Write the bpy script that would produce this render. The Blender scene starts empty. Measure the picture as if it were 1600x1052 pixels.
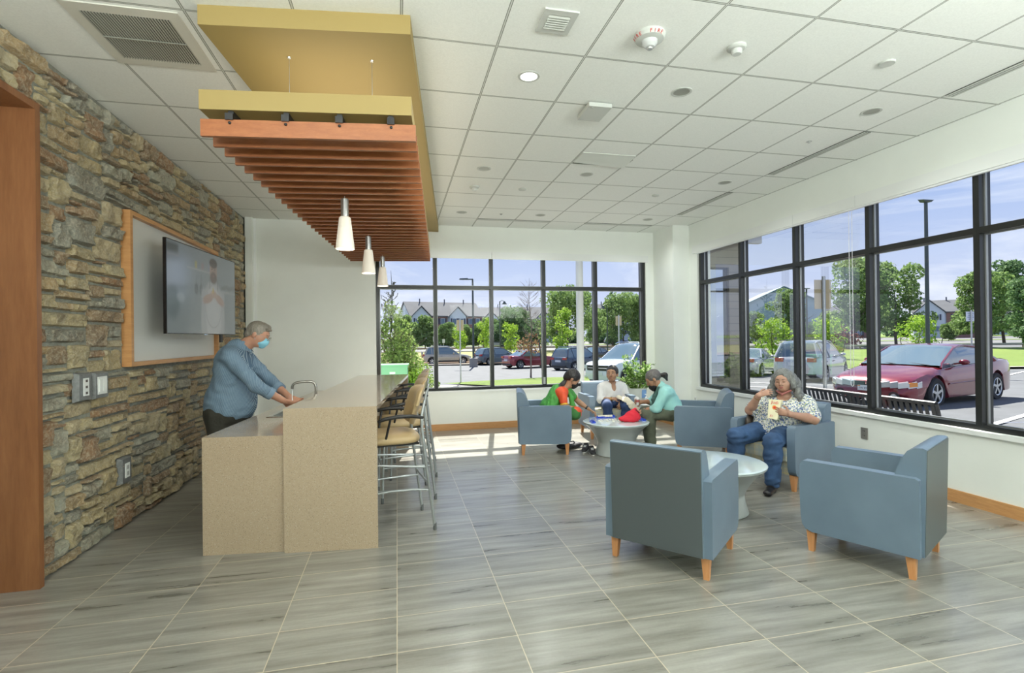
import bpy, bmesh, math, random
import numpy as np
from mathutils import Vector, Matrix, noise as mnoise
PI = math.pi
rad = math.radians
sc = bpy.context.scene
COL = sc.collection

# ------------------------------------------------------------------ camera
HC = 1.57
YAW, PITCH, ROLL = rad(12.729), rad(0.144), rad(-0.7152)
def _cam_matrix():
    cy, sy = math.cos(YAW), math.sin(YAW)
    r = Vector((cy, -sy, 0)); f = Vector((sy, cy, 0)); u = Vector((0, 0, 1))
    f2 = f * math.cos(PITCH) + u * math.sin(PITCH)
    u2 = -f * math.sin(PITCH) + u * math.cos(PITCH)
    r2 = r * math.cos(ROLL) + u2 * math.sin(ROLL)
    u3 = -r * math.sin(ROLL) + u2 * math.cos(ROLL)
    m = Matrix((r2, u3, -f2)).transposed().to_4x4()
    m.translation = Vector((0, 0, HC))
    return m
cd = bpy.data.cameras.new('camera')
cd.sensor_fit = 'HORIZONTAL'; cd.sensor_width = 36.0
cd.lens = 36.0 * 795.4 / 1600.0
cd.clip_start = 0.05; cd.clip_end = 1500
cam = bpy.data.objects.new('camera', cd); COL.objects.link(cam)
cam.matrix_world = _cam_matrix()
sc.camera = cam

# ------------------------------------------------------------------ exposure
sc.view_settings.view_transform = 'Standard'
sc.view_settings.look = 'None'
sc.view_settings.gamma = 1.0
sc.view_settings.use_curve_mapping = False
sc.view_settings.exposure = 1.0
try:
    sc.cycles.max_bounces = 10; sc.cycles.diffuse_bounces = 5; sc.cycles.glossy_bounces = 4
    sc.cycles.transparent_max_bounces = 24
    sc.cycles.sample_clamp_indirect = 6.0
    sc.cycles.caustics_reflective = False; sc.cycles.caustics_refractive = False
except Exception:
    pass

# ------------------------------------------------------------------ sky
W = bpy.data.worlds.new('sky'); sc.world = W; W.use_nodes = True
nt = W.node_tree; nt.nodes.clear()
def wn(t, **k):
    n = nt.nodes.new(t)
    for a, b in k.items(): setattr(n, a, b)
    return n
out = wn('ShaderNodeOutputWorld'); bg = wn('ShaderNodeBackground')
tc = wn('ShaderNodeTexCoord'); sep = wn('ShaderNodeSeparateXYZ')
nt.links.new(tc.outputs['Generated'], sep.inputs[0])
ramp = wn('ShaderNodeValToRGB')
cr = ramp.color_ramp
cr.elements[0].position = 0.0; cr.elements[0].color = (0.64, 0.685, 0.86, 1)
cr.elements[1].position = 1.0; cr.elements[1].color = (0.12, 0.27, 0.70, 1)
e = cr.elements.new(0.12); e.color = (0.54, 0.63, 0.87, 1)
e = cr.elements.new(0.30); e.color = (0.27, 0.42, 0.78, 1)
nt.links.new(sep.outputs['Z'], ramp.inputs[0])
mp = wn('ShaderNodeMapping'); mp.inputs['Scale'].default_value = (1.6, 1.6, 7.5)
mp.inputs['Location'].default_value = (0.3, 1.7, 0.2)
nt.links.new(tc.outputs['Generated'], mp.inputs[0])
nz = wn('ShaderNodeTexNoise'); nz.inputs['Scale'].default_value = 1.7; nz.inputs['Detail'].default_value = 7
nz.inputs['Roughness'].default_value = 0.62; nz.inputs['Distortion'].default_value = 0.6
nt.links.new(mp.outputs[0], nz.inputs['Vector'])
cr2 = wn('ShaderNodeValToRGB'); cr2.color_ramp.elements[0].position = 0.44; cr2.color_ramp.elements[1].position = 0.70
nt.links.new(nz.outputs['Fac'], cr2.inputs[0])
mx = wn('ShaderNodeMixRGB'); mx.inputs[2].default_value = (0.86, 0.90, 1.0, 1)
nt.links.new(cr2.outputs[0], mx.inputs[0]); nt.links.new(ramp.outputs[0], mx.inputs[1])
nt.links.new(mx.outputs[0], bg.inputs[0]); bg.inputs[1].default_value = 0.56
nt.links.new(bg.outputs[0], out.inputs[0])

# ------------------------------------------------------------------ sun
def lamp(name, kind, energy, color, loc=(0, 0, 0), rot=None, **k):
    l = bpy.data.lights.new(name, kind); l.energy = energy; l.color = color
    for a, b in k.items(): setattr(l, a, b)
    o = bpy.data.objects.new(name, l); COL.objects.link(o); o.location = loc
    if rot is not None: o.rotation_euler = rot
    return o
sun = lamp('sun', 'SUN', 7.0, (1.0, 0.95, 0.86), (8, 40, 40), angle=rad(0.6))
SUND = Vector((-0.2 * math.cos(rad(53.5)), -0.98 * math.cos(rad(53.5)), -math.sin(rad(53.5))))
sun.rotation_euler = SUND.to_track_quat('-Z', 'Y').to_euler()
# unseen fill lights added behind the camera, some facing down, some washing the ceiling
for i, (x, y, en) in enumerate([(-1.0, 0.2, 15), (2.9, 0.2, 13), (-1.0, -1.8, 13), (2.9, -1.8, 15)]):
    lamp('added_ceiling_fill', 'AREA', en, (0.96, 0.98, 0.88), (x, y, 3.49), (0, 0, 0), shape='RECTANGLE', size=1.2, size_y=1.2)
for (x, y, en) in [(-1.0, -0.6, 95), (3.2, -0.6, 95)]:
    lamp('added_upward_fill', 'AREA', en, (0.95, 1.0, 0.96), (x, y, 2.55), (rad(180 - 28), 0, 0), shape='RECTANGLE', size=2.6, size_y=1.2)
# fill spots added at the downlights to brighten the lounge; most fittings look unlit
for (x, y) in [(0.975, 3.64), (2.225, 3.635), (4.06, 3.632), (0.99, 5.72), (2.22, 5.70), (4.075, 5.69), (0.99, 7.77), (2.233, 7.74), (4.08, 7.73)]:
    lamp('added_downlight_fill', 'SPOT', 23, (0.95, 1.0, 0.96), (x, y, 3.49), (0, 0, 0), spot_size=rad(150), spot_blend=1.0, shadow_soft_size=0.0)

# ------------------------------------------------------------------ helpers
def meta(o, label=None, cat=None, group=None, kind=None):
    if label: o['label'] = label
    if cat: o['category'] = cat
    if group: o['group'] = group
    if kind: o['kind'] = kind
    return o
def empty(name, loc, rz, label, cat, group=None):
    o = bpy.data.objects.new(name, None); COL.objects.link(o)
    o.empty_display_size = 0.1
    o.location = loc; o.rotation_euler = (0, 0, rz)
    return meta(o, label, cat, group)
def dup(root, loc, rz, label=None, group=None):
    r = root.copy(); COL.objects.link(r); r.location = loc; r.rotation_euler = (0, 0, rz)
    if label: r['label'] = label
    if group: r['group'] = group
    for ch in list(root.children):
        c = ch.copy(); COL.objects.link(c); c.parent = r
        for g in list(ch.children):
            d = g.copy(); COL.objects.link(d); d.parent = c
    return r

class MB:
    """collects shapes into one mesh"""
    def __init__(s): s.bm = bmesh.new(); s.mi = 0
    def _tag(s, faces):
        for f in faces: f.material_index = s.mi
    def poly(s, pts):
        vs = [s.bm.verts.new(p) for p in pts]
        f = s.bm.faces.new(vs); s._tag([f]); return f
    def hexa(s, b, t):
        """b, t: 4 bottom and 4 top points, counter-clockwise from above"""
        vb = [s.bm.verts.new(p) for p in b]; vt = [s.bm.verts.new(p) for p in t]
        fs = [s.bm.faces.new(vb[::-1]), s.bm.faces.new(vt)]
        for i in range(4):
            j = (i + 1) % 4
            fs.append(s.bm.faces.new((vb[i], vb[j], vt[j], vt[i])))
        s._tag(fs); return vb + vt
    def box(s, x0, y0, z0, x1, y1, z1):
        if x0 > x1: x0, x1 = x1, x0
        if y0 > y1: y0, y1 = y1, y0
        if z0 > z1: z0, z1 = z1, z0
        b = [(x0, y0, z0), (x1, y0, z0), (x1, y1, z0), (x0, y1, z0)]
        t = [(x0, y0, z1), (x1, y0, z1), (x1, y1, z1), (x0, y1, z1)]
        return s.hexa(b, t)
    def mbox(s, sx, sy, sz, M):
        vs = s.box(-sx/2, -sy/2, -sz/2, sx/2, sy/2, sz/2)
        for v in vs: v.co = M @ v.co
        return vs
    def bar(s, a, b, w, h, up=(0, 0, 1)):
        a = Vector(a); b = Vector(b); d = b - a; L = d.length; d.normalize()
        u = Vector(up); x = d.cross(u)
        if x.length < 1e-5: x = d.cross(Vector((1, 0, 0)))
        x.normalize(); u = x.cross(d)
        M = Matrix((x, d, u)).transposed().to_4x4(); M.translation = (a + b) / 2
        return s.mbox(w, L, h, M)
    def tube(s, pts, r, n=10, cap=True, closed=False):
        pts = [Vector(p) for p in pts]
        rs = r if isinstance(r, (list, tuple)) else [r] * len(pts)
        rings = []; prev = None
        N = len(pts)
        for i, p in enumerate(pts):
            if closed: t = pts[(i + 1) % N] - pts[i - 1]
            elif i == 0: t = pts[1] - p
            elif i == N - 1: t = p - pts[i - 1]
            else: t = (pts[i + 1] - p).normalized() + (p - pts[i - 1]).normalized()
            t.normalize()
            if prev is None:
                a = Vector((0, 0, 1)) if abs(t.z) < 0.9 else Vector((1, 0, 0))
                x = t.cross(a).normalized()
            else:
                x = (prev - t * prev.dot(t)).normalized()
            prev = x; y = t.cross(x)
            rings.append([s.bm.verts.new(p + (x * math.cos(2*PI*k/n) + y * math.sin(2*PI*k/n)) * rs[i]) for k in range(n)])
        fs = []
        M = N if closed else N - 1
        for i in range(M):
            A = rings[i]; B = rings[(i + 1) % N]
            for k in range(n):
                j = (k + 1) % n
                fs.append(s.bm.faces.new((A[k], A[j], B[j], B[k])))
        if cap and not closed:
            fs.append(s.bm.faces.new(rings[0][::-1])); fs.append(s.bm.faces.new(rings[-1]))
        s._tag(fs); return rings
    def lathe(s, prof, c=(0, 0, 0), n=32, M=None):
        """prof: (radius, z) list, bottom to top; r=0 ends closed"""
        c = Vector(c); rings = []
        T = (lambda v: (M @ v) + c) if M is not None else (lambda v: v + c)
        for r, z in prof:
            if r < 1e-6: rings.append([s.bm.verts.new(T(Vector((0, 0, z))))])
            else: rings.append([s.bm.verts.new(T(Vector((r * math.cos(2*PI*k/n), r * math.sin(2*PI*k/n), z)))) for k in range(n)])
        fs = []
        for A, B in zip(rings[:-1], rings[1:]):
            if len(A) == 1 and len(B) == 1: continue
            for k in range(n):
                j = (k + 1) % n
                if len(A) == 1: fs.append(s.bm.faces.new((A[0], B[j], B[k])))
                elif len(B) == 1: fs.append(s.bm.faces.new((A[k], A[j], B[0])))
                else: fs.append(s.bm.faces.new((A[k], A[j], B[j], B[k])))
        s._tag(fs)
    def ext(s, pts, a, b, axis='z'):
        """polygon of 2D pts extruded from a to b along axis"""
        def P(p, t):
            if axis == 'z': return (p[0], p[1], t)
            if axis == 'y': return (p[0], t, p[1])
            return (t, p[0], p[1])
        A = [s.bm.verts.new(P(p, a)) for p in pts]; B = [s.bm.verts.new(P(p, b)) for p in pts]
        fs = [s.bm.faces.new(A[::-1]), s.bm.faces.new(B)]
        n = len(pts)
        for i in range(n):
            j = (i + 1) % n
            fs.append(s.bm.faces.new((A[i], A[j], B[j], B[i])))
        s._tag(fs)
    def ball(s, c, r, sx=1, sy=1, sz=1, u=12, v=8):
        c = Vector(c)
        prof = [(math.sin(PI*i/v), -math.cos(PI*i/v)) for i in range(v + 1)]
        M = Matrix.Diagonal((r*sx, r*sy, r*sz)).to_3x3()
        prof = [(0, -1)] + prof[1:-1] + [(0, 1)]
        s.lathe(prof, c, u, M)
    def raw(s, V, F):
        vs = [s.bm.verts.new(p) for p in V]
        fs = []
        for f in F:
            try: fs.append(s.bm.faces.new([vs[i] for i in f]))
            except ValueError: pass
        s._tag(fs)
    def build(s, name, mats, parent=None, bevel=0, seg=2, smooth=30, recalc=True, loc=None):
        if bevel:
            es = [e for e in s.bm.edges if len(e.link_faces) == 2 and e.calc_face_angle(0) > rad(28)]
            bmesh.ops.bevel(s.bm, geom=es, offset=bevel, segments=seg, profile=0.6, affect='EDGES', clamp_overlap=True)
        if recalc: bmesh.ops.recalc_face_normals(s.bm, faces=s.bm.faces)
        me = bpy.data.meshes.new(name); s.bm.to_mesh(me); s.bm.free()
        return mkobj(name, me, mats, parent, smooth, loc)
def mkobj(name, me, mats, parent=None, smooth=30, loc=None):
    if not isinstance(mats, (list, tuple)): mats = [mats]
    for m in mats: me.materials.append(m)
    if smooth is not None:
        me.polygons.foreach_set('use_smooth', [True] * len(me.polygons))
        if smooth < 180: me.set_sharp_from_angle(angle=rad(smooth))
    o = bpy.data.objects.new(name, me); COL.objects.link(o)
    if parent is not None: o.parent = parent
    if loc is not None: o.location = loc
    return o
def struct(o): o['kind'] = 'structure'; return o
def npmesh(name, V, F, mats, parent=None, smooth=180, mi=None):
    """V (n,3) array, F (m,k) int array"""
    V = np.asarray(V, np.float32); F = np.asarray(F, np.int32)
    me = bpy.data.meshes.new(name)
    me.vertices.add(len(V)); me.vertices.foreach_set('co', V.ravel())
    m, k = F.shape
    me.loops.add(m * k); me.loops.foreach_set('vertex_index', F.ravel())
    me.polygons.add(m); me.polygons.foreach_set('loop_start', np.arange(0, m * k, k, dtype=np.int32))
    try: me.polygons.foreach_set('loop_total', np.full(m, k, np.int32))
    except Exception: pass
    me.update(calc_edges=True); 
    o = mkobj(name, me, mats, parent, smooth)
    if mi is not None: me.polygons.foreach_set('material_index', np.asarray(mi, np.int32))
    return o

# ------------------------------------------------------------------ materials
_mats = {}
class NT:
    def __init__(s, name):
        s.m = bpy.data.materials.new(name); s.m.use_nodes = True
        s.t = s.m.node_tree; s.b = s.t.nodes['Principled BSDF']
    def n(s, typ, **k):
        nd = s.t.nodes.new(typ)
        for a, b in k.items():
            if a.startswith('i_'): nd.inputs[a[2:].replace('_', ' ')].default_value = b
            else: setattr(nd, a, b)
        return nd
    def l(s, a, b): s.t.links.new(a, b)
    def set(s, **k):
        for a, b in k.items(): s.b.inputs[a.replace('_', ' ')].default_value = b
    def coord(s, scale=(1, 1, 1), kind='Object', rot=(0, 0, 0), loc=(0, 0, 0)):
        tcn = s.n('ShaderNodeTexCoord'); m = s.n('ShaderNodeMapping')
        m.inputs['Scale'].default_value = scale; m.inputs['Rotation'].default_value = rot; m.inputs['Location'].default_value = loc
        s.l(tcn.outputs[kind], m.inputs[0]); return m.outputs[0]
    def noise(s, vec, scale=5, detail=4, rough=0.5, dist=0):
        nn = s.n('ShaderNodeTexNoise'); nn.inputs['Scale'].default_value = scale
        nn.inputs['Detail'].default_value = detail; nn.inputs['Roughness'].default_value = rough
        nn.inputs['Distortion'].default_value = dist
        s.l(vec, nn.inputs['Vector']); return nn.outputs['Fac']
    def ramp(s, fac, stops):
        r = s.n('ShaderNodeValToRGB'); e = r.color_ramp.elements
        while len(e) > len(stops): e.remove(e[-1])
        while len(e) < len(stops): e.new(1)
        for q, (p, c) in zip(e, stops):
            q.position = p; q.color = (c[0], c[1], c[2], 1) if not isinstance(c, (int, float)) else (c, c, c, 1)
        s.l(fac, r.inputs[0]); return r.outputs[0]
    def mix(s, fac, a, b, mode='MIX'):
        r = s.n('ShaderNodeMixRGB', blend_type=mode)
        for i, v in ((0, fac), (1, a), (2, b)):
            if isinstance(v, (int, float)): r.inputs[i].default_value = v
            elif isinstance(v, tuple): r.inputs[i].default_value = (v[0], v[1], v[2], 1)
            else: s.l(v, r.inputs[i])
        return r.outputs[0]
    def math(s, op, a, b=None, c=None):
        r = s.n('ShaderNodeMath', operation=op)
        for i, v in enumerate((a, b, c)):
            if v is None: continue
            if isinstance(v, (int, float)): r.inputs[i].default_value = v
            else: s.l(v, r.inputs[i])
        return r.outputs[0]
    def bump(s, h, strength=0.3, dist=0.01):
        b = s.n('ShaderNodeBump'); b.inputs['Strength'].default_value = strength; b.inputs['Distance'].default_value = dist
        s.l(h, b.inputs['Height']); s.l(b.outputs[0], s.b.inputs['Normal'])
    def color(s, c): s.l(c, s.b.inputs['Base Color'])
def srgb(r, g, b):
    f = lambda v: (v/255/12.92) if v/255 <= 0.04045 else ((v/255 + 0.055)/1.055)**2.4
    return (f(r), f(g), f(b))
def M(name, col=(0.5, 0.5, 0.5), rough=0.5, metal=0.0, var=0.0, vs=6.0, bump=0.0, bs=60.0, bd=0.004, coat=0.0, trans=0, em=None, es=1.0, spec=None, stretch=(1, 1, 1)):
    if name in _mats: return _mats[name]
    t = NT(name); t.set(Base_Color=(*col, 1), Roughness=rough, Metallic=metal)
    if coat: t.set(Coat_Weight=coat, Coat_Roughness=0.05)
    if spec is not None: t.b.inputs['Specular IOR Level'].default_value = spec
    if em: t.set(Emission_Color=(*em, 1), Emission_Strength=es)
    if var or bump: v = t.coord(stretch)
    if var:
        f = t.noise(v, vs, 5, 0.6)
        lo = tuple(c * (1 - var) for c in col); hi = tuple(min(1, c * (1 + var)) for c in col)
        t.color(t.ramp(f, [(0.3, lo), (0.7, hi)]))
    if bump: t.bump(t.noise(v, bs, 3, 0.6), bump, bd)
    _mats[name] = t.m
    return t.m
def wood_mat(name, c1, c2, axis=(1, 14, 14), rough=0.4, sc_=3.0):
    t = NT(name); v = t.coord(axis)
    f = t.noise(v, sc_, 6, 0.65, 0.4); g = t.noise(v, sc_ * 8, 3, 0.5)
    h = t.math('ADD', t.math('MULTIPLY', f, 0.75), t.math('MULTIPLY', g, 0.25))
    t.color(t.ramp(h, [(0.3, c1), (0.68, c2)])); t.set(Roughness=rough)
    t.bump(g, 0.08, 0.002); _mats[name] = t.m
    return t.m
def glass_mat(name, tint=(1, 1, 1), refl=1.0, rough=0.0):
    t = NT(name); t.t.nodes.remove(t.b)
    o = t.t.nodes['Material Output']
    tr = t.n('ShaderNodeBsdfTransparent'); tr.inputs[0].default_value = (*tint, 1)
    gl = t.n('ShaderNodeBsdfGlossy'); gl.inputs['Roughness'].default_value = rough
    fr = t.n('ShaderNodeFresnel'); fr.inputs[0].default_value = 1.45
    mm = t.math('MULTIPLY', fr.outputs[0], refl)
    ms = t.n('ShaderNodeMixShader'); t.l(mm, ms.inputs[0]); t.l(tr.outputs[0], ms.inputs[1]); t.l(gl.outputs[0], ms.inputs[2])
    t.l(ms.outputs[0], o.inputs[0]); _mats[name] = t.m
    return t.m
# ================================================================== ROOM
XL, XR, YF, ZC = -2.29, 5.03, 8.73, 3.505
YB = -3.2
def floor_mat():
    t = NT('floor tile'); tcn = t.n('ShaderNodeTexCoord'); sp = t.n('ShaderNodeSeparateXYZ'); t.l(tcn.outputs['Object'], sp.inputs[0])
    def cell(ax, off, size):
        u = t.math('DIVIDE', t.math('SUBTRACT', sp.outputs[ax], off), size)
        return t.math('FLOOR', u), t.math('FRACT', u)
    cx, fx = cell('X', -0.018, 0.6195); cy, fy = cell('Y', 2.62, 0.339)
    def edge(f, w):
        d = t.math('MINIMUM', f, t.math('SUBTRACT', 1.0, f)); return t.math('LESS_THAN', d, w)
    g = t.math('MAXIMUM', edge(fx, 0.0040), edge(fy, 0.0075))
    cmb = t.n('ShaderNodeCombineXYZ'); t.l(cx, cmb.inputs[0]); t.l(cy, cmb.inputs[1])
    wnz = t.n('ShaderNodeTexWhiteNoise'); t.l(cmb.outputs[0], wnz.inputs['Vector'])
    # streaks along X, shifted per tile
    mp_ = t.n('ShaderNodeMapping'); mp_.inputs['Scale'].default_value = (0.8, 8.5, 1); t.l(tcn.outputs['Object'], mp_.inputs[0])
    ad = t.n('ShaderNodeVectorMath', operation='ADD'); t.l(mp_.outputs[0], ad.inputs[0])
    sc3 = t.n('ShaderNodeVectorMath', operation='SCALE'); t.l(wnz.outputs['Color'], sc3.inputs[0]); sc3.inputs['Scale'].default_value = 9.0
    t.l(sc3.outputs[0], ad.inputs[1])
    f1 = t.noise(ad.outputs[0], 1.5, 6, 0.62, 0.12)
    f2 = t.noise(tcn.outputs['Object'], 55, 4, 0.7)
    c = t.ramp(f1, [(0.28, (0.150, 0.145, 0.125)), (0.44, (0.225, 0.218, 0.192)), (0.58, (0.295, 0.288, 0.258)), (0.74, (0.350, 0.344, 0.314))])
    c = t.mix(0.07, c, t.ramp(f2, [(0.3, 0.12), (0.7, 0.75)]), 'OVERLAY')
    bri = t.math('ADD', 0.93, t.math('MULTIPLY', wnz.outputs['Value'], 0.14))
    c = t.mix(1.0, c, bri, 'MULTIPLY')
    c = t.mix(g, c, (0.52, 0.45, 0.34))
    t.color(c)
    t.l(t.math('ADD', 0.24, t.math('MULTIPLY', f1, 0.10)), t.b.inputs['Roughness'])
    t.set(Coat_Weight=.45, Coat_Roughness=.20)
    h = t.math('SUBTRACT', t.math('MULTIPLY', f1, 0.05), g)
    t.bump(h, 0.2, 0.003)
    return t.m
def ceil_mat():
    t = NT('ceiling tile'); tcn = t.n('ShaderNodeTexCoord'); sp = t.n('ShaderNodeSeparateXYZ'); t.l(tcn.outputs['Object'], sp.inputs[0])
    def band(ax, off, size, w0, w1):
        u = t.math('FRACT', t.math('DIVIDE', t.math('SUBTRACT', sp.outputs[ax], off - size / 2), size))
        d = t.math('ABSOLUTE', t.math('SUBTRACT', u, 0.5))
        a = t.math('LESS_THAN', d, w1 / size); b = t.math('GREATER_THAN', d, w0 / size)
        return t.math('MULTIPLY', a, b), t.math('LESS_THAN', d, w0 / size)
    gx, tx = band('X', 0.668, 0.62, 0.0045, 0.0085); gy, ty = band('Y', 3.305, 0.689, 0.0045, 0.0085)
    groove = t.math('MAXIMUM', gx, gy); tee = t.math('MAXIMUM', tx, ty)
    f = t.noise(tcn.outputs['Object'], 90, 3, 0.7); f0 = t.noise(tcn.outputs['Object'], 260, 2, 0.5)
    c = t.ramp(f, [(0.3, (0.84, 0.86, 0.83)), (0.7, (0.92, 0.94, 0.91))])
    c = t.mix(groove, c, (0.16, 0.17, 0.15)); c = t.mix(tee, c, (0.62, 0.64, 0.60))
    t.color(c); t.set(Roughness=0.85)
    h = t.math('SUBTRACT', t.math('MULTIPLY', f0, 0.4), groove); t.bump(h, 0.35, 0.004)
    return t.m
MW = M('wall paint', (0.86, 0.89, 0.85), 0.6, var=0.02, vs=2, bump=0.08, bs=140, bd=0.002)
MWT = M('white trim', (0.84, 0.86, 0.85), 0.35)
MFRAME = M('dark bronze frame', (0.028, 0.030, 0.030), 0.28, 0.3)
MOAK = wood_mat('honey wood', (0.50, 0.235, 0.085), (0.66, 0.36, 0.15), (1.2, 1.2, 12))
MOAKH = wood_mat('honey wood rail', (0.50, 0.24, 0.09), (0.66, 0.36, 0.15), (1.5, 1.5, 14), sc_=4)
MALU = M('brushed metal', (0.62, 0.63, 0.62), 0.32, 0.9)
MBLK = M('black plastic', (0.012, 0.012, 0.013), 0.4)
MDARK = M('dark void', (0.02, 0.02, 0.02), 0.9)

b = MB(); b.box(XL - 1.5, YB, -0.12, XR + 0.2, YF + 0.2, 0.0); struct(b.build('floor', floor_mat(), smooth=None))
b = MB(); b.box(XL - 1.5, YB, ZC, XR + 0.25, YF + 0.25, ZC + 0.2); struct(b.build('ceiling', ceil_mat(), smooth=None))

# --- far wall with its window opening
XW0, XW1, ZS, ZH = -0.335, 4.545, 0.672, 3.05
b = MB()
b.box(XL - 0.3, YF, 0, XW0, YF + 0.2, ZC); b.box(XW1, YF, 0, XR + 0.25, YF + 0.2, ZC)
b.box(XW0, YF, 0, XW1, YF + 0.2, ZS); b.box(XW0, YF, ZH, XW1, YF + 0.2, ZC)
struct(b.build('wall_far', MW, smooth=None))
b = MB(); b.box(XW0 - 0.0, YF - 0.018, ZS - 0.03, XW1, YF + 0.10, ZS + 0.004); struct(b.build('trim_1', MWT, bevel=0.006))
b = MB()
for x0, x1 in [(XW0 - .06, 1.622), (1.627, 4.60)]: b.box(x0, YF - 0.016, 2.945, x1, YF + .004, 3.07)
struct(b.build('trim_2', MWT, bevel=0.004))
# left corner pilaster
b = MB(); b.box(XL, YF - 0.10, 0, XL + 0.10, YF, ZC); struct(b.build('trim_3', MW, bevel=0.006))
b = MB(); b.box(XL + 0.10, YF - 0.012, 0, XL + 0.135, YF, ZC); struct(b.build('trim_4', MWT))
# corner column
b = MB(); b.box(4.71, 8.04, 0, XR, YF, ZC); struct(b.build('wall_column', MW, bevel=0.012))

# --- right wall with its window opening
RY0, RY1 = 1.40, 7.80
ZS2, ZH2 = 0.694, 3.10
b = MB()
b.box(XR, RY1, 0, XR + 0.25, YF + 0.2, ZC); b.box(XR, YB, 0, XR + 0.25, RY0, ZC)
b.box(XR, RY0, 0, XR + 0.25, RY1, ZS2); b.box(XR, RY0, ZH2, XR + 0.25, RY1, ZC)
struct(b.build('wall_right', MW, smooth=None))
b = MB(); b.box(XR - 0.028, RY0 - .05, ZS2 - 0.045, XR + 0.05, RY1 + .05, ZS2 - 0.002); struct(b.build('trim_5', MWT, bevel=0.01))
b = MB()
ys = [RY0 - .05, 2.44, 4.70, 5.62, RY1 + .12]
for y0, y1 in zip(ys[:-1], ys[1:]): b.box(XR - 0.02, y0 + .002, 2.985, XR + .003, y1 - .002, 3.112)
struct(b.build('trim_6', MWT, bevel=0.004))
b = MB(); b.box(XR - 0.010, RY0, 2.965, XR + 0.024, RY1, 2.9845); struct(b.build('trim_7', M('white metal', (.85, .87, .88), 0.2), bevel=0.004))

# --- left wall: backing, stone is laid on it; an opening with a wooden liner at the near end
b = MB()
OP = 3.89
b.box(XL - 0.35, OP, 0, XL - 0.03, YF, ZC); b.box(XL - 0.35, YB, 3.12, XL - 0.03, OP, ZC); b.box(XL - 0.35, YB, 0, XL - 0.03, 1.6, ZC)
struct(b.build('wall_left', M('mortar', (0.28, 0.29, 0.25), 0.95, var=0.25, vs=20, bump=0.6, bs=90, bd=0.01), smooth=None))
b = MB()
b.box(XL - 1.2, OP - 0.045, 0, XL + 0.045, OP, 3.12)
b.box(XL - 1.2, 1.60, 0, XL + 0.045, 1.645, 3.12)
b.box(XL - 1.2, 1.645, 3.075, XL + 0.045, OP - 0.045, 3.12)
struct(b.build('door_1', wood_mat('maple liner', (0.19, 0.075, 0.030), (0.31, 0.135, 0.055), (3, 3, 0.35), 0.38, 3.2), bevel=0.003))
b = MB(); b.box(XL - 1.25, YB, 0, XL - 1.2, OP + .3, ZC); struct(b.build('wall_alcove', MW, smooth=None))
b = MB(); b.box(XL - 1.2, YB - .1, 0, XR + 0.25, YB, ZC); struct(b.build('wall_back', MW, smooth=None))

def stones():
    R = random.Random(11)
    cy, cz = 0.046, 0.0391
    y0, y1, z1 = OP - 1.0, YF - 0.10, ZC
    ny = int((y1 - y0) / cy); nz_ = int(z1 / cz)
    occ = [[False] * nz_ for _ in range(ny)]
    PY0, PY1, PZ0, PZ1 = 5.03, 7.27, 1.355, 2.725   # picture niche
    for i in range(ny):
        for j in range(nz_):
            y = y0 + i * cy; z = j * cz
            if y + cy > PY0 and y < PY1 and z + cz > PZ0 and z < PZ1: occ[i][j] = True
            if y < OP - 0.001 and z < 3.12: occ[i][j] = True
    V = []; F = []; cols = []
    def stone(ya, yb, za, zb):
        g = 0.0065; ya += g * R.uniform(.5, 1.2); yb -= g * R.uniform(.5, 1.2); za += g * R.uniform(.5, 1.1); zb -= g * R.uniform(.5, 1.1)
        nu = max(4, int((yb - ya) / 0.022) + 2); nv = max(4, int((zb - za) / 0.02) + 2)
        dep = R.uniform(-0.012, 0.022); tilt = R.uniform(-.012, .012); tz = R.uniform(-.010, .010); seed = R.uniform(0, 99)
        base = len(V)
        sk = [R.uniform(-.006, .006) for _ in range(4)]
        for a in range(nu + 1):
            for c in range(nv + 1):
                u = a / nu; v = c / nv
                e = min(u * nu, (1 - u) * nu, v * nv, (1 - v) * nv)
                back = e < 0.01
                yy = ya + (yb - ya) * u + (sk[0] * (1 - v) + sk[1] * v) * (1 if 0 < u < 1 else .6)
                zz = za + (zb - za) * v + (sk[2] * (1 - u) + sk[3] * u) * .8
                nn = mnoise.noise(Vector((yy * 13, zz * 17, seed))) * 0.020 + mnoise.noise(Vector((yy * 38, zz * 42, seed))) * 0.012
                x = XL - 0.045 if back else XL + dep + tilt * (2*u - 1) + tz * (2*v - 1) + nn
                if not back:
                    # pull the outer ring in towards the rim
                    yy = min(max(yy, ya + .004), yb - .004); 
                V.append((x, yy, zz))
        for a in range(nu):
            for c in range(nv):
                p = base + a * (nv + 1) + c
                F.append((p, p + nv + 1, p + nv + 2, p + 1))
        cols.append((R.random(), nu * nv))
    # rows near the rim sampled closer: shift inner vertices
    for j in range(nz_):
        for i in range(ny):
            if occ[i][j]: continue
            w = 0
            while i + w < ny and not occ[i + w][j] and w < 14: w += 1
            hmax = 1
            while hmax < 5 and j + hmax < nz_ and not occ[i][j + hmax]: hmax += 1
            h = min(hmax, R.choices([1, 2, 3, 4, 5], [1.2, 4, 3.6, 1.6, .4])[0])
            if hmax - h == 1 and R.random() < .7: h = hmax
            pw = R.choice([3, 4, 5, 5, 6, 7, 8, 9, 11, 13]) if h < 4 else R.choice([3, 4, 5, 6, 8])
            if w - pw < 3: pw = w if w <= 13 else w - 4
            pw = min(pw, w)
            # shrink height where upper cells are taken
            for q in range(pw):
                for k in range(h):
                    if occ[i + q][j + k]: h = max(1, k); break
            for q in range(pw):
                for k in range(h): occ[i + q][j + k] = True
            stone(y0 + i * cy, y0 + (i + pw) * cy, j * cz, min(z1, (j + h) * cz))
    return V, F, cols
V, F, cols = stones()
t = NT('ledge stone')
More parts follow.
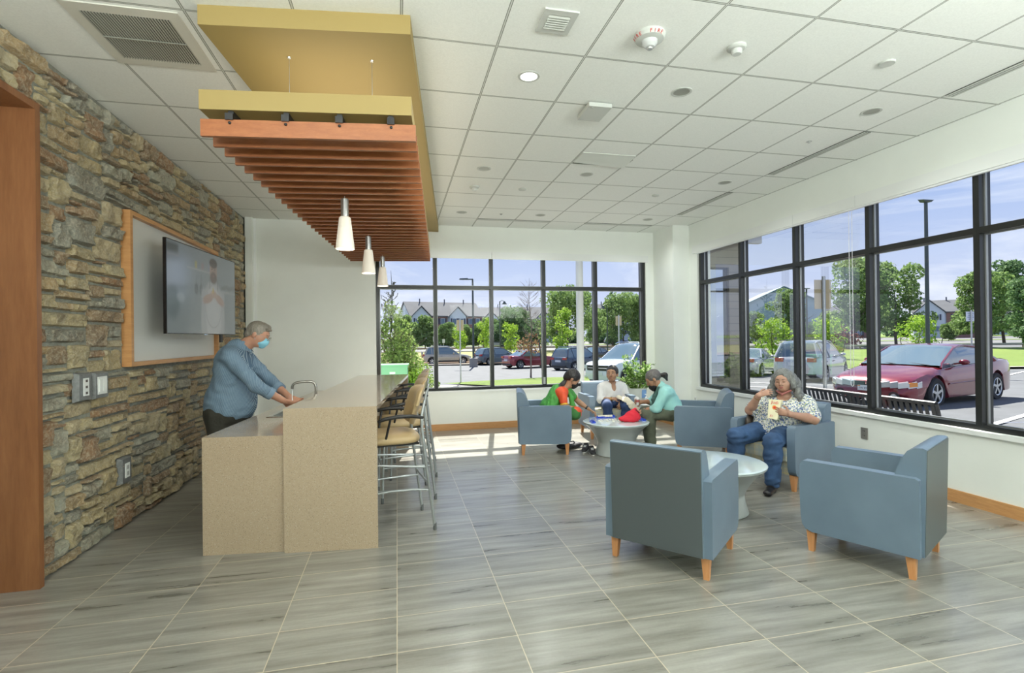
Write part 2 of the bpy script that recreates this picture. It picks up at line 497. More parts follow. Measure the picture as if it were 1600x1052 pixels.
at_ = t.n('ShaderNodeAttribute'); at_.attribute_name = 'stone'
v = t.coord((1, 1, 1)); 
n1 = t.noise(v, 9, 6, 0.65, 0.3); n2 = t.noise(v, 45, 5, 0.7); n3 = t.noise(v, 3.5, 3, 0.5)
base = t.ramp(at_.outputs['Fac'], [(0.0, (0.62, 0.50, 0.28)), (0.16, (0.44, 0.31, 0.19)), (0.27, (0.66, 0.55, 0.34)), (0.42, (0.52, 0.52, 0.42)), (0.53, (0.68, 0.57, 0.33)), (0.68, (0.44, 0.26, 0.14)), (0.77, (0.38, 0.38, 0.32)), (0.87, (0.58, 0.42, 0.23)), (1.0, (0.70, 0.68, 0.55))])
t.t.nodes[base.node.name].color_ramp.interpolation = 'CONSTANT'
c = t.mix(t.ramp(n1, [(0.45, 0.0), (0.70, 0.72)]), base, (0.21, 0.15, 0.10))
c = t.mix(t.ramp(n2, [(0.44, 0.0), (0.72, 0.7)]), c, (0.80, 0.73, 0.55))
c = t.mix(t.ramp(n3, [(0.5, 0.0), (0.75, 0.35)]), c, (0.37, 0.39, 0.34))
t.color(c); t.set(Roughness=0.85); t.bump(t.math('ADD', n2, t.math('MULTIPLY', n1, 1.2)), 1.0, 0.03)
so = npmesh('wall_stone', V, F, [t.m], smooth=50)
struct(so)
a = so.data.attributes.new('stone', 'FLOAT', 'FACE')
vals = np.concatenate([np.full(n, c, np.float32) for c, n in cols]); a.data.foreach_set('value', vals)

# --- baseboards
def base(name, x0, y0, x1, y1): 
    b = MB(); b.box(x0, y0, 0, x1, y1, 0.112); struct(b.build(name, MOAKH, bevel=0.003))
base('baseboard_far', XL + .14, YF - 0.014, 4.70, YF); base('baseboard_right', XR - 0.014, RY0 - 2, XR, 8.03)
base('baseboard_column', 4.696, 8.03, 4.71, YF); base('baseboard_pier', 4.696, 8.026, XR - .014, 8.04)

# --- windows: dark frames with transom, glass panes
MGL = glass_mat('window glass', (0.97, 0.985, 0.98), 0.22)
MGASK = M('grey gasket metal', (0.30, 0.31, 0.31), 0.35, 0.5)
def win(n, axis, m, lo, hi, zs, zh, zt, f0, f1, gx):
    """axis 'x' = mullions along X on the far wall; 'y' = along Y on the right wall"""
    b = MB(); w = 0.0255
    def bx(u0, u1, z0, z1, d0=f0, d1=f1):
        if axis == 'x': b.box(u0, d0, z0, u1, d1, z1)
        else: b.box(d0, u0, z0, d1, u1, z1)
    for u in m: bx(u - w, u + w, zs, zh)
    for z0, z1 in ((zs, zs + .048), (zh - .05, zh), (zt - .028, zt + .028)):
        for a, c in zip(m[:-1], m[1:]): bx(a + w, c - w, z0, z1)
    fr = struct(b.build('window_%d' % n, MFRAME, bevel=0.004, seg=1))
    b = MB()
    for a, c in zip(m[:-1], m[1:]):
        for z0, z1 in ((zs + .048, zt - .028), (zt + .028, zh - .05)):
            for q0, q1, r0, r1 in ((a + w, a + w + .012, z0, z1), (c - w - .012, c - w, z0, z1), (a + w + .012, c - w - .012, z0, z0 + .012), (a + w + .012, c - w - .012, z1 - .012, z1)):
                bx(q0, q1, r0, r1, gx - .012, gx + .012)
    g = b.build('glazing_bead', MGASK, fr)
    g = MB()
    for a, c in zip(m[:-1], m[1:]):
        for z0, z1 in ((zs + .048, zt - .028), (zt + .028, zh - .05)):
            if axis == 'x': g.poly([(a + w, gx, z0), (c - w, gx, z0), (c - w, gx, z1), (a + w, gx, z1)])
            else: g.poly([(gx, a + w, z0), (gx, c - w, z0), (gx, c - w, z1), (gx, a + w, z1)])
    o = g.build('glass', MGL, fr, smooth=None, recalc=False)
    return fr
W1 = win(1, 'x', [-0.305, 0.649, 1.625, 2.579, 3.566, 4.515], 0, 0, ZS, ZH, 2.448, YF + .02, YF + .17, YF + .09)
W2 = win(2, 'y', [1.43, 2.44, 3.52, 4.60, 5.66, 6.74, 7.77], 0, 0, ZS2, ZH2 - .03, 2.475, XR + .03, XR + .165, XR + .10)
b = MB(); b.box(2.545, YF - .005, 0.74, 2.575, YF + .03, 0.86); b.box(2.55, YF - .02, 0.80, 2.57, YF, 0.815)
o = b.build('window_latch', MALU, W1, bevel=.003)

# --- roller-shade pull chain on the right window
b = MB()
b.tube([(XR - .012, 4.75, 2.95), (XR - .012, 4.75, 1.02)], .0028, 6); b.tube([(XR - .012, 4.79, 2.96), (XR - .012, 4.79, 1.02)], .0028, 6)
b.tube([(XR - .012, 4.75, 1.02), (XR - .012, 4.755, .985), (XR - .012, 4.77, .972), (XR - .012, 4.785, .985), (XR - .012, 4.79, 1.02)], .0035, 6)
meta(b.build('shade_pull_chain', M('clear plastic bead', (.75, .74, .78), .3)), 'thin looped roller shade chain hanging in front of the right window', 'shade chain')

# ================================================================== CEILING FITTINGS
MCF = M('ceiling fitting white', (.56, .58, .55), .5)
MLENS = M('downlight lens', (.9, .9, .88), .5, em=(1, .96, .88), es=1.3)
MCAN = M('downlight reflector', (0.33, 0.34, 0.30), 0.35, 0.3)
DL = [(0.975, 3.64), (2.225, 3.635), (4.06, 3.632), (0.99, 5.72), (2.22, 5.70), (4.075, 5.69), (0.99, 7.77), (2.233, 7.74), (4.08, 7.73)]
DLL = ['round recessed ceiling downlight, the only one glowing white, nearest the wood slats', 'grey unlit ceiling downlight, nearest one right of the lit downlight', 'grey unlit ceiling downlight nearest the camera beside the long slot vent by the windows',
       'grey unlit ceiling downlight beside the slats, between the lit one and the far wall', 'grey unlit ceiling downlight just beyond the recessed square hatch', 'grey unlit ceiling downlight halfway along the right window wall', 'grey unlit ceiling downlight nearest the far wall beside the slats',
       'grey unlit ceiling downlight by the far wall above its middle window panes', 'grey unlit ceiling downlight in the far right corner near the column']
first = None
for i, ((x, y), lab) in enumerate(zip(DL, DLL)):
    t_ = empty('ceiling_downlight', (x, y, ZC), 0, lab, 'ceiling light', 'recessed downlights in the ceiling grid')
    b = MB(); b.lathe([(0.063, 0.0), (0.063, -0.004), (0.080, -0.004), (0.082, -0.001), (0.082, 0.0)], n=28)
    b.build('trim_ring', MCF, t_)
    b = MB(); b.lathe([(0.0, -0.0025), (0.066, -0.0015)], n=28) if i == 0 else b.lathe([(0.0, -0.001), (0.040, -0.0012), (0.066, -0.002)], n=28)
    b.build('lens' if i == 0 else 'reflector', MLENS if i == 0 else MCAN, t_, recalc=False)
    if i == 0:
        lamp('downlight_lamp', 'AREA', 5, (1, .93, .8), (x, y, ZC - .008), (0, 0, 0), shape='DISK', size=0.12)
# linear slot diffusers
def slot(x0, y0, x1, y1, lab):
    cx, cy = (x0 + x1) / 2, (y0 + y1) / 2
    t_ = empty('slot_diffuser', (cx, cy, ZC), 0, lab, 'air vent', 'linear slot air diffusers')
    lx, ly = (x1 - x0) / 2, (y1 - y0) / 2
    b = MB(); b.box(-lx, -ly, -.006, lx, ly, -.001); b.build('backing', M('slot black', (.03, .035, .03), .7), t_)
    b = MB()
    for k in range(3):
        f = -1 + 2 * k / 2
        if lx > ly: b.box(-lx, f * ly * .8 - .009, -.010, lx, f * ly * .8 + .009, -.006)
        else: b.box(f * lx * .8 - .009, -ly, -.010, f * lx * .8 + .009, ly, -.006)
    b.build('blade', M('slot blade', (.62, .64, .60), .5), t_)
slot(4.385, 1.95, 4.465, 3.26, 'long slotted ceiling diffuser nearest the camera above the right windows')
slot(4.385, 4.0, 4.465, 5.29, 'middle one of three slotted ceiling diffusers parallel to the right windows')
slot(4.385, 6.06, 4.465, 7.33, 'farthest slotted ceiling diffuser parallel to the right windows')
slot(1.30, 8.12, 2.52, 8.20, 'slotted ceiling diffuser above the middle of the far windows')
slot(3.14, 8.12, 4.36, 8.20, 'slotted ceiling diffuser at the right end of the far wall')
slot(-.5, 8.12, 0.64, 8.20, 'slotted ceiling diffuser partly behind the wood slats at the far wall')
# egg-crate return grille, top left
t_ = empty('return_air_grille', (-1.54, 3.67, ZC), 0, 'large square louvred return air grille in the ceiling, top left by the stone wall', 'air vent')
b = MB()
for a in (-1, 1):
    b.box(a * .305, -.335, -.008, a * .235, .335, -.001); b.box(-.235, a * .335, -.008, .235, a * .255, -.001)
b.build('frame', M('grille frame', (.66, .65, .58), .5), t_, bevel=.002, seg=1)
b = MB(); b.box(-.235, -.255, -.003, .235, .255, -.001); b.build('backing', MDARK, t_)
b = MB()
for k in range(30):
    x = -.232 + k * .016
    M4 = Matrix.Translation((x, 0, -.008)) @ Matrix.Rotation(rad(38), 4, 'Y')
    b.mbox(.0025, .51, .009, M4)
b.box(-.235, -.006, -.015, .235, .006, -.010); b.build('louvre', M('grille blade', (.34, .35, .30), .6), t_)
# small square vent
t_ = empty('square_vent', (0.975, 2.965, ZC), 0, 'small square white louvred vent in the ceiling near the top edge', 'air vent')
b = MB(); s1, s2 = .105, .068
for a in (-1, 1):
    b.box(a * s1, -s1 - .008, -.012, a * s2, s1 + .008, -.001); b.box(-s2, a * (s1 + .008), -.012, s2, a * s2, -.001)
b.build('frame', MCF, t_, bevel=.003)
b = MB(); b.box(-s2, -s2, -.004, s2, s2, -.001); b.build('backing', M('vent dark', (.12, .13, .11), .8), t_)
b = MB()
for k in range(6): b.mbox(.136, .004, .02, Matrix.Translation((0, -.055 + k * .022, -.01)) @ Matrix.Rotation(rad(50), 4, 'X'))
b.build('louvre', M('vent blade', (.5, .52, .48), .5), t_)
# fire alarm strobe
t_ = empty('fire_alarm_strobe', (1.605, 2.985, ZC), 0, 'round white ceiling strobe marked with red lettering', 'fire alarm')
b = MB(); b.lathe([(.098, 0), (.098, -.018), (.088, -.034), (.06, -.042), (0, -.043)], n=36); b.build('housing', MCF, t_)
b = MB(); b.lathe([(.052, -.040), (.048, -.062), (.030, -.080), (0, -.086)], n=24); b.build('lens', M('strobe lens', (.6, .62, .62), .1, coat=1), t_)
b = MB(); b.lathe([(.020, -.084), (.018, -.094), (0, -.1)], n=14); b.build('lamp', MALU, t_)
def text(s, size, mat, parent, M4, ext=.0006, name='lettering', align='CENTER'):
    cu = bpy.data.curves.new(name, 'FONT'); cu.body = s; cu.size = size; cu.extrude = ext; cu.align_x = align; cu.align_y = 'CENTER'
    tmp = bpy.data.objects.new(name, cu); COL.objects.link(tmp)
    me = bpy.data.meshes.new_from_object(tmp.evaluated_get(bpy.context.evaluated_depsgraph_get()))
    bpy.data.objects.remove(tmp); bpy.data.curves.remove(cu)
    me.materials.clear()
    o = mkobj(name, me, mat, parent, None); o.matrix_local = M4
    return o
MRED = M('red print', (.62, .03, .03), .5)
def around(ang, r, z, tiltd=0):
    # letter stands on the sloping rim, readable from below
    d = Vector((math.cos(ang), math.sin(ang), 0)); up = Vector((0, 0, 1)); tan = Vector((-math.sin(ang), math.cos(ang), 0))
    n = (d * math.cos(rad(tiltd)) - up * math.sin(rad(tiltd))).normalized()
    x = tan; y = n.cross(x)
    m = Matrix((x, y, n)).transposed().to_4x4(); m.translation = d * r + Vector((0, 0, z)); return m
for k, ch in enumerate('FIRE'):
    text(ch, .030, MRED, t_, around(rad(-112 + k * 15), .095, -.026, 40), name='lettering')
for k, ch in enumerate('FIRE'):
    text(ch, .030, MRED, t_, around(rad(160 + k * 15), .095, -.026, 40), name='lettering')
# smoke detector
def smoke(x, y, lab, s=1.0):
    t_ = empty('smoke_detector', (x, y, ZC), 0, lab, 'smoke detector')
    b = MB(); b.lathe([(.062*s, 0), (.062*s, -.012), (.052*s, -.020), (.034*s, -.022)], n=28); b.build('base', MCF, t_)
    b = MB(); b.lathe([(.034*s, -.018), (.036*s, -.040*s), (.028*s, -.052*s), (0, -.054*s)], n=24); b.build('head', M('detector head', (.6, .62, .6), .4), t_)
smoke(2.245, 2.99, 'small white smoke detector on the ceiling right of the fire strobe'); smoke(.985, 6.43, 'small smoke detector on the ceiling between two unlit downlights near the slats')
for (x, y, r, lab) in [(3.44, 2.95, .052, 'flat white disc on the ceiling near the top right'), (1.613, 6.42, .05, 'flat white disc on the ceiling right of the far smoke detector'), (3.488, 6.38, .05, 'flat white disc on the ceiling toward the far right')]:
    b = MB(); b.lathe([(r, 0), (r, -.009), (r * .93, -.013), (0, -.013)], n=28)
    meta(b.build('sprinkler_cover', MCF, loc=(x, y, ZC)), lab, 'sprinkler cover')
for x, y, lab in [(4.06, 4.32, 'tiny round sprinkler head in the ceiling beside the middle slot diffuser'), (1.606, 7.775, 'tiny round sprinkler head in the ceiling between the two far downlights')]:
    b = MB(); b.lathe([(.026, 0), (.024, -.004), (.012, -.006), (.010, -.016), (0, -.018)], n=16)
    meta(b.build('ceiling_sprinkler', M('sprinkler grey', (.4, .41, .4), .4), loc=(x, y, ZC)), lab, 'sprinkler')
# occupancy sensor box
t_ = empty('motion_sensor', (1.655, 4.05, ZC), 0, 'square white sensor box hanging just below the ceiling', 'sensor')
b = MB(); b.box(-.10, -.14, -.045, .10, .14, -.012); b.build('housing', MCF, t_, bevel=.016, seg=3)
b = MB(); b.box(-.07, -.10, -.013, .07, .10, 0); b.build('mount', MCF, t_)
b = MB(); b.ball((-.07, -.11, -.036), .017); b.ball((-.05, -.10, -.042), .008); b.build('sensor_eye', MALU, t_)
# access hatch: frame and slightly dropped panel
t_ = empty('ceiling_hatch', (2.222, 5.175, ZC), 0, 'slightly open square access panel in the ceiling grid', 'hatch')
b = MB(); b.hexa([(-.30, -.155, -.006), (.30, -.155, -.006), (.30, .150, -.032), (-.30, .150, -.006)], [(-.30, -.155, -.001), (.30, -.155, -.001), (.30, .150, -.026), (-.30, .150, -.001)])
b.build('panel', M('hatch panel', (.70, .73, .69), .6), t_)
b = MB(); b.box(-.305, .150, -.014, .305, .160, -.001); b.box(.300, -.06, -.014, .310, .150, -.001); b.build('frame', M('hatch gap', (.13, .15, .12), .8), t_)

# ================================================================== WALL PLATES, NICHE, SCREEN
MZINC = M('grey stone plate', (.22, .23, .235), .5, .2, var=.2, vs=40)
def plate(name, y, z, w, h, lab, cat, grp=None):
    t_ = empty(name, (XL + .024, y, z), 0, lab, cat, grp)
    b = MB(); b.hexa([(-.03, -w/2, -h/2), (-.03, w/2, -h/2), (-.03, w/2, h/2), (-.03, -w/2, h/2)], [(.012, -w/2 + .012, -h/2 + .012), (.012, w/2 - .012, -h/2 + .012), (.012, w/2 - .012, h/2 - .012), (.012, -w/2 + .012, h/2 - .012)])
    b.build('back_box', MZINC, t_, bevel=.004)
    return t_
t_ = plate('wall_socket', 4.378, 1.245, .175, .215, 'grey framed white connection plate on the stone wall, left one of the pair', 'wall plate')
b = MB(); b.box(.012, -.032, -.065, .018, .032, .065); b.build('face_plate', MWT, t_, bevel=.003)
for z in (-.045, 0, .045):
    b = MB(); b.box(.018, -.012, z - .009, .020, .012, z + .009); b.build('port', M('port dark', (.1, .08, .08), .5), t_)
t_ = plate('wall_switch', 4.592, 1.24, .195, .215, 'grey framed plate with two wide white rocker switches on the stone wall', 'light switch')
b = MB(); b.box(.012, -.062, -.068, .017, .062, .068); b.build('face_plate', MWT, t_, bevel=.003)
for s in (-.028, .028):
    b = MB(); b.box(.017, s - .022, -.048, .022, s + .022, .048); b.build('rocker', MWT, t_, bevel=.003)
t_ = plate('wall_outlet', 4.955, .485, .165, .225, 'grey framed power outlet low on the stone wall', 'power outlet')
b = MB(); b.box(.012, -.035, -.06, .018, .035, .06); b.build('face_plate', MWT, t_, bevel=.003)
for z in (-.026, .026):
    b = MB(); b.box(.018, -.016, z - .016, .020, .016, z + .016); b.build('socket', M('socket grey', (.45, .45, .45), .4), t_)
t_ = empty('duplex_outlet', (XR, 4.636, .465), 0, 'steel plated double power outlet on the white wall below the right windows', 'power outlet')
b = MB(); b.box(-.008, -.042, -.062, 0, .042, .062); b.build('face_plate', M('steel plate', (.42, .41, .38), .4, .6), t_, bevel=.003)
for z in (-.025, .025):
    b = MB(); b.lathe([(.019, -.008), (.019, -.0125), (0, -.0125)], (0, 0, z), 20, Matrix.Rotation(rad(90), 3, 'Y') @ Matrix.Diagonal((1, 1, -1)).to_3x3()); b.build('socket', MWT, t_)
    b = MB(); b.box(-.0135, -.010, z - .003, -.0122, -.006, z + .009); b.box(-.0135, .006, z - .003, -.0122, .010, z + .009); b.build('slot', MBLK, t_)
t_ = empty('small_outlet', (XR, 7.9, .46), 0, 'small outlet plate on the white wall in the far right corner', 'power outlet')
b = MB(); b.box(-.008, -.035, -.055, 0, .035, .055); b.build('face_plate', MWT, t_, bevel=.003)
b = MB(); b.box(-.011, -.014, -.03, -.008, .014, .03); b.build('socket', M('socket grey', (.45, .45, .45), .4), t_)

t_ = empty('picture_niche', (XL, 6.15, 1.36), 0, 'white board with a wide honey wood frame set into the stone wall behind the television', 'framed panel')
b = MB(); b.box(-.028, -1.09, .03, -.005, 1.09, 1.335); b.build('panel', M('white board', (.74, .75, .73), .35), t_)
b = MB()
b.box(-.04, -1.12, 0, .045, -1.075, 1.365); b.box(-.04, 1.075, 0, .045, 1.12, 1.365); b.box(-.04, -1.075, 0, .045, 1.075, .038); b.box(-.04, -1.075, 1.327, .045, 1.075, 1.365)
b.build('frame', MOAK, t_, bevel=.003)

# television, turned on its wall arm
tv_near, tv_far = Vector((-2.075, 5.29, 0)), Vector((-1.94, 6.86, 0))
dd = tv_far - tv_near; TW = dd.length; TH = .895
t_ = empty('television', (*((tv_near + tv_far) / 2)[:2], 1.648), math.atan2(dd.y, dd.x), 'large flat black television on a swivel arm showing a man in an apron', 'television')
# local x along the width (near to far), local -y towards the room
b = MB(); b.box(-TW/2, -.0, 0, TW/2, .028, TH); b.box(-.35, .028, .2, .35, .055, .7); b.build('casing', M('tv black', (.008, .008, .009), .25), t_, bevel=.004)
t2 = NT('screen picture')
at_ = t2.n('ShaderNodeAttribute'); at_.attribute_name = 'pic'
t2.color(t2.mix(1.0, at_.outputs['Color'], (.12, .12, .12), 'MULTIPLY')); t2.set(Roughness=.14, Emission_Strength=.24)
t2.l(at_.outputs['Color'], t2.b.inputs['Emission Color'])
nx, ny_ = 240, 136
gx, gy = np.meshgrid(np.linspace(0, 1, nx + 1), np.linspace(0, 1, ny_ + 1), indexing='ij')
Vv = np.stack([(gx - .5) * (TW - .016), np.full_like(gx, -.0012), .008 + gy * (TH - .016)], -1).reshape(-1, 3)
idx = np.arange((nx + 1) * (ny_ + 1)).reshape(nx + 1, ny_ + 1)
Ff = np.stack([idx[:-1, :-1], idx[1:, :-1], idx[1:, 1:], idx[:-1, 1:]], -1).reshape(-1, 4)
scr = npmesh('screen', Vv, Ff, [t2.m], t_)
u, w = gx * 16, gy * 9       # picture coordinates, 16 by 9
im = np.zeros(gx.shape + (3,)); 
im[:] = np.array([.22, .25, .25])
im += np.exp(-(((u - 2) / 3)**2 + ((w - 6) / 2.6)**2))[..., None] * np.array([.03, .05, .09])
def blob(cx, cy, rx, ry, col, a=1.0, soft=.12, rot=0.0):
    du, dw = u - cx, w - cy
    x_ = du * math.cos(rot) + dw * math.sin(rot); y_ = -du * math.sin(rot) + dw * math.cos(rot)
    d = np.sqrt((x_ / rx)**2 + (y_ / ry)**2); k = np.clip((1 - d) / soft + .5, 0, 1)[..., None] * a
    im[:] = im * (1 - k) + np.array(col) * k
def rect(x0, x1, y0, y1, col, a=1.0, s=.1):
    k = (np.clip((u - x0) / s + .5, 0, 1) * np.clip((x1 - u) / s + .5, 0, 1) * np.clip((w - y0) / s + .5, 0, 1) * np.clip((y1 - w) / s + .5, 0, 1))[..., None] * a
    im[:] = im * (1 - k) + np.array(col) * k
rect(4, 9.6, 6.75, 6.9, (.33, .35, .33), .9); rect(12, 16, 4.9, 5.05, (.32, .34, .33), .8)
for k_, c_ in enumerate([(.36, .33, .12), (.2, .23, .25), (.3, .2, .2), (.24, .26, .26), (.22, .25, .3)]): rect(5.6 + k_ * .75, 6.1 + k_ * .75, 6.95, 7.7 - .1 * (k_ % 2), c_, .7)
rect(0, 2.2, 7.9, 8.8, (.08, .09, .08), .7, .4); rect(0, 2.4, 7.6, 7.7, (.3, .3, .3), .8)
blob(1, 3, 1.4, 1.6, (.11, .14, .15), .6, .5); blob(2.6, 3.6, .8, .5, (.36, .4, .42), .5, .6)
for cx_ in (5.9, 7.0): rect(cx_ - .05, cx_ + .05, 5.2, 6.3, (.13, .15, .15), .8); blob(cx_, 4.75, .42, .6, (.12, .14, .14), .8)
for k_ in range(6): blob(12.4 + k_ * .6, 5.4 + .12 * (k_ % 3), .4, .25, (.14, .15, .14), .6, .5)
blob(9.9, 1.5, 3.0, 4.6, (.33, .35, .34), .9, .1)                       # shirt and shoulders
blob(7.9, 2.9, .75, 2.2, (.31, .33, .33), .9, .3, .25); blob(12.0, 2.9, .75, 2.2, (.31, .33, .33), .9, .3, -.25)
blob(10, 2.2, 2.05, 3.2, (.38, .40, .39), .95, .06)                      # apron
d_ = np.abs(np.sqrt(((u - 10) / 2.0)**2 + ((w - 3) / 2.3)**2) - 1)
k_ = (np.clip(1 - d_ / .04, 0, 1) * (w < 2.8))[..., None] * .75; im[:] = im * (1 - k_) + np.array([.13, .14, .14]) * k_
blob(10, 7.1, .95, 1.25, (.30, .235, .20), 1, .15); blob(10, 8.0, .98, .55, (.10, .09, .085), .95, .3); blob(10, 6.35, .85, .7, (.14, .12, .11), .9, .4)
for s_ in (-.35, .35): blob(10 + s_, 7.3, .16, .07, (.07, .06, .06), .9, .5)
blob(10, 6.55, .3, .08, (.26, .15, .14), .8, .5)
rect(9.0, 9.12, 5.0, 6.3, (.1, .11, .11), .8); rect(11.0, 11.12, 4.9, 6.2, (.1, .11, .11), .8)
blob(8.6, 3.9, 1.3, .5, (.33, .25, .21), .95, .3, .25); blob(11.6, 3.9, 1.3, .5, (.33, .25, .21), .95, .3, -.35); blob(10, 4.5, .75, .45, (.36, .28, .23), .95, .3)
blob(9.9, 4.9, .15, .35, (.42, .36, .1), .8, .4)
ca = scr.data.color_attributes.new('pic', 'FLOAT_COLOR', 'POINT')
ca.data.foreach_set('color', np.concatenate([im, np.ones(im.shape[:2] + (1,))], -1).astype(np.float32).ravel())
b = MB(); b.bar((.0, .05, .45), (.0, .24, .45), .09, .16); b.bar((-.2, .20, .45), (.25, .20, .45), .05, .22)
b.build('wall_arm', MBLK, t_)
b = MB(); b.box(.50, .055, -.09, .56, .07, .02); b.build('cable_bracket', MBLK, t_, bevel=.004)
b = MB(); b.box(-.03, -.006, -.008, .03, .004, .002); b.build('status_light', M('pale blue led', (.5, .6, .8), .3), t_)
# ================================================================== SOFFIT, SLAT CANOPY, PENDANTS
def lerp2(a, b, t): return (a[0] + (b[0] - a[0]) * t, a[1] + (b[1] - a[1]) * t)
def quadbox(b, nl, nr, fr, fl, z0, z1):
    b.hexa([(*nl, z0), (*nr, z0), (*fr, z0), (*fl, z0)], [(*nl, z1), (*nr, z1), (*fr, z1), (*fl, z1)])
MYEL = M('ochre paint', srgb(158, 138, 84), .6, bump=.05, bs=120)
b = MB(); quadbox(b, (-1.095, 3.234), (.099, 3.089), (.710, YF), (-.495, YF), 3.39, ZC)
struct(b.build('ceiling_soffit', MYEL, bevel=.002, seg=1))
SN, SF = ((-1.08, 3.215), (.122, 3.07)), ((-.668, 7.93), (.503, 7.775))
can = empty('slat_canopy', (-.29, 5.5, 2.745), 0, 'suspended ceiling canopy of orange wooden slats under an ochre panel above the bar', 'ceiling canopy')
def rel(o, p): o.location = (-p[0], -p[1], -p[2])
CO = (-.29, 5.5, 2.745)
b = MB(); quadbox(b, (-1.093, 3.234), (.10, 3.09), (.50, 7.80), (-.68, 7.95), 2.905, 3.018)
rel(b.build('panel', MYEL, can, bevel=.002, seg=1), CO)
lamp('added_canopy_fill', 'AREA', 9, (1, .9, .72), (-.27, 5.4, 3.03), (rad(180), 0, rad(-5)), shape='RECTANGLE', size=.9, size_y=4.2)  # unseen area light added above the panel to brighten the soffit underside
MSLAT = wood_mat('orange slat wood', (.27, .088, .032), (.41, .150, .055), (2.0, 14, 14), .4, 3.0)
for i in range(30):
    f = i / 29; L = lerp2(SN[0], SF[0], f); Rr = lerp2(SN[1], SF[1], f)
    d = Vector((Rr[0] - L[0], Rr[1] - L[1], 0)); n = Vector((d.y, -d.x, 0)).normalized() * .024
    b = MB(); b.hexa([(L[0], L[1], 2.745), (Rr[0], Rr[1], 2.745), (Rr[0] - n.x, Rr[1] - n.y, 2.745), (L[0] - n.x, L[1] - n.y, 2.745)],
                     [(L[0], L[1], 2.842), (Rr[0], Rr[1], 2.842), (Rr[0] - n.x, Rr[1] - n.y, 2.842), (L[0] - n.x, L[1] - n.y, 2.842)])
    rel(b.build('slat', MSLAT, can, bevel=.0015, seg=1), CO)
for t4 in (.13, .385, .635, .88):
    a0 = lerp2(*SN, t4); a1 = lerp2(*SF, t4)
    b = MB(); b.bar((a0[0], a0[1] + .03, 2.873), (a1[0], a1[1], 2.873), .03, .062)
    b.box(a0[0] - .02, a0[1] - .012, 2.838, a0[0] + .022, a0[1] + .05, 2.875)
    b.ball((a0[0] + .003, a0[1] - .002, 2.822), .009)
    rel(b.build('mounting_rail', MBLK, can), CO)
for t4 in (.33, .76):
    for ff in (.07, .5, .9):
        a0 = lerp2(lerp2(*SN, t4), lerp2(*SF, t4), ff)
        b = MB(); b.tube([(*a0, 3.01), (*a0, 3.395)], .0022, 6, cap=False); b.lathe([(.012, 3.39), (.010, 3.383), (0, 3.381)], (a0[0], a0[1], 0), 12)
        rel(b.build('hanging_wire', MALU, can), CO)
MSHADE = NT('frosted shade'); MSHADE.set(Base_Color=(.88, .84, .76, 1), Roughness=.35, Emission_Color=(1, .84, .64, 1))
sv = MSHADE.n('ShaderNodeTexCoord'); sx = MSHADE.n('ShaderNodeSeparateXYZ'); MSHADE.l(sv.outputs['Object'], sx.inputs[0])
MSHADE.set(Emission_Strength=.13); MSHADE = MSHADE.m
PL = ['nearest of the three glowing cone pendant lamps above the bar', 'middle one of the three glowing cone pendant lamps above the bar', 'farthest and smallest glowing cone pendant lamp, in front of the far window']
pend = None
for (x, y), lab in zip([(-.404, 4.35), (-.301, 5.9), (-.185, 7.3)], PL):
    if pend is None:
        pend = empty('pendant_lamp', (x, y, 2.31), 0, lab, 'pendant lamp', 'pendant lamps over the bar'); t_ = pend
        b = MB(); b.tube([(0, 0, .40), (0, 0, .4345)], .0028, 6); b.build('cord', MALU, t_)
        b = MB(); b.lathe([(.0, .25), (.031, .25), (.031, .408), (.027, .412), (0, .412)], n=24); b.build('socket_tube', MALU, t_)
        b = MB(); b.lathe([(.020, .268), (.040, .262), (.046, .255), (.075, .004), (.072, 0), (.069, .004), (.041, .25)], n=36); b.build('lamp_shade', MSHADE, t_)
        b = MB(); b.ball((0, 0, .14), .024, sz=1.5); b.build('bulb', M('bulb', (1, .9, .8), .4, em=(1, .86, .66), es=6), t_)
    else: t_ = dup(pend, (x, y, 2.31), 0, lab)
    lamp('pendant_bulb_light', 'POINT', 1.2, (1, .82, .58), (x, y, 2.31 + .02), shadow_soft_size=.05)

# ================================================================== BAR
t = NT('speckled quartz'); v = t.coord((1, 1, 1))
vo = t.n('ShaderNodeTexVoronoi'); vo.inputs['Scale'].default_value = 80; t.l(v, vo.inputs['Vector'])
vo2 = t.n('ShaderNodeTexVoronoi'); vo2.inputs['Scale'].default_value = 100; t.l(v, vo2.inputs['Vector'])
nn = t.noise(v, 260, 3, .6)
c = t.ramp(nn, [(.35, srgb(172, 153, 130)), (.65, srgb(186, 168, 144))])
sp_ = t.math('LESS_THAN', vo.outputs['Distance'], .20); c = t.mix(t.math('MULTIPLY', sp_, .55), c, (.12, .10, .08))
sp_ = t.math('LESS_THAN', vo2.outputs['Distance'], .15); c = t.mix(t.math('MULTIPLY', sp_, .7), c, (.75, .72, .64))
t.color(c); t.set(Roughness=.12, Coat_Weight=.3); MQ = t.m
BNL, BNR, BFR, BFL = (-.829, 4.045), (-.156, 3.968), (.150, 7.43), (-.535, 7.50)
LNL, LNR, LFR, LFL = (-1.405, 4.145), (-.829, 4.075), (-.535, 7.50), (-1.115, 7.56)
bar = empty('tall_bar', (-.35, 5.7, 0), 0, 'tall speckled beige stone bar with a waterfall end and stools along its right side', 'bar counter')
BO = (-.35, 5.7, 0)
def bq(a, z0, z1, name, par, org, mat, bevel=.004):
    b = MB(); quadbox(b, *a, z0, z1); o = b.build(name, mat, par, bevel=bevel); rel(o, org); return o
def sub(nl, nr, fr, fl, u0, u1, v0, v1):
    def P(u_, v_): 
        a = lerp2(nl, nr, u_); c_ = lerp2(fl, fr, u_); return lerp2(a, c_, v_)
    return P(u0, v0), P(u1, v0), P(u1, v1), P(u0, v1)
T_ = .032
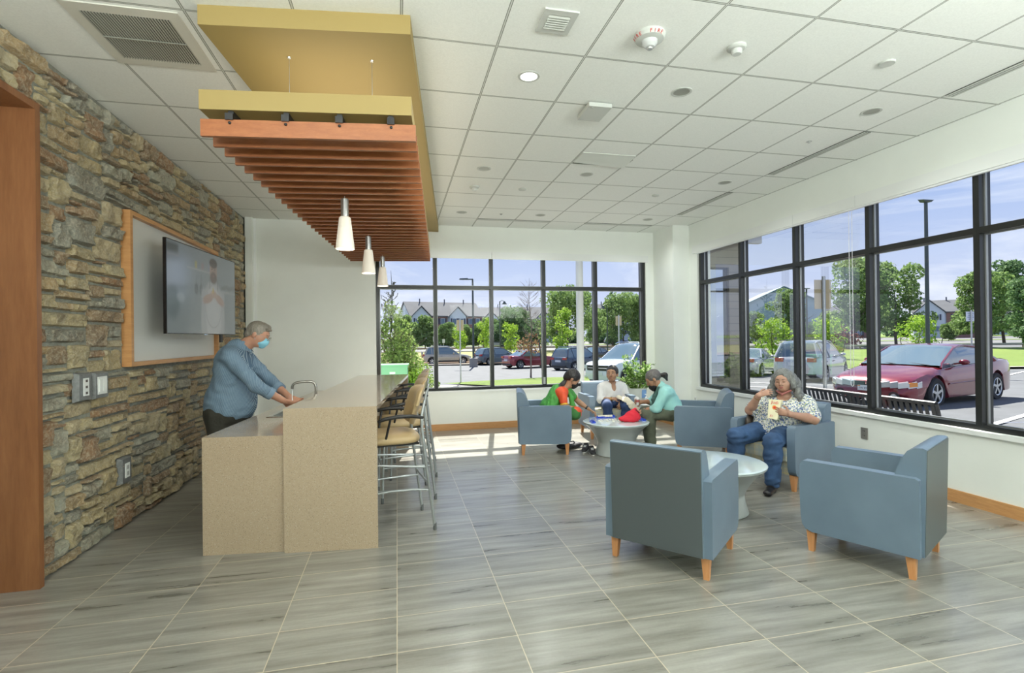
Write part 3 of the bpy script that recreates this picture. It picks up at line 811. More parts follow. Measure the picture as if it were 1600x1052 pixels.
bq(sub(BNL, BNR, BFR, BFL, 0, 1, 0, 1), 1.067 - T_, 1.067, 'counter_top', bar, BO, MQ)
bq(sub(BNL, BNR, BFR, BFL, 0, 1, 0, .0095), 0, 1.067 - T_, 'end_panel', bar, BO, MQ)
bq(sub(BNL, BNR, BFR, BFL, 0, 1, .9905, 1), 0, 1.067 - T_, 'end_panel', bar, BO, MQ)
bq(sub(BNL, BNR, BFR, BFL, .01, .42, .0095, .9905), 0, 1.067 - T_, 'knee_wall', bar, BO, M('bar laminate', srgb(196, 190, 172), .5))
low = empty('low_counter', (-1.0, 5.8, 0), 0, 'low speckled beige stone counter with a sink, joined to the left of the tall bar', 'counter')
LO = (-1.0, 5.8, 0)
# counter top with a sink cut-out made of four slabs
S0, S1, V0, V1 = .28, .82, .285, .50
for q in ((0, 1, 0, V0), (0, 1, V1, 1), (0, S0, V0, V1), (S1, 1, V0, V1)): pass
b = MB(); nlq = sub(LNL, LNR, LFR, LFL, 0, 1, 0, 1)
zt_, zb_ = .864, .832
us, vs_ = [0, S0, S1, 1], [0, V0, V1, 1]
def LP(u_, v_): return sub(LNL, LNR, LFR, LFL, u_, 1, v_, 1)[0]
grid = {}
for zi, z in enumerate((zb_, zt_)):
    for i in range(4):
        for j in range(4): grid[i, j, zi] = b.bm.verts.new((*LP(us[i], vs_[j]), z))
for i in range(3):
    for j in range(3):
        if (i, j) == (1, 1): continue
        b.bm.faces.new((grid[i, j, 1], grid[i+1, j, 1], grid[i+1, j+1, 1], grid[i, j+1, 1])); b.bm.faces.new((grid[i, j, 0], grid[i, j+1, 0], grid[i+1, j+1, 0], grid[i+1, j, 0]))
def wallf(a, c_): b.bm.faces.new((grid[a[0], a[1], 0], grid[c_[0], c_[1], 0], grid[c_[0], c_[1], 1], grid[a[0], a[1], 1]))
for k in range(3):
    wallf((k, 0), (k+1, 0)); wallf((k+1, 3), (k, 3)); wallf((3, k), (3, k+1)); wallf((0, k+1), (0, k))
wallf((2, 1), (1, 1)); wallf((1, 2), (2, 2)); wallf((1, 1), (1, 2)); wallf((2, 2), (2, 1))
rel(b.build('counter_top', MQ, low, smooth=None), LO)
bq(sub(LNL, LNR, LFR, LFL, 0, .999, 0, .0095), 0, zb_, 'end_panel', low, LO, MQ)
bq(sub(LNL, LNR, LFR, LFL, .06, .24, .0095, .99), 0.0, zb_, 'cabinet_front', low, LO, M('counter cabinet', srgb(150, 120, 84), .5))
sink = empty('sink_basin', (*LP((S0 + S1) / 2, (V0 + V1) / 2), .864), 0, 'stainless steel sink set into the low counter in front of the man', 'sink'); SO = tuple(sink.location)
MSTEEL = M('stainless steel', (.60, .61, .60), .22, .95, var=.05, vs=30)
def ring(z, g, w=None):
    return [(*LP(us[1] + gx_ * g * 1.7, vs_[1] + gy_ * g / 3.4), z) for gx_, gy_ in ((1, 1),)] 
b = MB()
def corner(du, dv, z): return [(*LP(S0 - du, V0 - dv), z), (*LP(S1 + du, V0 - dv), z), (*LP(S1 + du, V1 + dv), z), (*LP(S0 - du, V1 + dv), z)]
R0, R1, R2, R3, R4 = corner(.04, .007, .8645), corner(.04, .007, .869), corner(-.03, -.005, .869), corner(-.05, -.008, .70), corner(-.12, -.02, .66)
vr = [[b.bm.verts.new(p) for p in r] for r in (R0, R1, R2, R3, R4)]
for A_, B_ in zip(vr[:-1], vr[1:]):
    for k in range(4): b.bm.faces.new((A_[k], A_[(k+1) % 4], B_[(k+1) % 4], B_[k]))
b.bm.faces.new(vr[-1])
rel(b.build('basin', MSTEEL, sink, bevel=.004), SO)
# drop the inner faces of the underside: shallow dark drain
b = MB(); b.lathe([(.035, .662), (.03, .664), (0, .663)], (SO[0], SO[1], 0), 20); rel(b.build('drain', MALU, sink), SO)
fx0, fy0 = -.80, 5.42
t_ = empty('faucet', (fx0, fy0, .864), 0, 'square arched brushed steel faucet running water over the sink', 'faucet')
b = MB(); b.lathe([(.028, 0), (.028, .012), (.018, .02), (0, .02)], n=20)
xr_ = -.265
b.tube([(0, 0, 0), (0, 0, .235), (-.006, 0, .262), (-.022, 0, .283), (-.045, .0, .292), (-.09, 0, .294), (-.155, 0, .290), (-.19, 0, .284), (-.213, 0, .268), (-.221, 0, .245), (-.222, 0, .225)], .0125, 14)
b.build('spout', M('aged steel', (.34, .33, .30), .3, .9), t_)
b = MB(); b.tube([(-.222, 0, .225), (-.2225, 0, .14), (-.221, 0, .10)], [.0055, .0045, .006], 10); b.build('water_stream', M('running water', (.9, .95, .98), .05, coat=1), t_)
MTAN = M('tan vinyl', srgb(182, 158, 118), .38, var=.05, vs=8, bump=.06, bs=300)
MSTL = M('silver grey tube', (.42, .45, .46), .3, .6)

# ================================================================== BAR STOOLS
def rcushion(b, w, d, z0, z1, crown=.02, wf=None, n=10, cx=0, cy=0, exp=4.0):
    """upholstered pad: superellipse outline, domed top"""
    wf = wf or w
    prof = [(0, 0), (.9, 0), (.98, .12), (1.0, .4), (.99, .7), (.93, .92), (.8, 1.0), (.55, 1.0), (0, 1.0)]
    N = 40; rings = []
    for r, h in prof:
        if r == 0: rings.append([b.bm.verts.new((cx, cy, z0 if h == 0 else z1 + crown))]); continue
        rr = []
        for k in range(N):
            a = 2 * PI * k / N; ca, sa = math.cos(a), math.sin(a)
            x = math.copysign(abs(ca)**(2/exp), ca); y = math.copysign(abs(sa)**(2/exp), sa)
            ww = w + (wf - w) * (y * .5 + .5)
            z = z0 + (z1 - z0) * h + (crown * (1 - r*r) if h >= .99 else 0)
            rr.append(b.bm.verts.new((cx + x * ww / 2 * r, cy + y * d / 2 * r, z)))
        rings.append(rr)
    for A_, B_ in zip(rings[:-1], rings[1:]):
        for k in range(N):
            j = (k + 1) % N
            if len(A_) == 1: b.bm.faces.new((A_[0], B_[j], B_[k]))
            elif len(B_) == 1: b.bm.faces.new((A_[k], A_[j], B_[0]))
            else: b.bm.faces.new((A_[k], A_[j], B_[j], B_[k]))
def make_stool(loc, rz, lab):
    t_ = empty('bar_stool', loc, rz, lab, 'bar stool', 'bar stools along the right side of the tall bar')
    b = MB(); rcushion(b, .47, .47, .715, .785, .018, cy=.02); b.build('seat', MTAN, t_, smooth=60)
    b = MB(); b.box(-.20, -.19, .700, .20, .22, .716); b.build('seat_pan', MBLK, t_)
    # back pad curved, leaning backwards
    b = MB(); nu, nv = 14, 10; P = {}
    for side in (0, 1):
        for i in range(nu + 1):
            for j in range(nv + 1):
                u_ = -1 + 2 * i / nu; w_ = j / nv
                half = .205 * (.70 + .30 * min(1, w_ * 1.5)) + .012 * math.sin(w_ * PI)
                zz = .845 + .325 * w_ - .035 * u_**4 * (w_ if w_ > .5 else -(1 - w_))
                edge = (1 - abs(u_)**6) * (1 - abs(2 * w_ - 1)**8)
                th = .005 + (.042 if side == 0 else .0) * edge
                y = -.175 - .085 * w_ + .055 * u_ * u_ + (th if side == 0 else -.012)
                P[side, i, j] = b.bm.verts.new((u_ * half, y, zz))
    for side in (0, 1):
        for i in range(nu):
            for j in range(nv):
                b.bm.faces.new((P[side, i, j], P[side, i+1, j], P[side, i+1, j+1], P[side, i, j+1]))
    for i in range(nu):
        for j in (0, nv): b.bm.faces.new((P[0, i, j], P[0, i+1, j], P[1, i+1, j], P[1, i, j]))
    for j in range(nv):
        for i in (0, nu): b.bm.faces.new((P[0, i, j], P[0, i, j+1], P[1, i, j+1], P[1, i, j]))
    b.build('backrest', MTAN, t_, smooth=60)
    for s in (-1, 1):
        b = MB(); b.tube([(s*.218, -.235, 1.06), (s*.232, -.205, .94), (s*.245, -.205, .82), (s*.252, -.225, .62), (s*.256, -.255, .38), (s*.258, -.285, .15), (s*.258, -.298, .03)], .0125, 12)
        l = b.build('leg', MSTL, t_); b = MB(); b.lathe([(.0145, 0), (.0145, .05), (.013, .055)], (s*.258, -.30, 0), 12); b.build('foot_cap', M('dark grey cap', (.12, .13, .13), .5), l)
        b = MB(); b.tube([(s*.19, .17, .70), (s*.205, .19, .35), (s*.21, .20, .03)], .0125, 12)
        l = b.build('leg', MSTL, t_); b = MB(); b.lathe([(.0145, 0), (.0145, .05), (.013, .055)], (s*.21, .201, 0), 12); b.build('foot_cap', M('dark grey cap', (.12, .13, .13), .5), l)
        b = MB(); b.tube([(s*.240, -.215, .925), (s*.262, -.12, .945), (s*.268, .0, .948), (s*.268, .10, .935), (s*.262, .15, .915)], [.013, .015, .016, .016, .011], 12)
        b.tube([(s*.266, .05, .935), (s*.25, .07, .84), (s*.20, .09, .712)], .0095, 10)
        b.build('armrest', MBLK, t_)
        b = MB(); b.tube([(s*.254, -.24, .52), (s*.19, .178, .56)], .009, 10); b.build('side_rail', MSTL, t_)
    for z_, yy in ((.33, -.268),):
        b = MB(); b.tube([(-.255, yy, z_), (-.22, -.12, z_ + .01), (-.205, .06, z_ + .01), (-.205, .19, z_)], .0095, 10); b.tube([(.255, yy, z_), (.22, -.12, z_ + .01), (.205, .06, z_ + .01), (.205, .19, z_)], .0095, 10)
        b.tube([(-.205, .19, z_), (.205, .19, z_)], .0095, 10); b.tube([(-.24, -.255, z_ + .05), (.24, -.255, z_ + .05)], .0095, 10); b.tube([(-.21, -.06, z_ + .01), (-.12, .188, z_)], .007, 8)
        b.build('footrest', MSTL, t_)
    return t_
SL = ['nearest tan bar stool, whose whole back and two curved rear legs show beside the bar', 'second tan bar stool from the camera along the bar', 'third tan bar stool from the camera along the bar', 'farthest tan bar stool, nearest the far window']
st = make_stool((-.050, 4.44, 0), rad(99), SL[0])
for k, (x, y) in enumerate([(.020, 5.25), (.085, 6.05), (.145, 6.85)]): dup(st, (x, y, 0), rad((97, 98, 93)[k]), SL[k + 1])

# ================================================================== ARMCHAIRS
MVIN = NT('slate blue vinyl'); v = MVIN.coord(); MVIN.set(Base_Color=(*srgb(122, 148, 168), 1), Roughness=.33)
MVIN.color(MVIN.ramp(MVIN.noise(v, 3, 4, .5), [(.3, srgb(104, 122, 140)), (.7, srgb(114, 133, 151))])); MVIN.bump(MVIN.noise(v, 420, 2, .5), .15, .001); MVIN = MVIN.m
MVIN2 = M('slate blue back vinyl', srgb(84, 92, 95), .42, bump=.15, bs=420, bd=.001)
t = NT('plaid fabric'); v = t.coord((1, 1, 1)); sp = t.n('ShaderNodeSeparateXYZ'); t.l(v, sp.inputs[0])
def stripe(ax, per, w, off=0):
    f = t.math('FRACT', t.math('ADD', t.math('DIVIDE', sp.outputs[ax], per), off)); return t.math('LESS_THAN', f, w)
c = t.mix(t.noise(v, 60, 3, .7), srgb(178, 170, 140), srgb(206, 200, 176))
for ax, per, w_, off, cc in (('X', .12, .22, 0, srgb(140, 158, 168)), ('Y', .12, .22, .1, srgb(140, 158, 168)), ('Z', .12, .22, .1, srgb(140, 158, 168)), ('X', .12, .10, .5, srgb(214, 196, 130)), ('Y', .12, .10, .6, srgb(214, 196, 130)), ('Z', .12, .10, .6, srgb(214, 196, 130))):
    c = t.mix(t.math('MULTIPLY', stripe(ax, per, w_, off), .38), c, cc)
t.color(c); t.set(Roughness=.9); t.bump(t.noise(v, 500, 2, .5), .3, .001); MPLAID = t.m
MLEG = wood_mat('chair leg wood', (.55, .235, .085), (.68, .34, .15), (8, 8, 1), .4)
def make_armchair(loc, rz, lab):
    """local +y is the front"""
    t_ = empty('armchair', loc, rz, lab, 'armchair', 'slate blue lounge armchairs with wooden legs')
    W2, D2, A = .368, .345, .085
    for s in (-1, 1):
        # arm: side profile in y,z with rounded front
        pr_ = [(-D2, .15), (D2 - .07, .15), (D2 - .03, .165), (D2 - .008, .20), (D2, .26), (D2 + .006, .45), (D2 + .004, .625), (D2 - .02, .655), (0, .655), (-D2 + .02, .652), (-D2, .64)]
        b = MB(); x0, x1 = s * (W2 - A), s * W2
        b.ext(pr_, min(x0, x1), max(x0, x1), 'x'); b.build('armrest', MVIN, t_, bevel=.022, seg=4, smooth=40)
    xb = W2 - .052
    # back: wedge cushion, with the flat rear panel
    pr_ = [(-D2 - .012, .15), (-D2 - .030, .832), (-D2 - .012, .840), (-D2 + .03, .836), (-D2 + .07, .812), (-D2 + .10, .76), (-D2 + .155, .60), (-D2 + .19, .43), (-D2 + .19, .15)]
    b = MB(); b.ext(pr_, -xb, xb, 'x'); bk = b.build('backrest', MVIN, t_, bevel=.016, seg=3, smooth=40)
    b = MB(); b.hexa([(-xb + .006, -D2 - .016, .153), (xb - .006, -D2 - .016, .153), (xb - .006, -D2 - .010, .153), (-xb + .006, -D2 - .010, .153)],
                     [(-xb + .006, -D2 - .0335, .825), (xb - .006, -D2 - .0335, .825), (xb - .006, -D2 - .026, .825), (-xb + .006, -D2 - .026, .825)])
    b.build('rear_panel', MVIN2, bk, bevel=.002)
    xi = W2 - A - .002
    b = MB(); b.box(-xi, -.16, .16, xi, D2 - .015, .305); b.build('seat_base', MPLAID, t_, bevel=.012, seg=3)
    b = MB(); b.box(-xi, -.155, .30, xi, D2 + .015, .435); b.build('seat_cushion', MPLAID, t_, bevel=.032, seg=4, smooth=50)
    for sx in (-1, 1):
        for sy in (-1, 1):
            b = MB(); x, y = sx * (W2 - .055), sy * (D2 - .055); o_ = .0 if sy > 0 else -.008
            b.hexa([(x - .017 + sx*.004, y - .017 + o_, 0), (x + .017 + sx*.004, y - .017 + o_, 0), (x + .017 + sx*.004, y + .017 + o_, 0), (x - .017 + sx*.004, y + .017 + o_, 0)], [(x - .028, y - .028, .158), (x + .028, y - .028, .158), (x + .028, y + .028, .158), (x - .028, y + .028, .158)])
            b.build('leg', MLEG, t_, bevel=.003)
    return t_
def face(dx, dy): return math.atan2(dy, dx) - PI / 2
A1 = make_armchair((1.945, 3.36, 0), face(.757, .652), 'slate blue armchair seen from behind, front and centre beside the near round table')
AL = [((3.335, 3.02), (-.46, .887), 'empty slate blue armchair seen from its side at the front right'),
      ((4.04, 4.73), (-.96, -.28), 'slate blue armchair in which the grey haired woman sits'),
      ((3.98, 6.12), (-.86, .50), 'slate blue armchair right of the far table, seating the woman in the aqua shirt'),
      ((1.99, 6.86), (.975, -.22), 'slate blue armchair left of the far table, seating the woman in green'),
      ((3.25, 7.62), (-.10, -.99), 'slate blue armchair under the far window in which the woman in the white blouse sits')]
for (x, y), d_, lab in AL: dup(A1, (x, y, 0), face(*d_), lab)

# ================================================================== ROUND TABLES
MTOP = M('pale glass table top', (.58, .68, .70), .06, coat=.6); MTB = M('grey moulded table base', srgb(176, 184, 184), .28, coat=.2)
tb = empty('round_table', (2.85, 6.36, 0), 0, 'far round grey table with the red bag and the game tiles on it', 'coffee table', 'round flared coffee tables')
b = MB(); b.lathe([(0, 0), (.275, 0), (.282, .008), (.278, .03), (.256, .10), (.250, .155), (.247, .165), (.255, .19), (.295, .265), (.355, .345), (.41, .395), (.432, .412), (.432, .420), (.0, .420)], n=56); b.build('base', MTB, tb, smooth=50)
b = MB(); b.lathe([(0, .420), (.425, .420), (.436, .424), (.438, .430), (.434, .436), (.42, .438), (0, .438)], n=56); b.build('table_top', MTOP, tb, smooth=50)
dup(tb, (2.765, 4.07, 0), 0, 'near round grey table in front of the grey haired woman')
TZ = .438
# ================================================================== OUTDOORS
_s, _c = math.sin(YAW), math.cos(YAW)
GK = [(-50, 0), (11.5, 0), (16, -.22), (38, -.85), (55, -.9), (75, -.3), (90, -.12), (130, .42), (200, 1.0), (700, 2.5)]
def g_of(d):
    return float(np.interp(d, [k[0] for k in GK], [k[1] for k in GK]))
def gz(X, Y): return g_of(X * _s + Y * _c) - .03
def SP(u, d, z=None):
    """site plan: u = sideways slope from the entrance axis, d = distance along it"""
    l = (u - 800) / 795.4 * d
    X = l * _c + d * _s; Y = -l * _s + d * _c
    return (X, Y, gz(X, Y) if z is None else z)
MASPH = M('asphalt', (.105, .112, .12), .85, var=.18, vs=1.3, bump=.4, bs=40, bd=.02)
MCONC = M('pale concrete', (.30, .285, .265), .85, var=.08, vs=2, bump=.2, bs=60)
MGRASS = NT('grass'); v = MGRASS.coord()
MGRASS.color(MGRASS.mix(.5, MGRASS.ramp(MGRASS.noise(v, .6, 4, .6), [(.3, (.10, .17, .025)), (.7, (.20, .27, .045))]), MGRASS.ramp(MGRASS.noise(v, 22, 4, .7), [(.3, (.05, .12, .015)), (.7, (.24, .32, .06))])))
MGRASS.set(Roughness=.95); MGRASS.bump(MGRASS.noise(v, 60, 3, .7), .8, .05); MGRASS = MGRASS.m
MDRY = M('dry bank grass', (.27, .27, .09), .95, var=.3, vs=1.2, bump=.5, bs=20, bd=.05)
MMULCH = M('mulch bed', (.25, .17, .11), .95, var=.25, vs=4, bump=.6, bs=30, bd=.04)
MROAD = M('pale road', (.125, .127, .128), .8, var=.06, vs=.4)
# ground sheet
ds = [9, 11.5, 13, 16, 20, 27, 38, 46, 55, 65, 75, 90, 110, 130, 200, 400, 700]
V = []; F = []
for d in ds:
    for k in range(25):
        V.append(SP(-500 + k * 130, d))
n_ = 25
for i in range(len(ds) - 1):
    for k in range(n_ - 1): F.append((i*n_ + k, i*n_ + k + 1, (i+1)*n_ + k + 1, (i+1)*n_ + k))
struct(npmesh('ground_asphalt', V, F, [MASPH]))
b = MB(); b.poly([(XR + .25, -8, -.04), (40, -8, -.04), (*SP(2620, 9)[:2], -.04), (*SP(1400, 9)[:2], -.04), (XR + .25, 9.3, -.04)]); struct(b.build('ground_forecourt', MASPH, recalc=False))
def strip(name, mat, rows, lift=.03, th=0.0, kind='structure', sub=6):
    """rows: (d, u_left, u_right) from near to far; draped on the ground"""
    b = MB(); R_ = []
    for (d0, a0, c0), (d1, a1, c1) in zip(rows[:-1], rows[1:]):
        for k in range(sub):
            f = k / sub; R_.append((d0 + (d1 - d0) * f, a0 + (a1 - a0) * f, c0 + (c1 - c0) * f))
    R_.append(rows[-1])
    prev = None
    for d, a_, c_ in R_:
        cur = []
        for k in range(9):
            p = SP(a_ + (c_ - a_) * k / 8, d); cur.append(b.bm.verts.new((p[0], p[1], p[2] + lift)))
        if prev:
            for k in range(8): b.bm.faces.new((prev[k], prev[k+1], cur[k+1], cur[k]))
        prev = cur
    o = b.build(name, mat, recalc=False, smooth=None); o['kind'] = kind; return o
b = MB(); b.box(-6, YF + .2, -.2, 5.6, 14.0, -.012); b.box(XR + .25, -8, -.2, 7.3, YF + .2, -.012); b.box(5.6, YF + .2, -.2, 7.3, 14.0, -.012)
struct(b.build('ground_walkway', MCONC, smooth=None))
strip('ground_kerb', MCONC, [(14, 200, 1010), (19.5, 560, 1010), (21, 640, 1010)], .035)
strip('ground_lawn', MGRASS, [(18.6, 820, 1140), (21.5, 690, 1120), (25.5, 850, 1050)], .09)
strip('ground_kerb_edge', MCONC, [(46.5, -200, 1120), (47.2, -200, 1120)], .12)
strip('ground_bank', MDRY, [(53, -300, 1130), (72, -300, 1130)], .10)
strip('ground_mulch', MMULCH, [(47.2, -300, 1120), (53, -300, 1120)], .09)
strip('ground_road', MROAD, [(74, -400, 2400), (128, -400, 2400)], .06)
strip('ground_far_lawn', MGRASS, [(130, -400, 2400), (260, -400, 2400)], .10)
strip('ground_right_verge', MGRASS, [(31, 1130, 2400), (66, 1130, 2400)], .12)
strip('ground_right_kerb', MCONC, [(30.2, 1130, 2400), (31, 1130, 2400)], .13)
strip('ground_median', MGRASS, [(97, -400, 2400), (101, -400, 2400)], .12)
# painted bay lines on the near car park
MLINE = M('white road paint', (.72, .73, .74), .7)
b = MB()
for k in range(7):
    p0 = Vector((8.2, 8.4 - k * 1.75 - 2.3, 0)); p1 = p0 + Vector((6.0, 2.1, 0))
    q = 10; n = Vector((-.33, .94, 0)) * .055
    for i in range(q):
        a0 = p0.lerp(p1, i / q); a1 = p0.lerp(p1, (i + 1) / q)
        pts = [a0 - n, a1 - n, a1 + n, a0 + n]
        b.poly([(p.x, p.y, max(gz(p.x, p.y), -.04 if p.x * _s + p.y * _c < 9.3 else -9) + .012) for p in pts])
for (u0, d0, u1, d1) in [(1558, 22, 1600, 27), (1640, 22, 1700, 27), (1250, 19, 1160, 21), (1240, 17.5, 1150, 18.6)]:
    a0, a1 = Vector(SP(u0, d0)), Vector(SP(u1, d1)); dv = (a1 - a0); n = Vector((-dv.y, dv.x, 0)).normalized() * .07
    for i in range(6):
        c0 = a0.lerp(a1, i / 6); c1 = a0.lerp(a1, (i + 1) / 6)
        b.poly([(p.x, p.y, gz(p.x, p.y) + .02) for p in (c0 - n, c1 - n, c1 + n, c0 + n)])
o = b.build('trim_road_paint', MLINE, recalc=False, smooth=None); o['kind'] = 'structure'

# --- building wing seen through the leftmost right-hand pane, clad in beige siding, with its own tall window
t = NT('beige siding'); v = t.coord(); sp = t.n('ShaderNodeSeparateXYZ'); t.l(v, sp.inputs[0])
f = t.math('FRACT', t.math('DIVIDE', sp.outputs['Z'], .15)); t.color(t.mix(t.math('LESS_THAN', f, .06), srgb(132, 126, 108), srgb(92, 88, 76))); t.set(Roughness=.7); t.bump(f, .5, .01); MSID = t.m
WY = 9.15
b = MB()
b.box(XR + .25, WY, 0, 6.19, WY + .3, 4.4); b.box(6.62, WY, 0, 6.97, WY + .3, 4.4); b.box(6.19, WY, 0, 6.62, WY + .3, .7); b.box(6.19, WY, 2.95, 6.62, WY + .3, 4.4)
b.box(6.67, WY + .3, 0, 6.97, 11.0, 4.4); b.box(XR + .25, YF + .2, 0, XR + .45, WY, 4.4)
struct(b.build('wall_wing', MSID, smooth=None))
b = MB()
for x in (6.19, 6.59): b.box(x, WY + .05, .7, x + .03, WY + .15, 2.95)
for z in (.7, 2.45, 2.92): b.box(6.22, WY + .05, z, 6.59, WY + .15, z + .03)
fr = struct(b.build('window_3', MFRAME))
b = MB(); b.poly([(6.22, WY + .1, .73), (6.59, WY + .1, .73), (6.59, WY + .1, 2.92), (6.22, WY + .1, 2.92)])
b.build('glass', M('mirror glass', (.50, .58, .64), .02, 1.0), fr, recalc=False)
b = MB(); b.box(XL - .5, YF + .2, 3.42, XR + 2.2, 9.05, 3.7); struct(b.build('roof_edge', M('eave white', (.5, .5, .48), .7)))
# porch column
b = MB(); b.lathe([(.078, -.05), (.078, 3.4)], n=28); p = SP(906.5, 10.9)
meta(b.build('porch_column', M('white column', (.58, .60, .59), .4), loc=(p[0], p[1], 0)), 'round pale grey column standing outside the far window', 'column')

# ------------------------------------------------------------------ trees
MBARK = M('bark', (.10, .075, .055), .9, var=.3, vs=8)
def leafmat(name, lo, mid, hi):
    t = NT(name); at_ = t.n('ShaderNodeAttribute'); at_.attribute_name = 'tone'
    t.color(t.ramp(at_.outputs['Fac'], [(0, lo), (.5, mid), (1, hi)])); t.set(Roughness=.7); t.b.inputs['Specular IOR Level'].default_value = .25
    tl = t.n('ShaderNodeBsdfTranslucent'); t.l(t.b.inputs['Base Color'].links[0].from_socket, tl.inputs[0])
    ms = t.n('ShaderNodeMixShader'); ms.inputs[0].default_value = .38
    o_ = t.t.nodes['Material Output']; t.l(t.b.outputs[0], ms.inputs[1]); t.l(tl.outputs[0], ms.inputs[2]); t.l(ms.outputs[0], o_.inputs[0])
    return t.m
ML_MID = leafmat('green leaves', (.10, .16, .05), (.20, .31, .10), (.34, .46, .17))
ML_DARK = leafmat('deep green leaves', (.07, .13, .06), (.14, .24, .10), (.23, .34, .15))
ML_YEL = leafmat('bright leaves', (.15, .28, .03), (.28, .44, .05), (.45, .60, .10))
ML_RED = leafmat('rusty leaves', (.20, .08, .04), (.30, .17, .08), (.30, .30, .12))
ML_RED2 = leafmat('plum leaves', (.14, .03, .04), (.22, .06, .06), (.26, .12, .08))
rng = np.random.default_rng(5)
def leaves(clumps, n, size, flat=.75, aspect=1.6):
    """clumps: (x,y,z,r,rz) balls; leaf quads scattered near their shells"""
    cl = np.array(clumps, float); w = cl[:, 3]**2; k = rng.choice(len(cl), n, p=w / w.sum())
    d = rng.normal(size=(n, 3)); d /= np.linalg.norm(d, axis=1, keepdims=True)
    rr = rng.uniform(.55, 1.0, n)**.5
    P = cl[k, :3] + d * (cl[k, 3] * rr)[:, None] * np.stack([np.ones(n), np.ones(n), cl[k, 4] / cl[k, 3]], -1)
    nrm = d * .6 + rng.normal(size=(n, 3)) * .5; nrm /= np.linalg.norm(nrm, axis=1, keepdims=True)
    a = np.cross(nrm, rng.normal(size=(n, 3))); a /= np.linalg.norm(a, axis=1, keepdims=True); c = np.cross(nrm, a)
    s = size * rng.uniform(.6, 1.3, n)[:, None]
    a = a * s * .5 * aspect; c = c * s * .5
    V = np.stack([P - a, P + c * .9, P + a, P - c * .9], 1).reshape(-1, 3)
    F = np.arange(n * 4).reshape(n, 4)
    tone = np.clip(.5 + rng.normal(size=n) * .22, 0, 1)
    return V, F, tone
def leafobj(name, clumps, n, size, mat, parent, aspect=1.6):
    V, F, tone = leaves(clumps, n, size, aspect=aspect)
    o = npmesh(name, V, F, [mat], parent, smooth=None)
    o.data.attributes.new('tone', 'FLOAT', 'FACE').data.foreach_set('value', tone.astype(np.float32)); return o
def crown(R_, kind, h, w):
    cl = []
    if kind == 'round':
        for _ in range(34):
            a = R_.uniform(0, 2*PI); zz = R_.uniform(.17, .93); rad_ = w * .5 * math.sin(min(1, max(.02, (zz - .04) / .94)) * PI)**.6 * R_.uniform(.35, .85)
            r = w * R_.uniform(.10, .19); cl.append((math.cos(a) * rad_, math.sin(a) * rad_, zz * h, r, r * .8))
        cl.append((0, 0, h * .6, w * .28, h * .28))
    elif kind == 'cone':
        for k in range(26):
            zz = .08 + .88 * k / 26; a = R_.uniform(0, 2*PI); rad_ = w * .5 * (1 - zz) * R_.uniform(.5, 1)
            r = w * (.22 * (1 - zz) + .05); cl.append((math.cos(a) * rad_, math.sin(a) * rad_, zz * h, r, r))
    elif kind == 'column':
        for k in range(22):
            zz = R_.uniform(.3, .97); a = R_.uniform(0, 2*PI); r = w * R_.uniform(.15, .3); cl.append((math.cos(a) * w * .25, math.sin(a) * w * .25, zz * h, r, r))
    elif kind == 'bush':
        for k in range(20):
            a = R_.uniform(0, 2*PI); rd = w * .33 * R_.uniform(.2, 1); zz = R_.uniform(.2, .75); r = w * R_.uniform(.14, .24)
            cl.append((math.cos(a) * rd, math.sin(a) * rd, zz * h, r, r * .8))
    return cl
def trunk(R_, h, r, nb, spread, parent, mat=MBARK, hb=.3, name='trunk'):
    b = MB()
    top = h * .9; bend = [(R_.uniform(-.02, .02) * h, R_.uniform(-.02, .02) * h) for _ in range(5)]; bend[0] = (0, 0)
    pts = [(bend[k][0], bend[k][1], top * k / 4 - .15 * (k == 0)) for k in range(5)]
    b.tube(pts, [r, r * .85, r * .6, r * .35, r * .12], 7)
    for k in range(nb):
        zz = R_.uniform(hb, .9); i = min(3, int(zz * 4)); f = zz * 4 - i
        p = Vector(pts[i]).lerp(Vector(pts[i+1]), min(1, f)); a = R_.uniform(0, 2*PI); L = spread * (1.05 - zz) * R_.uniform(.6, 1.1) + .06 * h
        q = p + Vector((math.cos(a) * L, math.sin(a) * L, L * R_.uniform(.5, 1.1)))
        m = p.lerp(q, .5) + Vector((0, 0, -.08 * L)); b.tube([p, m, q], [r * .4 * (1.1 - zz), r * .25 * (1.1 - zz), r * .07], 5)
        for _ in range(2 if nb < 30 else 3):
            a2 = a + R_.uniform(-.9, .9); f = R_.uniform(.35, .9); s_ = p.lerp(q, f); e_ = s_ + Vector((math.cos(a2), math.sin(a2), R_.uniform(.4, 1.2))) * L * .4
            b.tube([s_, e_], [r * .14, r * .04], 4)
    return b.build(name, mat, parent, recalc=False)
def tree(name, u, d, h, w, kind, mat, n, size, lab, grp=None, rz=0, cat='tree', bare=False, nb=10, dz=0):
    if n > 2000 and d > 40: n = int(n * 1.5); size *= .78
    R_ = random.Random(int(u * 7 + d)); p = SP(u, d)
    t_ = empty(name, (p[0], p[1], p[2] + dz), rz, lab, cat, grp)
    trunk(R_, h * (.98 if bare else .8), .045 if bare else max(.03, h * .016), nb, w * (.32 if bare else .5), t_, mat=M('pale twig bark', (.20, .16, .13), .9) if bare else MBARK)
    if n: leafobj('foliage', crown(R_, kind, h, w), n, size, mat, t_)
    return t_
G1 = 'trees behind the car park'
def copyt(src, u, d, s, lab, rz, sz=None):
    p = SP(u, d); o = dup(src, p, rz, lab); o.scale = (s, s, sz or s); return o
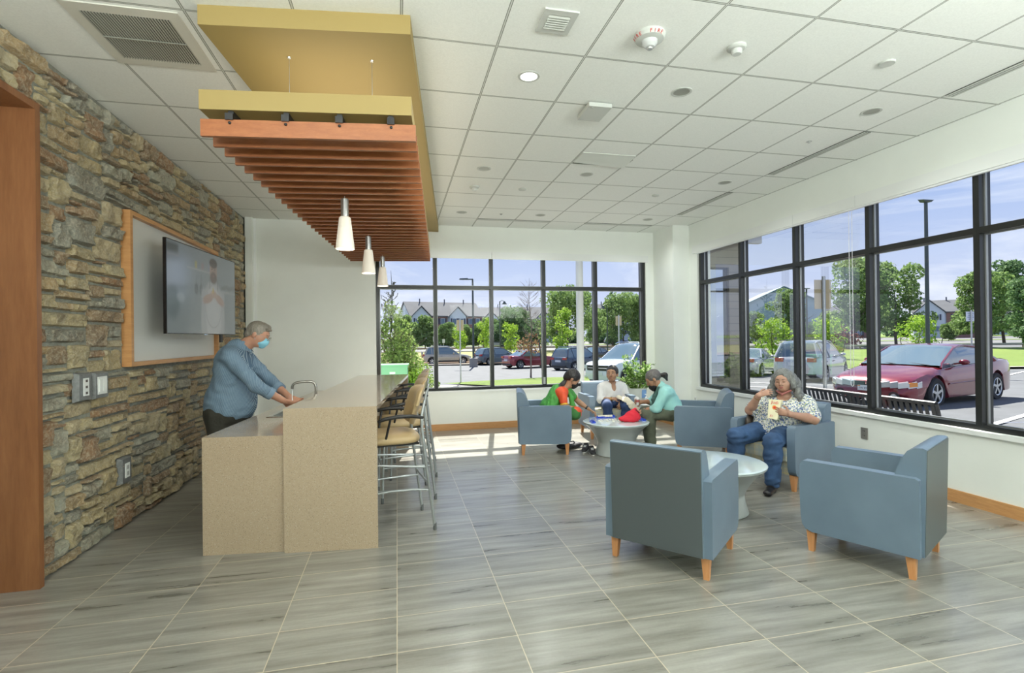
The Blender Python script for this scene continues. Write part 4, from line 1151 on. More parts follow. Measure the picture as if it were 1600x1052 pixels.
# beside the far window
cf = tree('conifer', 612, 12.3, 2.65, 2.1, 'cone', leafmat('evergreen leaves', (.10, .18, .04), (.22, .33, .08), (.40, .50, .16)), 11000, .046, 'tall loose evergreen bush with a bare spiky top at the left of the far window', nb=46)
R_ = random.Random(3); b = MB()
b.tube([(0, 0, 1.8), (.02, 0, 2.6), (0, .01, 3.3)], [.02, .014, .004], 6)
for k in range(34):
    zz = R_.uniform(2.0, 3.05); a = R_.uniform(0, 2*PI); L = .34 * (3.25 - zz) / 1.1 * R_.uniform(.5, 1.2)
    p0 = Vector((.01, 0, zz)); p1 = p0 + Vector((math.cos(a) * L, math.sin(a) * L, L * .7)); b.tube([p0, p1], [.008, .003], 4)
    for _ in range(3):
        s_ = p0.lerp(p1, R_.uniform(.4, 1)); b.tube([s_, s_ + Vector((R_.uniform(-.07, .07), R_.uniform(-.07, .07), R_.uniform(.0, .09)))], [.006, .009], 4)
b.build('bare_top', M('dead twig', (.07, .075, .06), .9), cf, recalc=False)
tree('bush', 640, 12.0, 1.35, 1.2, 'bush', _mats.get('x') or ML_YEL, 4200, .045, 'lower bushy evergreen skirt right of the spiky conifer', cat='bush', nb=8)
# far rows
S1 = 55
t1 = tree('leafy_tree', 664, 88, 5.6, 5.4, 'round', ML_MID, 3200, .34, 'round green tree before the gable end of the left townhouses', G1)
copyt(t1, 634, 95, 1.05, 'tallest green tree at the left edge of the far window behind the conifer', 1.2)
copyt(t1, 700, 86, .78, 'small round green tree standing before the first brick townhouse', 2.2)
copyt(t1, 727, 90, .72, 'small round green tree under the second townhouse gable', 3.3)
copyt(t1, 748, 92, .75, 'small round green tree at the right end of the left townhouses', 4.2)
copyt(t1, 765, 104, 1.0, 'dark green tree in the gap between the two townhouse blocks', 5)
t2 = tree('leafy_tree', 803, 84, 6.6, 7.6, 'round', ML_DARK, 3600, .36, 'wide dark green tree before the right townhouse block', G1)
copyt(t2, 783, 95, .66, 'low dark tree left of the wide tree by the right townhouses', 2)
copyt(t2, 842, 88, .72, 'low rounded tree left of the big oval tree', 3.1)
t3 = tree('leafy_tree', 886, 72, 9.2, 9.6, 'round', ML_MID, 5200, .32, 'biggest oval green tree, behind the pale porch column', G1)
copyt(t3, 935, 85, .72, 'middle sized tree between the oval tree and the far right pane', 1)
copyt(t3, 975, 78, .92, 'broad green tree at the right edge of the far window', 2.6)
copyt(t3, 1003, 80, .95, 'green tree farthest right in the far window beside the column', 4.6)
tc_ = tree('narrow_conifer', 957, 92, 10.5, 3.6, 'cone', ML_DARK, 2400, .3, 'narrow pointed dark conifer beside the far right pane', G1)
tree('bare_tree', 829, 27, 6.0, 2.0, 'round', ML_RED, 0, .1, 'thin nearly leafless tree rising through the middle pane of the far window', nb=70, bare=True)
bt = [o for o in COL.objects if o.name == 'bare_tree'][0]
leafobj('foliage', [(0, 0, 1.9, .55, .5), (.3, .1, 1.6, .5, .35), (-.35, 0, 1.7, .5, .4)], 420, .075, ML_RED, bt)
tree('sapling', 878, 40, 4.6, 1.5, 'column', ML_YEL, 900, .15, 'slim bright green sapling in front of the big oval tree', 'young saplings', nb=8)
tree('sapling', 718, 58, 3.8, 1.8, 'column', ML_YEL, 700, .16, 'slim bright sapling behind the sign left of the tall lamp post', 'young saplings', nb=8)
tree('sapling', 756, 60, 4.6, 1.9, 'column', ML_YEL, 700, .18, 'bright sapling just left of the dark window mullion by the second lamp', 'young saplings', nb=8)
tree('sapling', 798, 55, 4.2, 1.8, 'column', ML_YEL, 800, .17, 'bright sapling standing above the red sedan', 'young saplings', nb=8)
# right window trees
t4 = tree('leafy_tree', 1335, 74, 14.0, 11.0, 'round', ML_MID, 5600, .42, 'large tree filling the middle of the right windows left of the dark mullion', G1)
copyt(t4, 1400, 80, .98, 'large spreading tree to the left of the tall lamp post', 2.0)
copyt(t4, 1238, 70, .62, 'yellow green tree before the pale blue gabled building', 3.0)
copyt(t4, 1180, 84, .42, 'small tree at the left of the pale blue gabled building', 3.9)
copyt(t4, 1537, 68, .78, 'green tree right of the grey houses behind the red coupe', 1.0)
t5 = tree('leafy_tree', 1569, 78, 13.4, 7.5, 'round', ML_DARK, 4200, .38, 'tall dark tree with a high crown near the right edge', G1)
copyt(t5, 1606, 52, .62, 'bright tree cut by the right edge of the view', 2)
tree('bush', 1315, 70, 3.4, 5.0, 'bush', ML_RED2, 1400, .3, 'low plum red shrub left of the large tree', cat='bush', nb=5)
tree('bush', 1276, 84, 3.8, 6.0, 'bush', ML_DARK, 1400, .3, 'dark green shrub under the traffic sign', cat='bush', nb=5)
copyt(t1, 1482, 95, .6, 'small reddish green tree before the grey houses', 0.5)
t6 = tree('sapling', 1206, 46, 4.4, 3.4, 'round', ML_YEL, 1500, .16, 'thin yellow green sapling behind the silver sedan', 'young saplings', nb=14)
copyt(t6, 1297, 48, 1.0, 'thin yellow green sapling behind the white crossover', 2.1)
copyt(t6, 1436, 50, 1.05, 'thin bright sapling left of the tall lamp post in the right windows', 4.0)
# hedge row in front of the houses
for i, (u, d) in enumerate([(650, 106), (693, 106), (735, 108), (785, 112), (835, 112)]):
    if i == 0: hb_ = tree('hedge', u, d, 2.2, 4.8, 'bush', ML_DARK, 1300, .35, 'dark hedge below the leftmost townhouse windows', 'hedges before the townhouses', cat='hedge', nb=3)
    else: copyt(hb_, u, d, 1, ['', 'dark hedge second from the left below the townhouses', 'dark hedge under the middle of the townhouses', 'dark hedge in front of the townhouse gap', 'dark hedge farthest right below the townhouses'][i], i)
for i, (u, d, s_) in enumerate([(895, 112, 1.3), (935, 112, 1.2), (1000, 112, 1.3), (1110, 150, 1.7), (1345, 152, 2.0), (1400, 140, 2.2), (1455, 142, 1.9), (1535, 140, 2.3), (1610, 128, 2.0), ]):
    copyt(hb_, u, d, s_, 'dark hedge mass on the horizon, ' + ['behind the oval tree', 'right of the porch column', 'at the last far pane', 'left of the gabled building', 'behind the large tree trunk', 'left of the tall lamp post', 'below the grey dormered house', 'right of the notice sign', 'at the right picture edge'][i], i * 1.3)
# leaning stakes that guy the young trees
for i, (u, d, lean, lab) in enumerate([(848, 26, -.09, 'leaning dark stake left of the bare tree'), (828, 27.5, .05, 'stake on the right of the bare tree'), (1196, 45, -.25, 'dark stake leaning by the silver sedan'), (1313, 45, .25, 'dark stake leaning right of the white crossover'), (1412, 49, -.2, 'dark stake above the roof of the red coupe, left one'), (1466, 49, .25, 'dark stake above the roof of the red coupe, right one')]):
    p = SP(u, d); b = MB(); b.tube([(0, 0, -.1), (lean * 2.2, 0, 2.0)], .035, 8)
    meta(b.build('tree_stake', M('dark stake', (.06, .06, .06), .8), loc=p), lab, 'stake', 'stakes of the young trees')

# ------------------------------------------------------------------ lamp posts, signs, rail, boxes
MPOLE = M('dark green pole', (.055, .075, .075), .45, .3)
def lamp_post(u, d, ztop, r, kind, lab, rz=0):
    p = SP(u, d); t_ = empty('lamp_post', p, rz, lab, 'lamp post', 'car park lamp posts'); h = ztop - p[2]
    b = MB(); b.tube([(0, 0, .1), (0, 0, h)], [r, r * .75], 10); b.build('pole', MPOLE, t_)
    if kind == 'arm':
        b = MB(); b.box(-.95, -.09, h - .02, 0.05, .09, h + .07); b.hexa([(-1.15, -.14, h + .0), (-.35, -.14, h - .02), (-.35, .14, h - .02), (-1.15, .14, h + .0)], [(-1.1, -.1, h + .1), (-.4, -.12, h + .12), (-.4, .12, h + .12), (-1.1, .1, h + .1)])
        b.build('lamp_head', MPOLE, t_)
        b = MB(); b.lathe([(.36, -.2), (.36, .72), (.30, .78), (0, .78)], n=20); b.build('concrete_base', MCONC, t_)
    elif kind == 'bell':
        b = MB(); b.tube([(0, 0, h - .1), (.25, 0, h + .12), (.55, 0, h)], .03, 8); b.lathe([(.0, h + .02), (.10, h + .0), (.14, h - .12), (.34, h - .36), (.32, h - .38), (0, h - .36)], (.58, 0, 0), 16)
        b.build('lamp_head', MPOLE, t_)
    else:
        b = MB(); b.hexa([(-.28, -.16, h), (.28, -.16, h), (.28, .16, h), (-.28, .16, h)], [(-.42, -.2, h + .12), (.42, -.2, h + .12), (.42, .2, h + .2), (-.42, .2, h + .2)]); b.build('lamp_head', MPOLE, t_)
    return t_
def zt(u, y, d): return HC - (y - (526 + .25 * d * 0 + 0) - 0) * d / 795.4
def ztop(u, y, d):
    hor = 526 + 2 - (u - 800) * math.tan(rad(.7152)) ; return HC + (hor - y) * d / 795.4
lamp_post(739.5, 44, ztop(740, 437, 44), .10, 'arm', 'tall dark lamp post on a concrete drum with one arm to the left', rad(-10))
lamp_post(781.5, 62, ztop(781, 471, 62), .09, 'bell', 'shorter lamp post with a bell shaped head behind the dark hatchback')
lamp_post(949, 66, ztop(949, 478, 66), .09, 'bell', 'distant lamp post with a bell head in the rightmost far pane', rad(180))
lamp_post(1261, 62, ztop(1261, 452, 62), .12, 'flat', 'slim lamp post between the pale gabled building and the sign')
lamp_post(1449.5, 33, ztop(1449, 316, 33), .13, 'flat', 'very tall dark lamp post behind the red coupe in the right windows')
MSIGNB = M('tan sign back', srgb(196, 178, 138), .5); MGAL = M('galvanised pole', (.50, .52, .52), .35, .7); MSIGNW = M('white sign', (.80, .82, .84), .4)
def sign(u, d, ytop, w, h, lab, mat=MSIGNB, rz=0, r=.03, frontmat=None):
    p = SP(u, d); zt_ = ztop(u, ytop, d) - p[2]; t_ = empty('traffic_sign', p, rz - YAW, lab, 'sign', 'signs on metal posts')
    b = MB(); b.tube([(0, 0, -.05), (0, 0, zt_ + .06)], r, 10); b.build('post', MGAL, t_)
    b = MB(); b.box(-w/2, .032, zt_ - h, w/2, .040, zt_); b.build('sign_plate', mat, t_, bevel=.003); return t_
sign(1288, 9.5, 437, .31, .545, 'large rounded tan sign back on a metal pole just outside the right windows', r=.032)
sign(719, 22, 500, .30, .46, 'tan sign back on a thin metal post left of the tall lamp post', r=.03)
sign(967, 27, 494, .32, .50, 'tan sign back on a post behind the white car', r=.035)
sign(679, 60, 526, .35, .6, 'small pale sign left of the dark window mullion', MSIGNW); sign(693, 66, 530, .3, .5, 'tiny pale sign at the kerb behind the beige car', MSIGNW)
s_ = sign(1518, 22, 487, .40, .42, 'small white notice sign on a pole right of the red coupe', MSIGNW)
b = MB()
hh = ztop(1518, 487, 22) - s_.location[2]
for k, wd in enumerate((.26, .22, .28, .18)): b.box(-wd/2, .0285, hh - .09 - k * .085, wd/2, .0315, hh - .055 - k * .085)
b.build('sign_lines', M('blue grey print', (.25, .30, .42), .5), s_)
# low brown road rail on posts
for nm, u0, u1, d_, lab in (('guard_rail', 600, 1120, 72, 'low brown rail running along the road behind the parked cars'), ('guard_rail', 1140, 1700, 66, 'pale low rail along the road beyond the right windows')):
    a0, a1 = Vector(SP(u0, d_)), Vector(SP(u1, d_)); mid = (a0 + a1) / 2; ln = (a1 - a0)
    t_ = empty(nm, mid, math.atan2(ln.y, ln.x), lab, 'rail'); L = ln.length
    b = MB(); b.box(-L/2, -.04, .50, L/2, .04, .72); b.build('rail', M('rail brown', (.22, .17, .12), .8) if u0 < 1000 else M('rail pale', (.45, .42, .36), .8), t_)
    n_p = int(L / 4)
    for k in range(n_p + 1):
        b = MB(); x = -L/2 + L * k / n_p; b.box(x - .06, -.06, -.1, x + .06, .06, .5); b.build('rail_post', M('rail brown', (.22, .17, .12), .8), t_)
p = SP(614, 10.6)
t_ = empty('utility_box', (p[0], p[1], 0), -YAW * .3, 'green metal utility cabinet outside the far window behind the bar', 'utility box')
b = MB(); b.box(-.29, -.2, 0, .29, .3, 1.02); b.build('cabinet', M('utility green', srgb(120, 186, 140), .5), t_, bevel=.012)
b = MB(); b.box(-.31, -.22, 1.02, .31, .32, 1.05); b.build('lid', M('utility green', srgb(120, 186, 140), .5), t_, bevel=.006)
b = MB(); b.box(-.06, -.206, .86, .05, -.2, .90); b.build('warning_label', MWT, t_)
# bench under the right windows, seen from behind
t_ = empty('park_bench', (5.92, 5.56, 0), rad(-90 - 1), 'black slatted metal bench outside under the right windows', 'bench')
BL = 1.12
def bench_pt(x, f): return (x, -.02 - .10 * f, .42 + .375 * f)
for s in range(30):
    x = -BL + .05 + (2 * BL - .1) * s / 29
    b = MB(); b.bar(bench_pt(x, .02), bench_pt(x, .94), .042, .008, up=(0, -1, .3)); b.build('back_slat', MBLK, t_)
    b = MB(); b.bar((x, .0, .435), (x, .44, .43), .042, .008); b.build('seat_slat', MBLK, t_)
b = MB(); b.tube([bench_pt(-BL, .97), bench_pt(BL, .97)], .026, 12); b.tube([(-BL, .45, .42), (BL, .45, .42)], .02, 10); b.build('rail', MBLK, t_)
for x in (-BL, 0, BL):
    b = MB(); b.tube([(x, -.14, 0), (x, -.02, .42), bench_pt(x, .97)], .02, 8); b.tube([(x, .42, 0), (x, .43, .42), (x, 0, .42)], .02, 8); b.build('bench_frame', MBLK, t_)

# ------------------------------------------------------------------ houses
MROOF = M('grey shingle', (.105, .11, .12), .9, var=.12, vs=.5); MSIDE = M('white siding', (.60, .66, .72), .7); MBRICK = M('brick', (.30, .17, .14), .85, var=.1, vs=3)
MWIN = M('house window', (.16, .22, .30), .2); MSHUT = M('dark shutter', (.05, .06, .10), .6); MTRIMH = M('house trim', (.72, .74, .76), .6)
def townhouse(u, d, W, D, he, hr, rz, lab, secs, brick_top=True, grp='houses across the road'):
    """local x along the front (centred), -y faces the road"""
    p = SP(u, d); t_ = empty('townhouse', p, rz, lab, 'house', grp)
    b = MB(); b.box(-W/2, 0, -1, W/2, D, he); b.poly([(-W/2, 0, he), (-W/2, D, he), (-W/2, D/2, hr)]); b.poly([(W/2, 0, he), (W/2, D, he), (W/2, D/2, hr)]); b.build('wall', MSIDE, t_, recalc=False)
    b = MB(); o_ = .35
    for s in (0, 1):
        y0, y1 = (-o_, D/2) if s == 0 else (D + o_, D/2)
        b.hexa([(-W/2 - o_, y0, he - .2), (W/2 + o_, y0, he - .2), (W/2 + o_, y1, hr), (-W/2 - o_, y1, hr)], [(-W/2 - o_, y0, he), (W/2 + o_, y0, he), (W/2 + o_, y1, hr + .2), (-W/2 - o_, y1, hr + .2)])
    b.build('roof', MROOF, t_)
    n = len(secs); sw = W / n
    for i, kd in enumerate(secs):
        x0 = -W/2 + i * sw; x1 = x0 + sw; xc = (x0 + x1) / 2; y = -.05
        if kd == 'brick':
            b = MB(); b.box(x0 + .1, -.12, -1, x1 - .1, .02, he - .25); b.build('brick_front', MBRICK, t_); y = -.15
        if kd == 'gable':
            g = sw * .46; b = MB(); b.box(xc - g, -.9, -1, xc + g, .02, he - .1); b.poly([(xc - g, -.9, he - .1), (xc + g, -.9, he - .1), (xc, -.9, he + g * .95)]); b.build('bay', MSIDE, t_, recalc=False); y = -.95
            b = MB()
            for s in (-1, 1):
                e0 = (xc + s * (g + .35), he - .35); e1 = (xc, he + g * .95 + .1)
                b.hexa([(e0[0], -1.2, e0[1]), (e1[0], -1.2, e1[1]), (e1[0], D * .45, e1[1]), (e0[0], D * .1, e0[1])], [(e0[0], -1.2, e0[1] + .22), (e1[0], -1.2, e1[1] + .22), (e1[0], D * .45, e1[1] + .22), (e0[0], D * .1, e0[1] + .22)])
            b.build('gable_roof', MROOF, t_)
        for zf in (he - 1.95, he - 4.7):
            for xo in (-sw * .21, sw * .21):
                b = MB(); b.box(xc + xo - .5, y - .03, zf, xc + xo + .5, y + .02, zf + 1.35); wf = b.build('window', MTRIMH, t_)
                b = MB(); b.box(xc + xo - .42, y - .05, zf + .08, xc + xo + .42, y - .02, zf + 1.27); b.build('pane', MWIN, wf)
                b = MB()
                for s in (-1, 1): b.box(xc + xo + s * .54, y - .06, zf, xc + xo + s * .86, y - .0, zf + 1.35)
                b.build('shutter', MSHUT, wf)
    for x in (-W * .3, W * .05, W * .33):
        b = MB(); b.tube([(x, D/2 - .3, hr - .1), (x, D/2 - .3, hr + .9)], .13, 8); b.build('vent_pipe', MSHUT, t_)
    return t_
townhouse(700, 118, 17.5, 10, 6.6, 9.9, -YAW + rad(27), 'left row of grey roofed townhouses seen through the far window', ['gable', 'brick', 'gable', 'brick'])
townhouse(822, 128, 22, 11, 5.8, 9.0, -YAW - rad(-6), 'second row of townhouses to the right, behind the wide dark tree', ['gable', 'plain', 'plain', 'gable', 'brick'])
townhouse(975, 130, 16, 11, 6.4, 9.6, -YAW, 'townhouses half hidden by trees at the right of the far window', ['brick', 'plain', 'gable'])
townhouse(1478, 120, 12, 10, 6.2, 9.0, -YAW - rad(35), 'grey house with a dormer beyond the red coupe', ['gable', 'brick'])
townhouse(1585, 150, 17, 10, 6.5, 11.0, -YAW - rad(30), 'pale grey roofed house behind the tall dark tree at the right edge', ['plain', 'gable'])
townhouse(1312, 130, 12, 10, 5.2, 8.2, -YAW - rad(25), 'house roof just left of the large tree in the right windows', ['plain', 'brick'])
p = SP(1225, 118); t_ = empty('gabled_building', p, -YAW - rad(14), 'large pale blue gabled building seen through the right windows', 'building')
b = MB(); W_, D_, he, hr = 17.0, 24, 8.3, 12.3
b.box(-W_/2, 0, -1, W_/2, D_, he); b.poly([(-W_/2, 0, he), (W_/2, 0, he), (0, 0, hr)]); b.build('wall', M('pale blue cladding', srgb(152, 176, 186), .7), t_, recalc=False)
b = MB()
for s in (-1, 1): b.hexa([(s * (W_/2 + .5), -.5, he - .25), (0, -.5, hr), (0, D_, hr), (s * (W_/2 + .5), D_, he - .25)], [(s * (W_/2 + .5), -.5, he), (0, -.5, hr + .25), (0, D_, hr + .25), (s * (W_/2 + .5), D_, he)])
b.build('roof', M('teal roof', srgb(110, 140, 146), .6), t_)
b = MB(); b.box(-W_/2 - .1, -.1, -1, W_/2 + .1, 0, 4.2); b.build('brick_base', M('grey base', srgb(150, 148, 140), .8), t_)
b = MB(); b.box(-5, -.16, 1.4, -3.8, -.1, 3.4); b.build('window', MWIN, t_)
b = MB(); b.ext([(3 + 2.6 * math.cos(a), 0 + 3.6 * math.sin(a)) for a in np.linspace(0, PI, 12)], -1.2, -.1, 'y'); b.build('entrance_arch', M('pale arch', (.6, .6, .6), .6), t_)
# ================================================================== CARS
MTYRE = M('tyre rubber', (.015, .015, .016), .75); MRIM = M('alloy wheel', (.55, .57, .58), .25, .8); MARCH = M('wheel arch', (.01, .01, .01), .9)
MCG = M('car glass', (.10, .15, .17), .07, .0, coat=1, spec=.9); MLAMP = M('headlamp', (.62, .66, .68), .08, .3, coat=1); MTAIL = M('tail lamp', (.45, .015, .02), .15, coat=1)
MAMB = M('amber lamp', (.80, .28, .03), .2, coat=1); MPLATE = M('number plate', (.70, .72, .75), .5); MTRIMC = M('dark car trim', (.02, .021, .022), .45); MCHR = M('chrome', (.7, .72, .73), .1, 1)
def carpaint(name, c, metal=.35): return M(name, c, .22, metal, coat=1.0)
def interp(x, pts): return float(np.interp(x, [p[0] for p in pts], [p[1] for p in pts]))
def smooth(x, pts):
    h = .06; return (interp(x - h, pts) + 2 * interp(x, pts) + interp(x + h, pts)) / 4
def make_car(loc, heading, lab, paint, L, Wd, deck, roof, kind='suv', wr=.34, fw=.80, rw=.82, clad=False, wells=False, full=True, grp='cars in the car park', plate_text=None):
    """local +x is the nose. deck: (x,z) line of bonnet, waist and boot; roof: (x,z) line of the cabin from cowl to tail"""
    t_ = empty('car', loc, heading, lab, 'car', grp)
    hw = Wd / 2; hx = L / 2
    def plan(x):   # half width, rounded at both ends
        a = abs(x) / hx; return hw * (1 - .13 * a**5 - .22 * max(0, a - .93) / .07 * .8)
    xs = sorted(set([-hx, -hx + .03, -hx + .10, -hx + .22] + list(np.linspace(-hx + .35, hx - .35, 30)) + [hx - .22, hx - .10, hx - .03, hx]))
    b = MB(); rings = []
    axf, axr = hx - fw, -hx + rw
    for x in xs:
        e = (hx - abs(x)); w = plan(x); zt = smooth(x, deck) - (.05 * max(0, 1 - e / .12))
        zb = .20 + .16 * max(0, 1 - e / .25)
        # wheel wells lift the sill line
        for ax in (axf, axr):
            q = abs(x - ax) / (wr + .055)
            if q < 1: zb = max(zb, (wr) + (wr + .055) * math.sqrt(1 - q * q))
        zb2 = min(zb, zt - .12)
        zm = max(zb2 + .02, .20 + (zt - .20) * .50); zm2 = max(zm + .01, zt - .14)
        half = [(0.0, .22), (w * .70, .22), (w * .93, zb2), (w * .985, zb2 + .02), (w * 1.0, zm), (w * .985, zm2), (w * .93, zt - .035), (w * .80, zt), (w * .4, zt + .02), (0, zt + .025)]
        ring_ = [b.bm.verts.new((x, y, z)) for y, z in half] + [b.bm.verts.new((x, -y, z)) for y, z in half[-2:0:-1]]
        rings.append(ring_)
    n = len(rings[0])
    for A_, B_ in zip(rings[:-1], rings[1:]):
        for k in range(n): b.bm.faces.new((A_[k], A_[(k+1) % n], B_[(k+1) % n], B_[k]))
    b.bm.faces.new(rings[0]); b.bm.faces.new(rings[-1][::-1])
    body = b.build('body', paint, t_, smooth=38)
    # cabin
    rx = [p[0] for p in roof]; x0, x1 = rx[0], rx[-1]
    cx = sorted(set(list(np.linspace(x0, x1, 26)) + rx)); b = MB(); rings = []
    zmax = max(p[1] for p in roof)
    for x in cx:
        zt = smooth(x, roof) if x0 + .05 < x < x1 - .05 else interp(x, roof); zb = smooth(x, deck) - .02
        zt = max(zt, zb + .012); wb = plan(x) * .90; f = (zt - zb) / (zmax - zb + 1e-6); wt = wb - (zt - zb) * .36
        rings.append([b.bm.verts.new((x, y, z)) for y, z in ((wb, zb), (wb * .6 + wt * .4, zb + (zt - zb) * .42), (wt + .01, zt - .05 * f), (wt - .05, zt - .012 * f), (wt * .5, zt + .012 * f), (0, zt + .018 * f))] +
                     [b.bm.verts.new((x, -y, z)) for y, z in ((wt * .5, zt + .012 * f), (wt - .05, zt - .012 * f), (wt + .01, zt - .05 * f), (wb * .6 + wt * .4, zb + (zt - zb) * .42), (wb, zb))])
    for A_, B_, xa, xb_ in zip(rings[:-1], rings[1:], cx[:-1], cx[1:]):
        za, zb_ = interp(xa, roof), interp(xb_, roof); sl = abs(za - zb_) / max(1e-6, xb_ - xa)
        top_glass = sl > .22
        for k in range(10):
            b.mi = 1 if (k in (0, 1, 8, 9) or top_glass) else 0
            f_ = b.bm.faces.new((A_[k], A_[k+1], B_[k+1], B_[k])); f_.material_index = b.mi
    cab = b.build('cabin', [paint, MCG], t_, smooth=38)
    # pillars and waist line in body colour
    def cp(x, side, f):   # point on cabin side, f 0 waist .. 1 roof edge
        zt = interp(x, roof); zb = smooth(x, deck) - .02; zt = max(zt, zb + .012); wb = plan(x) * .90; wt = wb - (zt - zb) * .36
        return Vector((x, side * (wb + (wt - wb) * f + .006), zb + (zt - .03 - zb) * f))
    fs = max(rx[1:-1]); rr_ = min(rx[1:-1])      # front and rear ends of the flat roof
    for s in (-1, 1):
        b = MB()
        b.tube([cp(x0 if x0 > x1 else x1, s, 0.0)] + [cp(x, s, 1.0) for x in np.linspace(max(x0, x1) - .12, rr_, 9)] , .028, 6)
        mid = (fs + rr_) / 2 - (.05 if kind != 'coupe' else .55)
        b.tube([cp(mid + .05, s, 0), cp(mid, s, 1)], .030, 6)
        if kind in ('suv', 'wagon'): b.tube([cp(rr_ + .42, s, 0), cp(rr_ + .35, s, 1)], .03, 6); b.tube([cp(min(x0, x1) + .05, s, 0), cp(rr_ + .05, s, 1)], .06, 6)
        else: b.tube([cp(min(x0, x1) + .25, s, 0), cp(rr_ + .02, s, 1)], .055, 6)
        b.build('pillar', paint, t_, recalc=False)
        b = MB(); m_ = cp(fs + .32, s, .0); b.ball((m_.x, s * (hw + .07), m_.z + .09), .105, .75, 1.0, .62); b.bar((m_.x, s * (hw - .14), m_.z + .04), (m_.x, s * hw, m_.z + .06), .05, .04); b.build('wing_mirror', paint, t_)
        b = MB()
        for xx in ((mid + .30), (mid - .75 if kind != 'coupe' else mid + .30)): b.box(xx - .08, s * (plan(xx) - .005), smooth(xx, deck) - .19, xx + .08, s * (plan(xx) + .022), smooth(xx, deck) - .16)
        b.build('door_handle', paint if kind != 'suv' else MTRIMC, t_, bevel=.004, seg=1)
        # side rub strip / cladding
        b = MB(); zc = .24 if clad else .50
        b.box(axr + wr + .12, s * (hw - .03), zc, axf - wr - .12, s * (hw + .010), zc + (.14 if clad else .04)); b.build('side_moulding', MTRIMC if clad else paint, t_, bevel=.006, seg=1)
    for ax in (axf, axr):
        for s in (-1, 1):
            Mx = Matrix.Rotation(rad(90), 3, 'X') @ Matrix.Diagonal((1, 1, -s)).to_3x3()
            y = s * (hw - .015)
            b = MB(); b.lathe([(wr * .62, .0), (wr * .70, .012), (wr * .93, .010), (wr, -.02), (wr, -.18), (wr * .6, -.20), (0, -.20)], (ax, y, wr), 30, Mx); w_ = b.build('wheel', MTYRE, t_)
            b = MB(); b.lathe([(wr * .64, .004), (wr * .60, -.03), (wr * .2, -.045), (0, -.045)], (ax, y, wr), 24, Mx)
            b.build('wheel_dish', MTRIMC, w_)
            b = MB(); b.lathe([(wr * .66, .006), (wr * .64, .014), (wr * .58, .004), (wr * .58, -.02)], (ax, y, wr), 28, Mx); b.lathe([(wr * .18, -.03), (wr * .16, .004), (0, .008)], (ax, y, wr), 14, Mx)
            for k in range(5):
                a = 2 * PI * k / 5 + .3
                c1 = Vector((ax + math.cos(a) * wr * .12, y - s * .006, wr + math.sin(a) * wr * .12)); c2 = Vector((ax + math.cos(a) * wr * .62, y - s * .004, wr + math.sin(a) * wr * .62))
                b.bar(c1, c2, wr * .17, .02, up=(0, 1, 0))
            b.build('rim', MRIM, w_)
            b = MB(); N = 18
            V_ = [Vector((ax + math.cos(PI * k / N) * (wr + .05), 0, wr + math.sin(PI * k / N) * (wr + .05))) for k in range(N + 1)]
            for k in range(N):
                p, q = V_[k], V_[k+1]; b.poly([(p.x, s * (hw - .30), p.z), (q.x, s * (hw - .30), q.z), (q.x, s * (hw - .03), q.z), (p.x, s * (hw - .03), p.z)])
            b.build('wheel_arch', MARCH, t_, recalc=False)
            if clad:
                b = MB(); b.tube([(ax + math.cos(PI * k / 14) * (wr + .06), s * (hw - .012), wr + math.sin(PI * k / 14) * (wr + .06)) for k in range(15)], .032, 6); b.build('arch_trim', MTRIMC, t_)
    zr = interp(-hx + .1, deck); zf = interp(hx - .1, deck)
    if kind == 'suv': zr = zr
    for s in (-1, 1):
        # tail lamps wrap round the rear corners, headlamps the front ones
        b = MB(); y = s * (plan(-hx + .05) - .13)
        z0 = zr - .20
        b.box(-hx - .012, y - .17, z0, -hx + .14, y + .155, z0 + .16); b.build('tail_lamp', MTAIL, t_, bevel=.03, seg=2)
        b = MB(); b.box(hx - .26, s * (plan(hx - .1) - .36), zf - .19, hx + .004, s * (plan(hx - .12) + .004), zf - .04); b.build('headlamp', MLAMP, t_, bevel=.04, seg=3)
        b = MB(); b.lathe([(.075, 0), (.07, .02), (.0, .03)], (hx - .02, s * (hw * .70), .34), 16, Matrix.Rotation(rad(90), 3, 'Y')); b.build('fog_lamp', MLAMP, t_)
    b = MB(); b.box(-hx - .02, -.26, zr - .42 if kind != 'suv' else zr - .36, -hx + .02, .26, zr - .28 if kind != 'suv' else zr - .22); b.build('number_plate', MPLATE, t_)
    b = MB(); b.box(hx - .05, -.36, zf - .22, hx + .012, .36, zf - .07); b.build('grille', MTRIMC, t_, bevel=.02)
    if kind == 'suv' and heading < -1:
        b = MB(); b.box(hx - .03, -.55, zf - .26, hx + .02, .55, zf - .05); g_ = b.build('front_grille', MTRIMC, t_, bevel=.02)
        b = MB(); b.box(hx + .015, -.50, zf - .17, hx + .028, .50, zf - .14); b.lathe([(.07, 0), (.07, .02), (0, .02)], (hx + .015, 0, zf - .155), 16, Matrix.Rotation(rad(90), 3, 'Y')); b.build('chrome_bar', MCHR, g_)
        b = MB(); b.box(hx - .02, -.26, .42, hx + .02, .26, .56); b.build('number_plate', MPLATE, t_)
    b = MB(); b.box(-hx - .015, -hw * .78, .26, -hx + .2, hw * .78, .40); b.build('bumper_skirt', MTRIMC, t_, bevel=.03)
    return t_
def hd(lat, fwd):   # heading from sideways and away components
    return math.atan2(-lat * _s + fwd * _c, lat * _c + fwd * _s)
SUVD = lambda hx, nz=.86, wz=1.0: [(-hx, .95), (-hx + .08, wz + .02), (-hx + .6, wz), (hx - 1.45, wz - .02), (hx - 1.1, wz - .03), (hx - .35, nz), (hx - .08, nz - .10), (hx, nz - .22)]
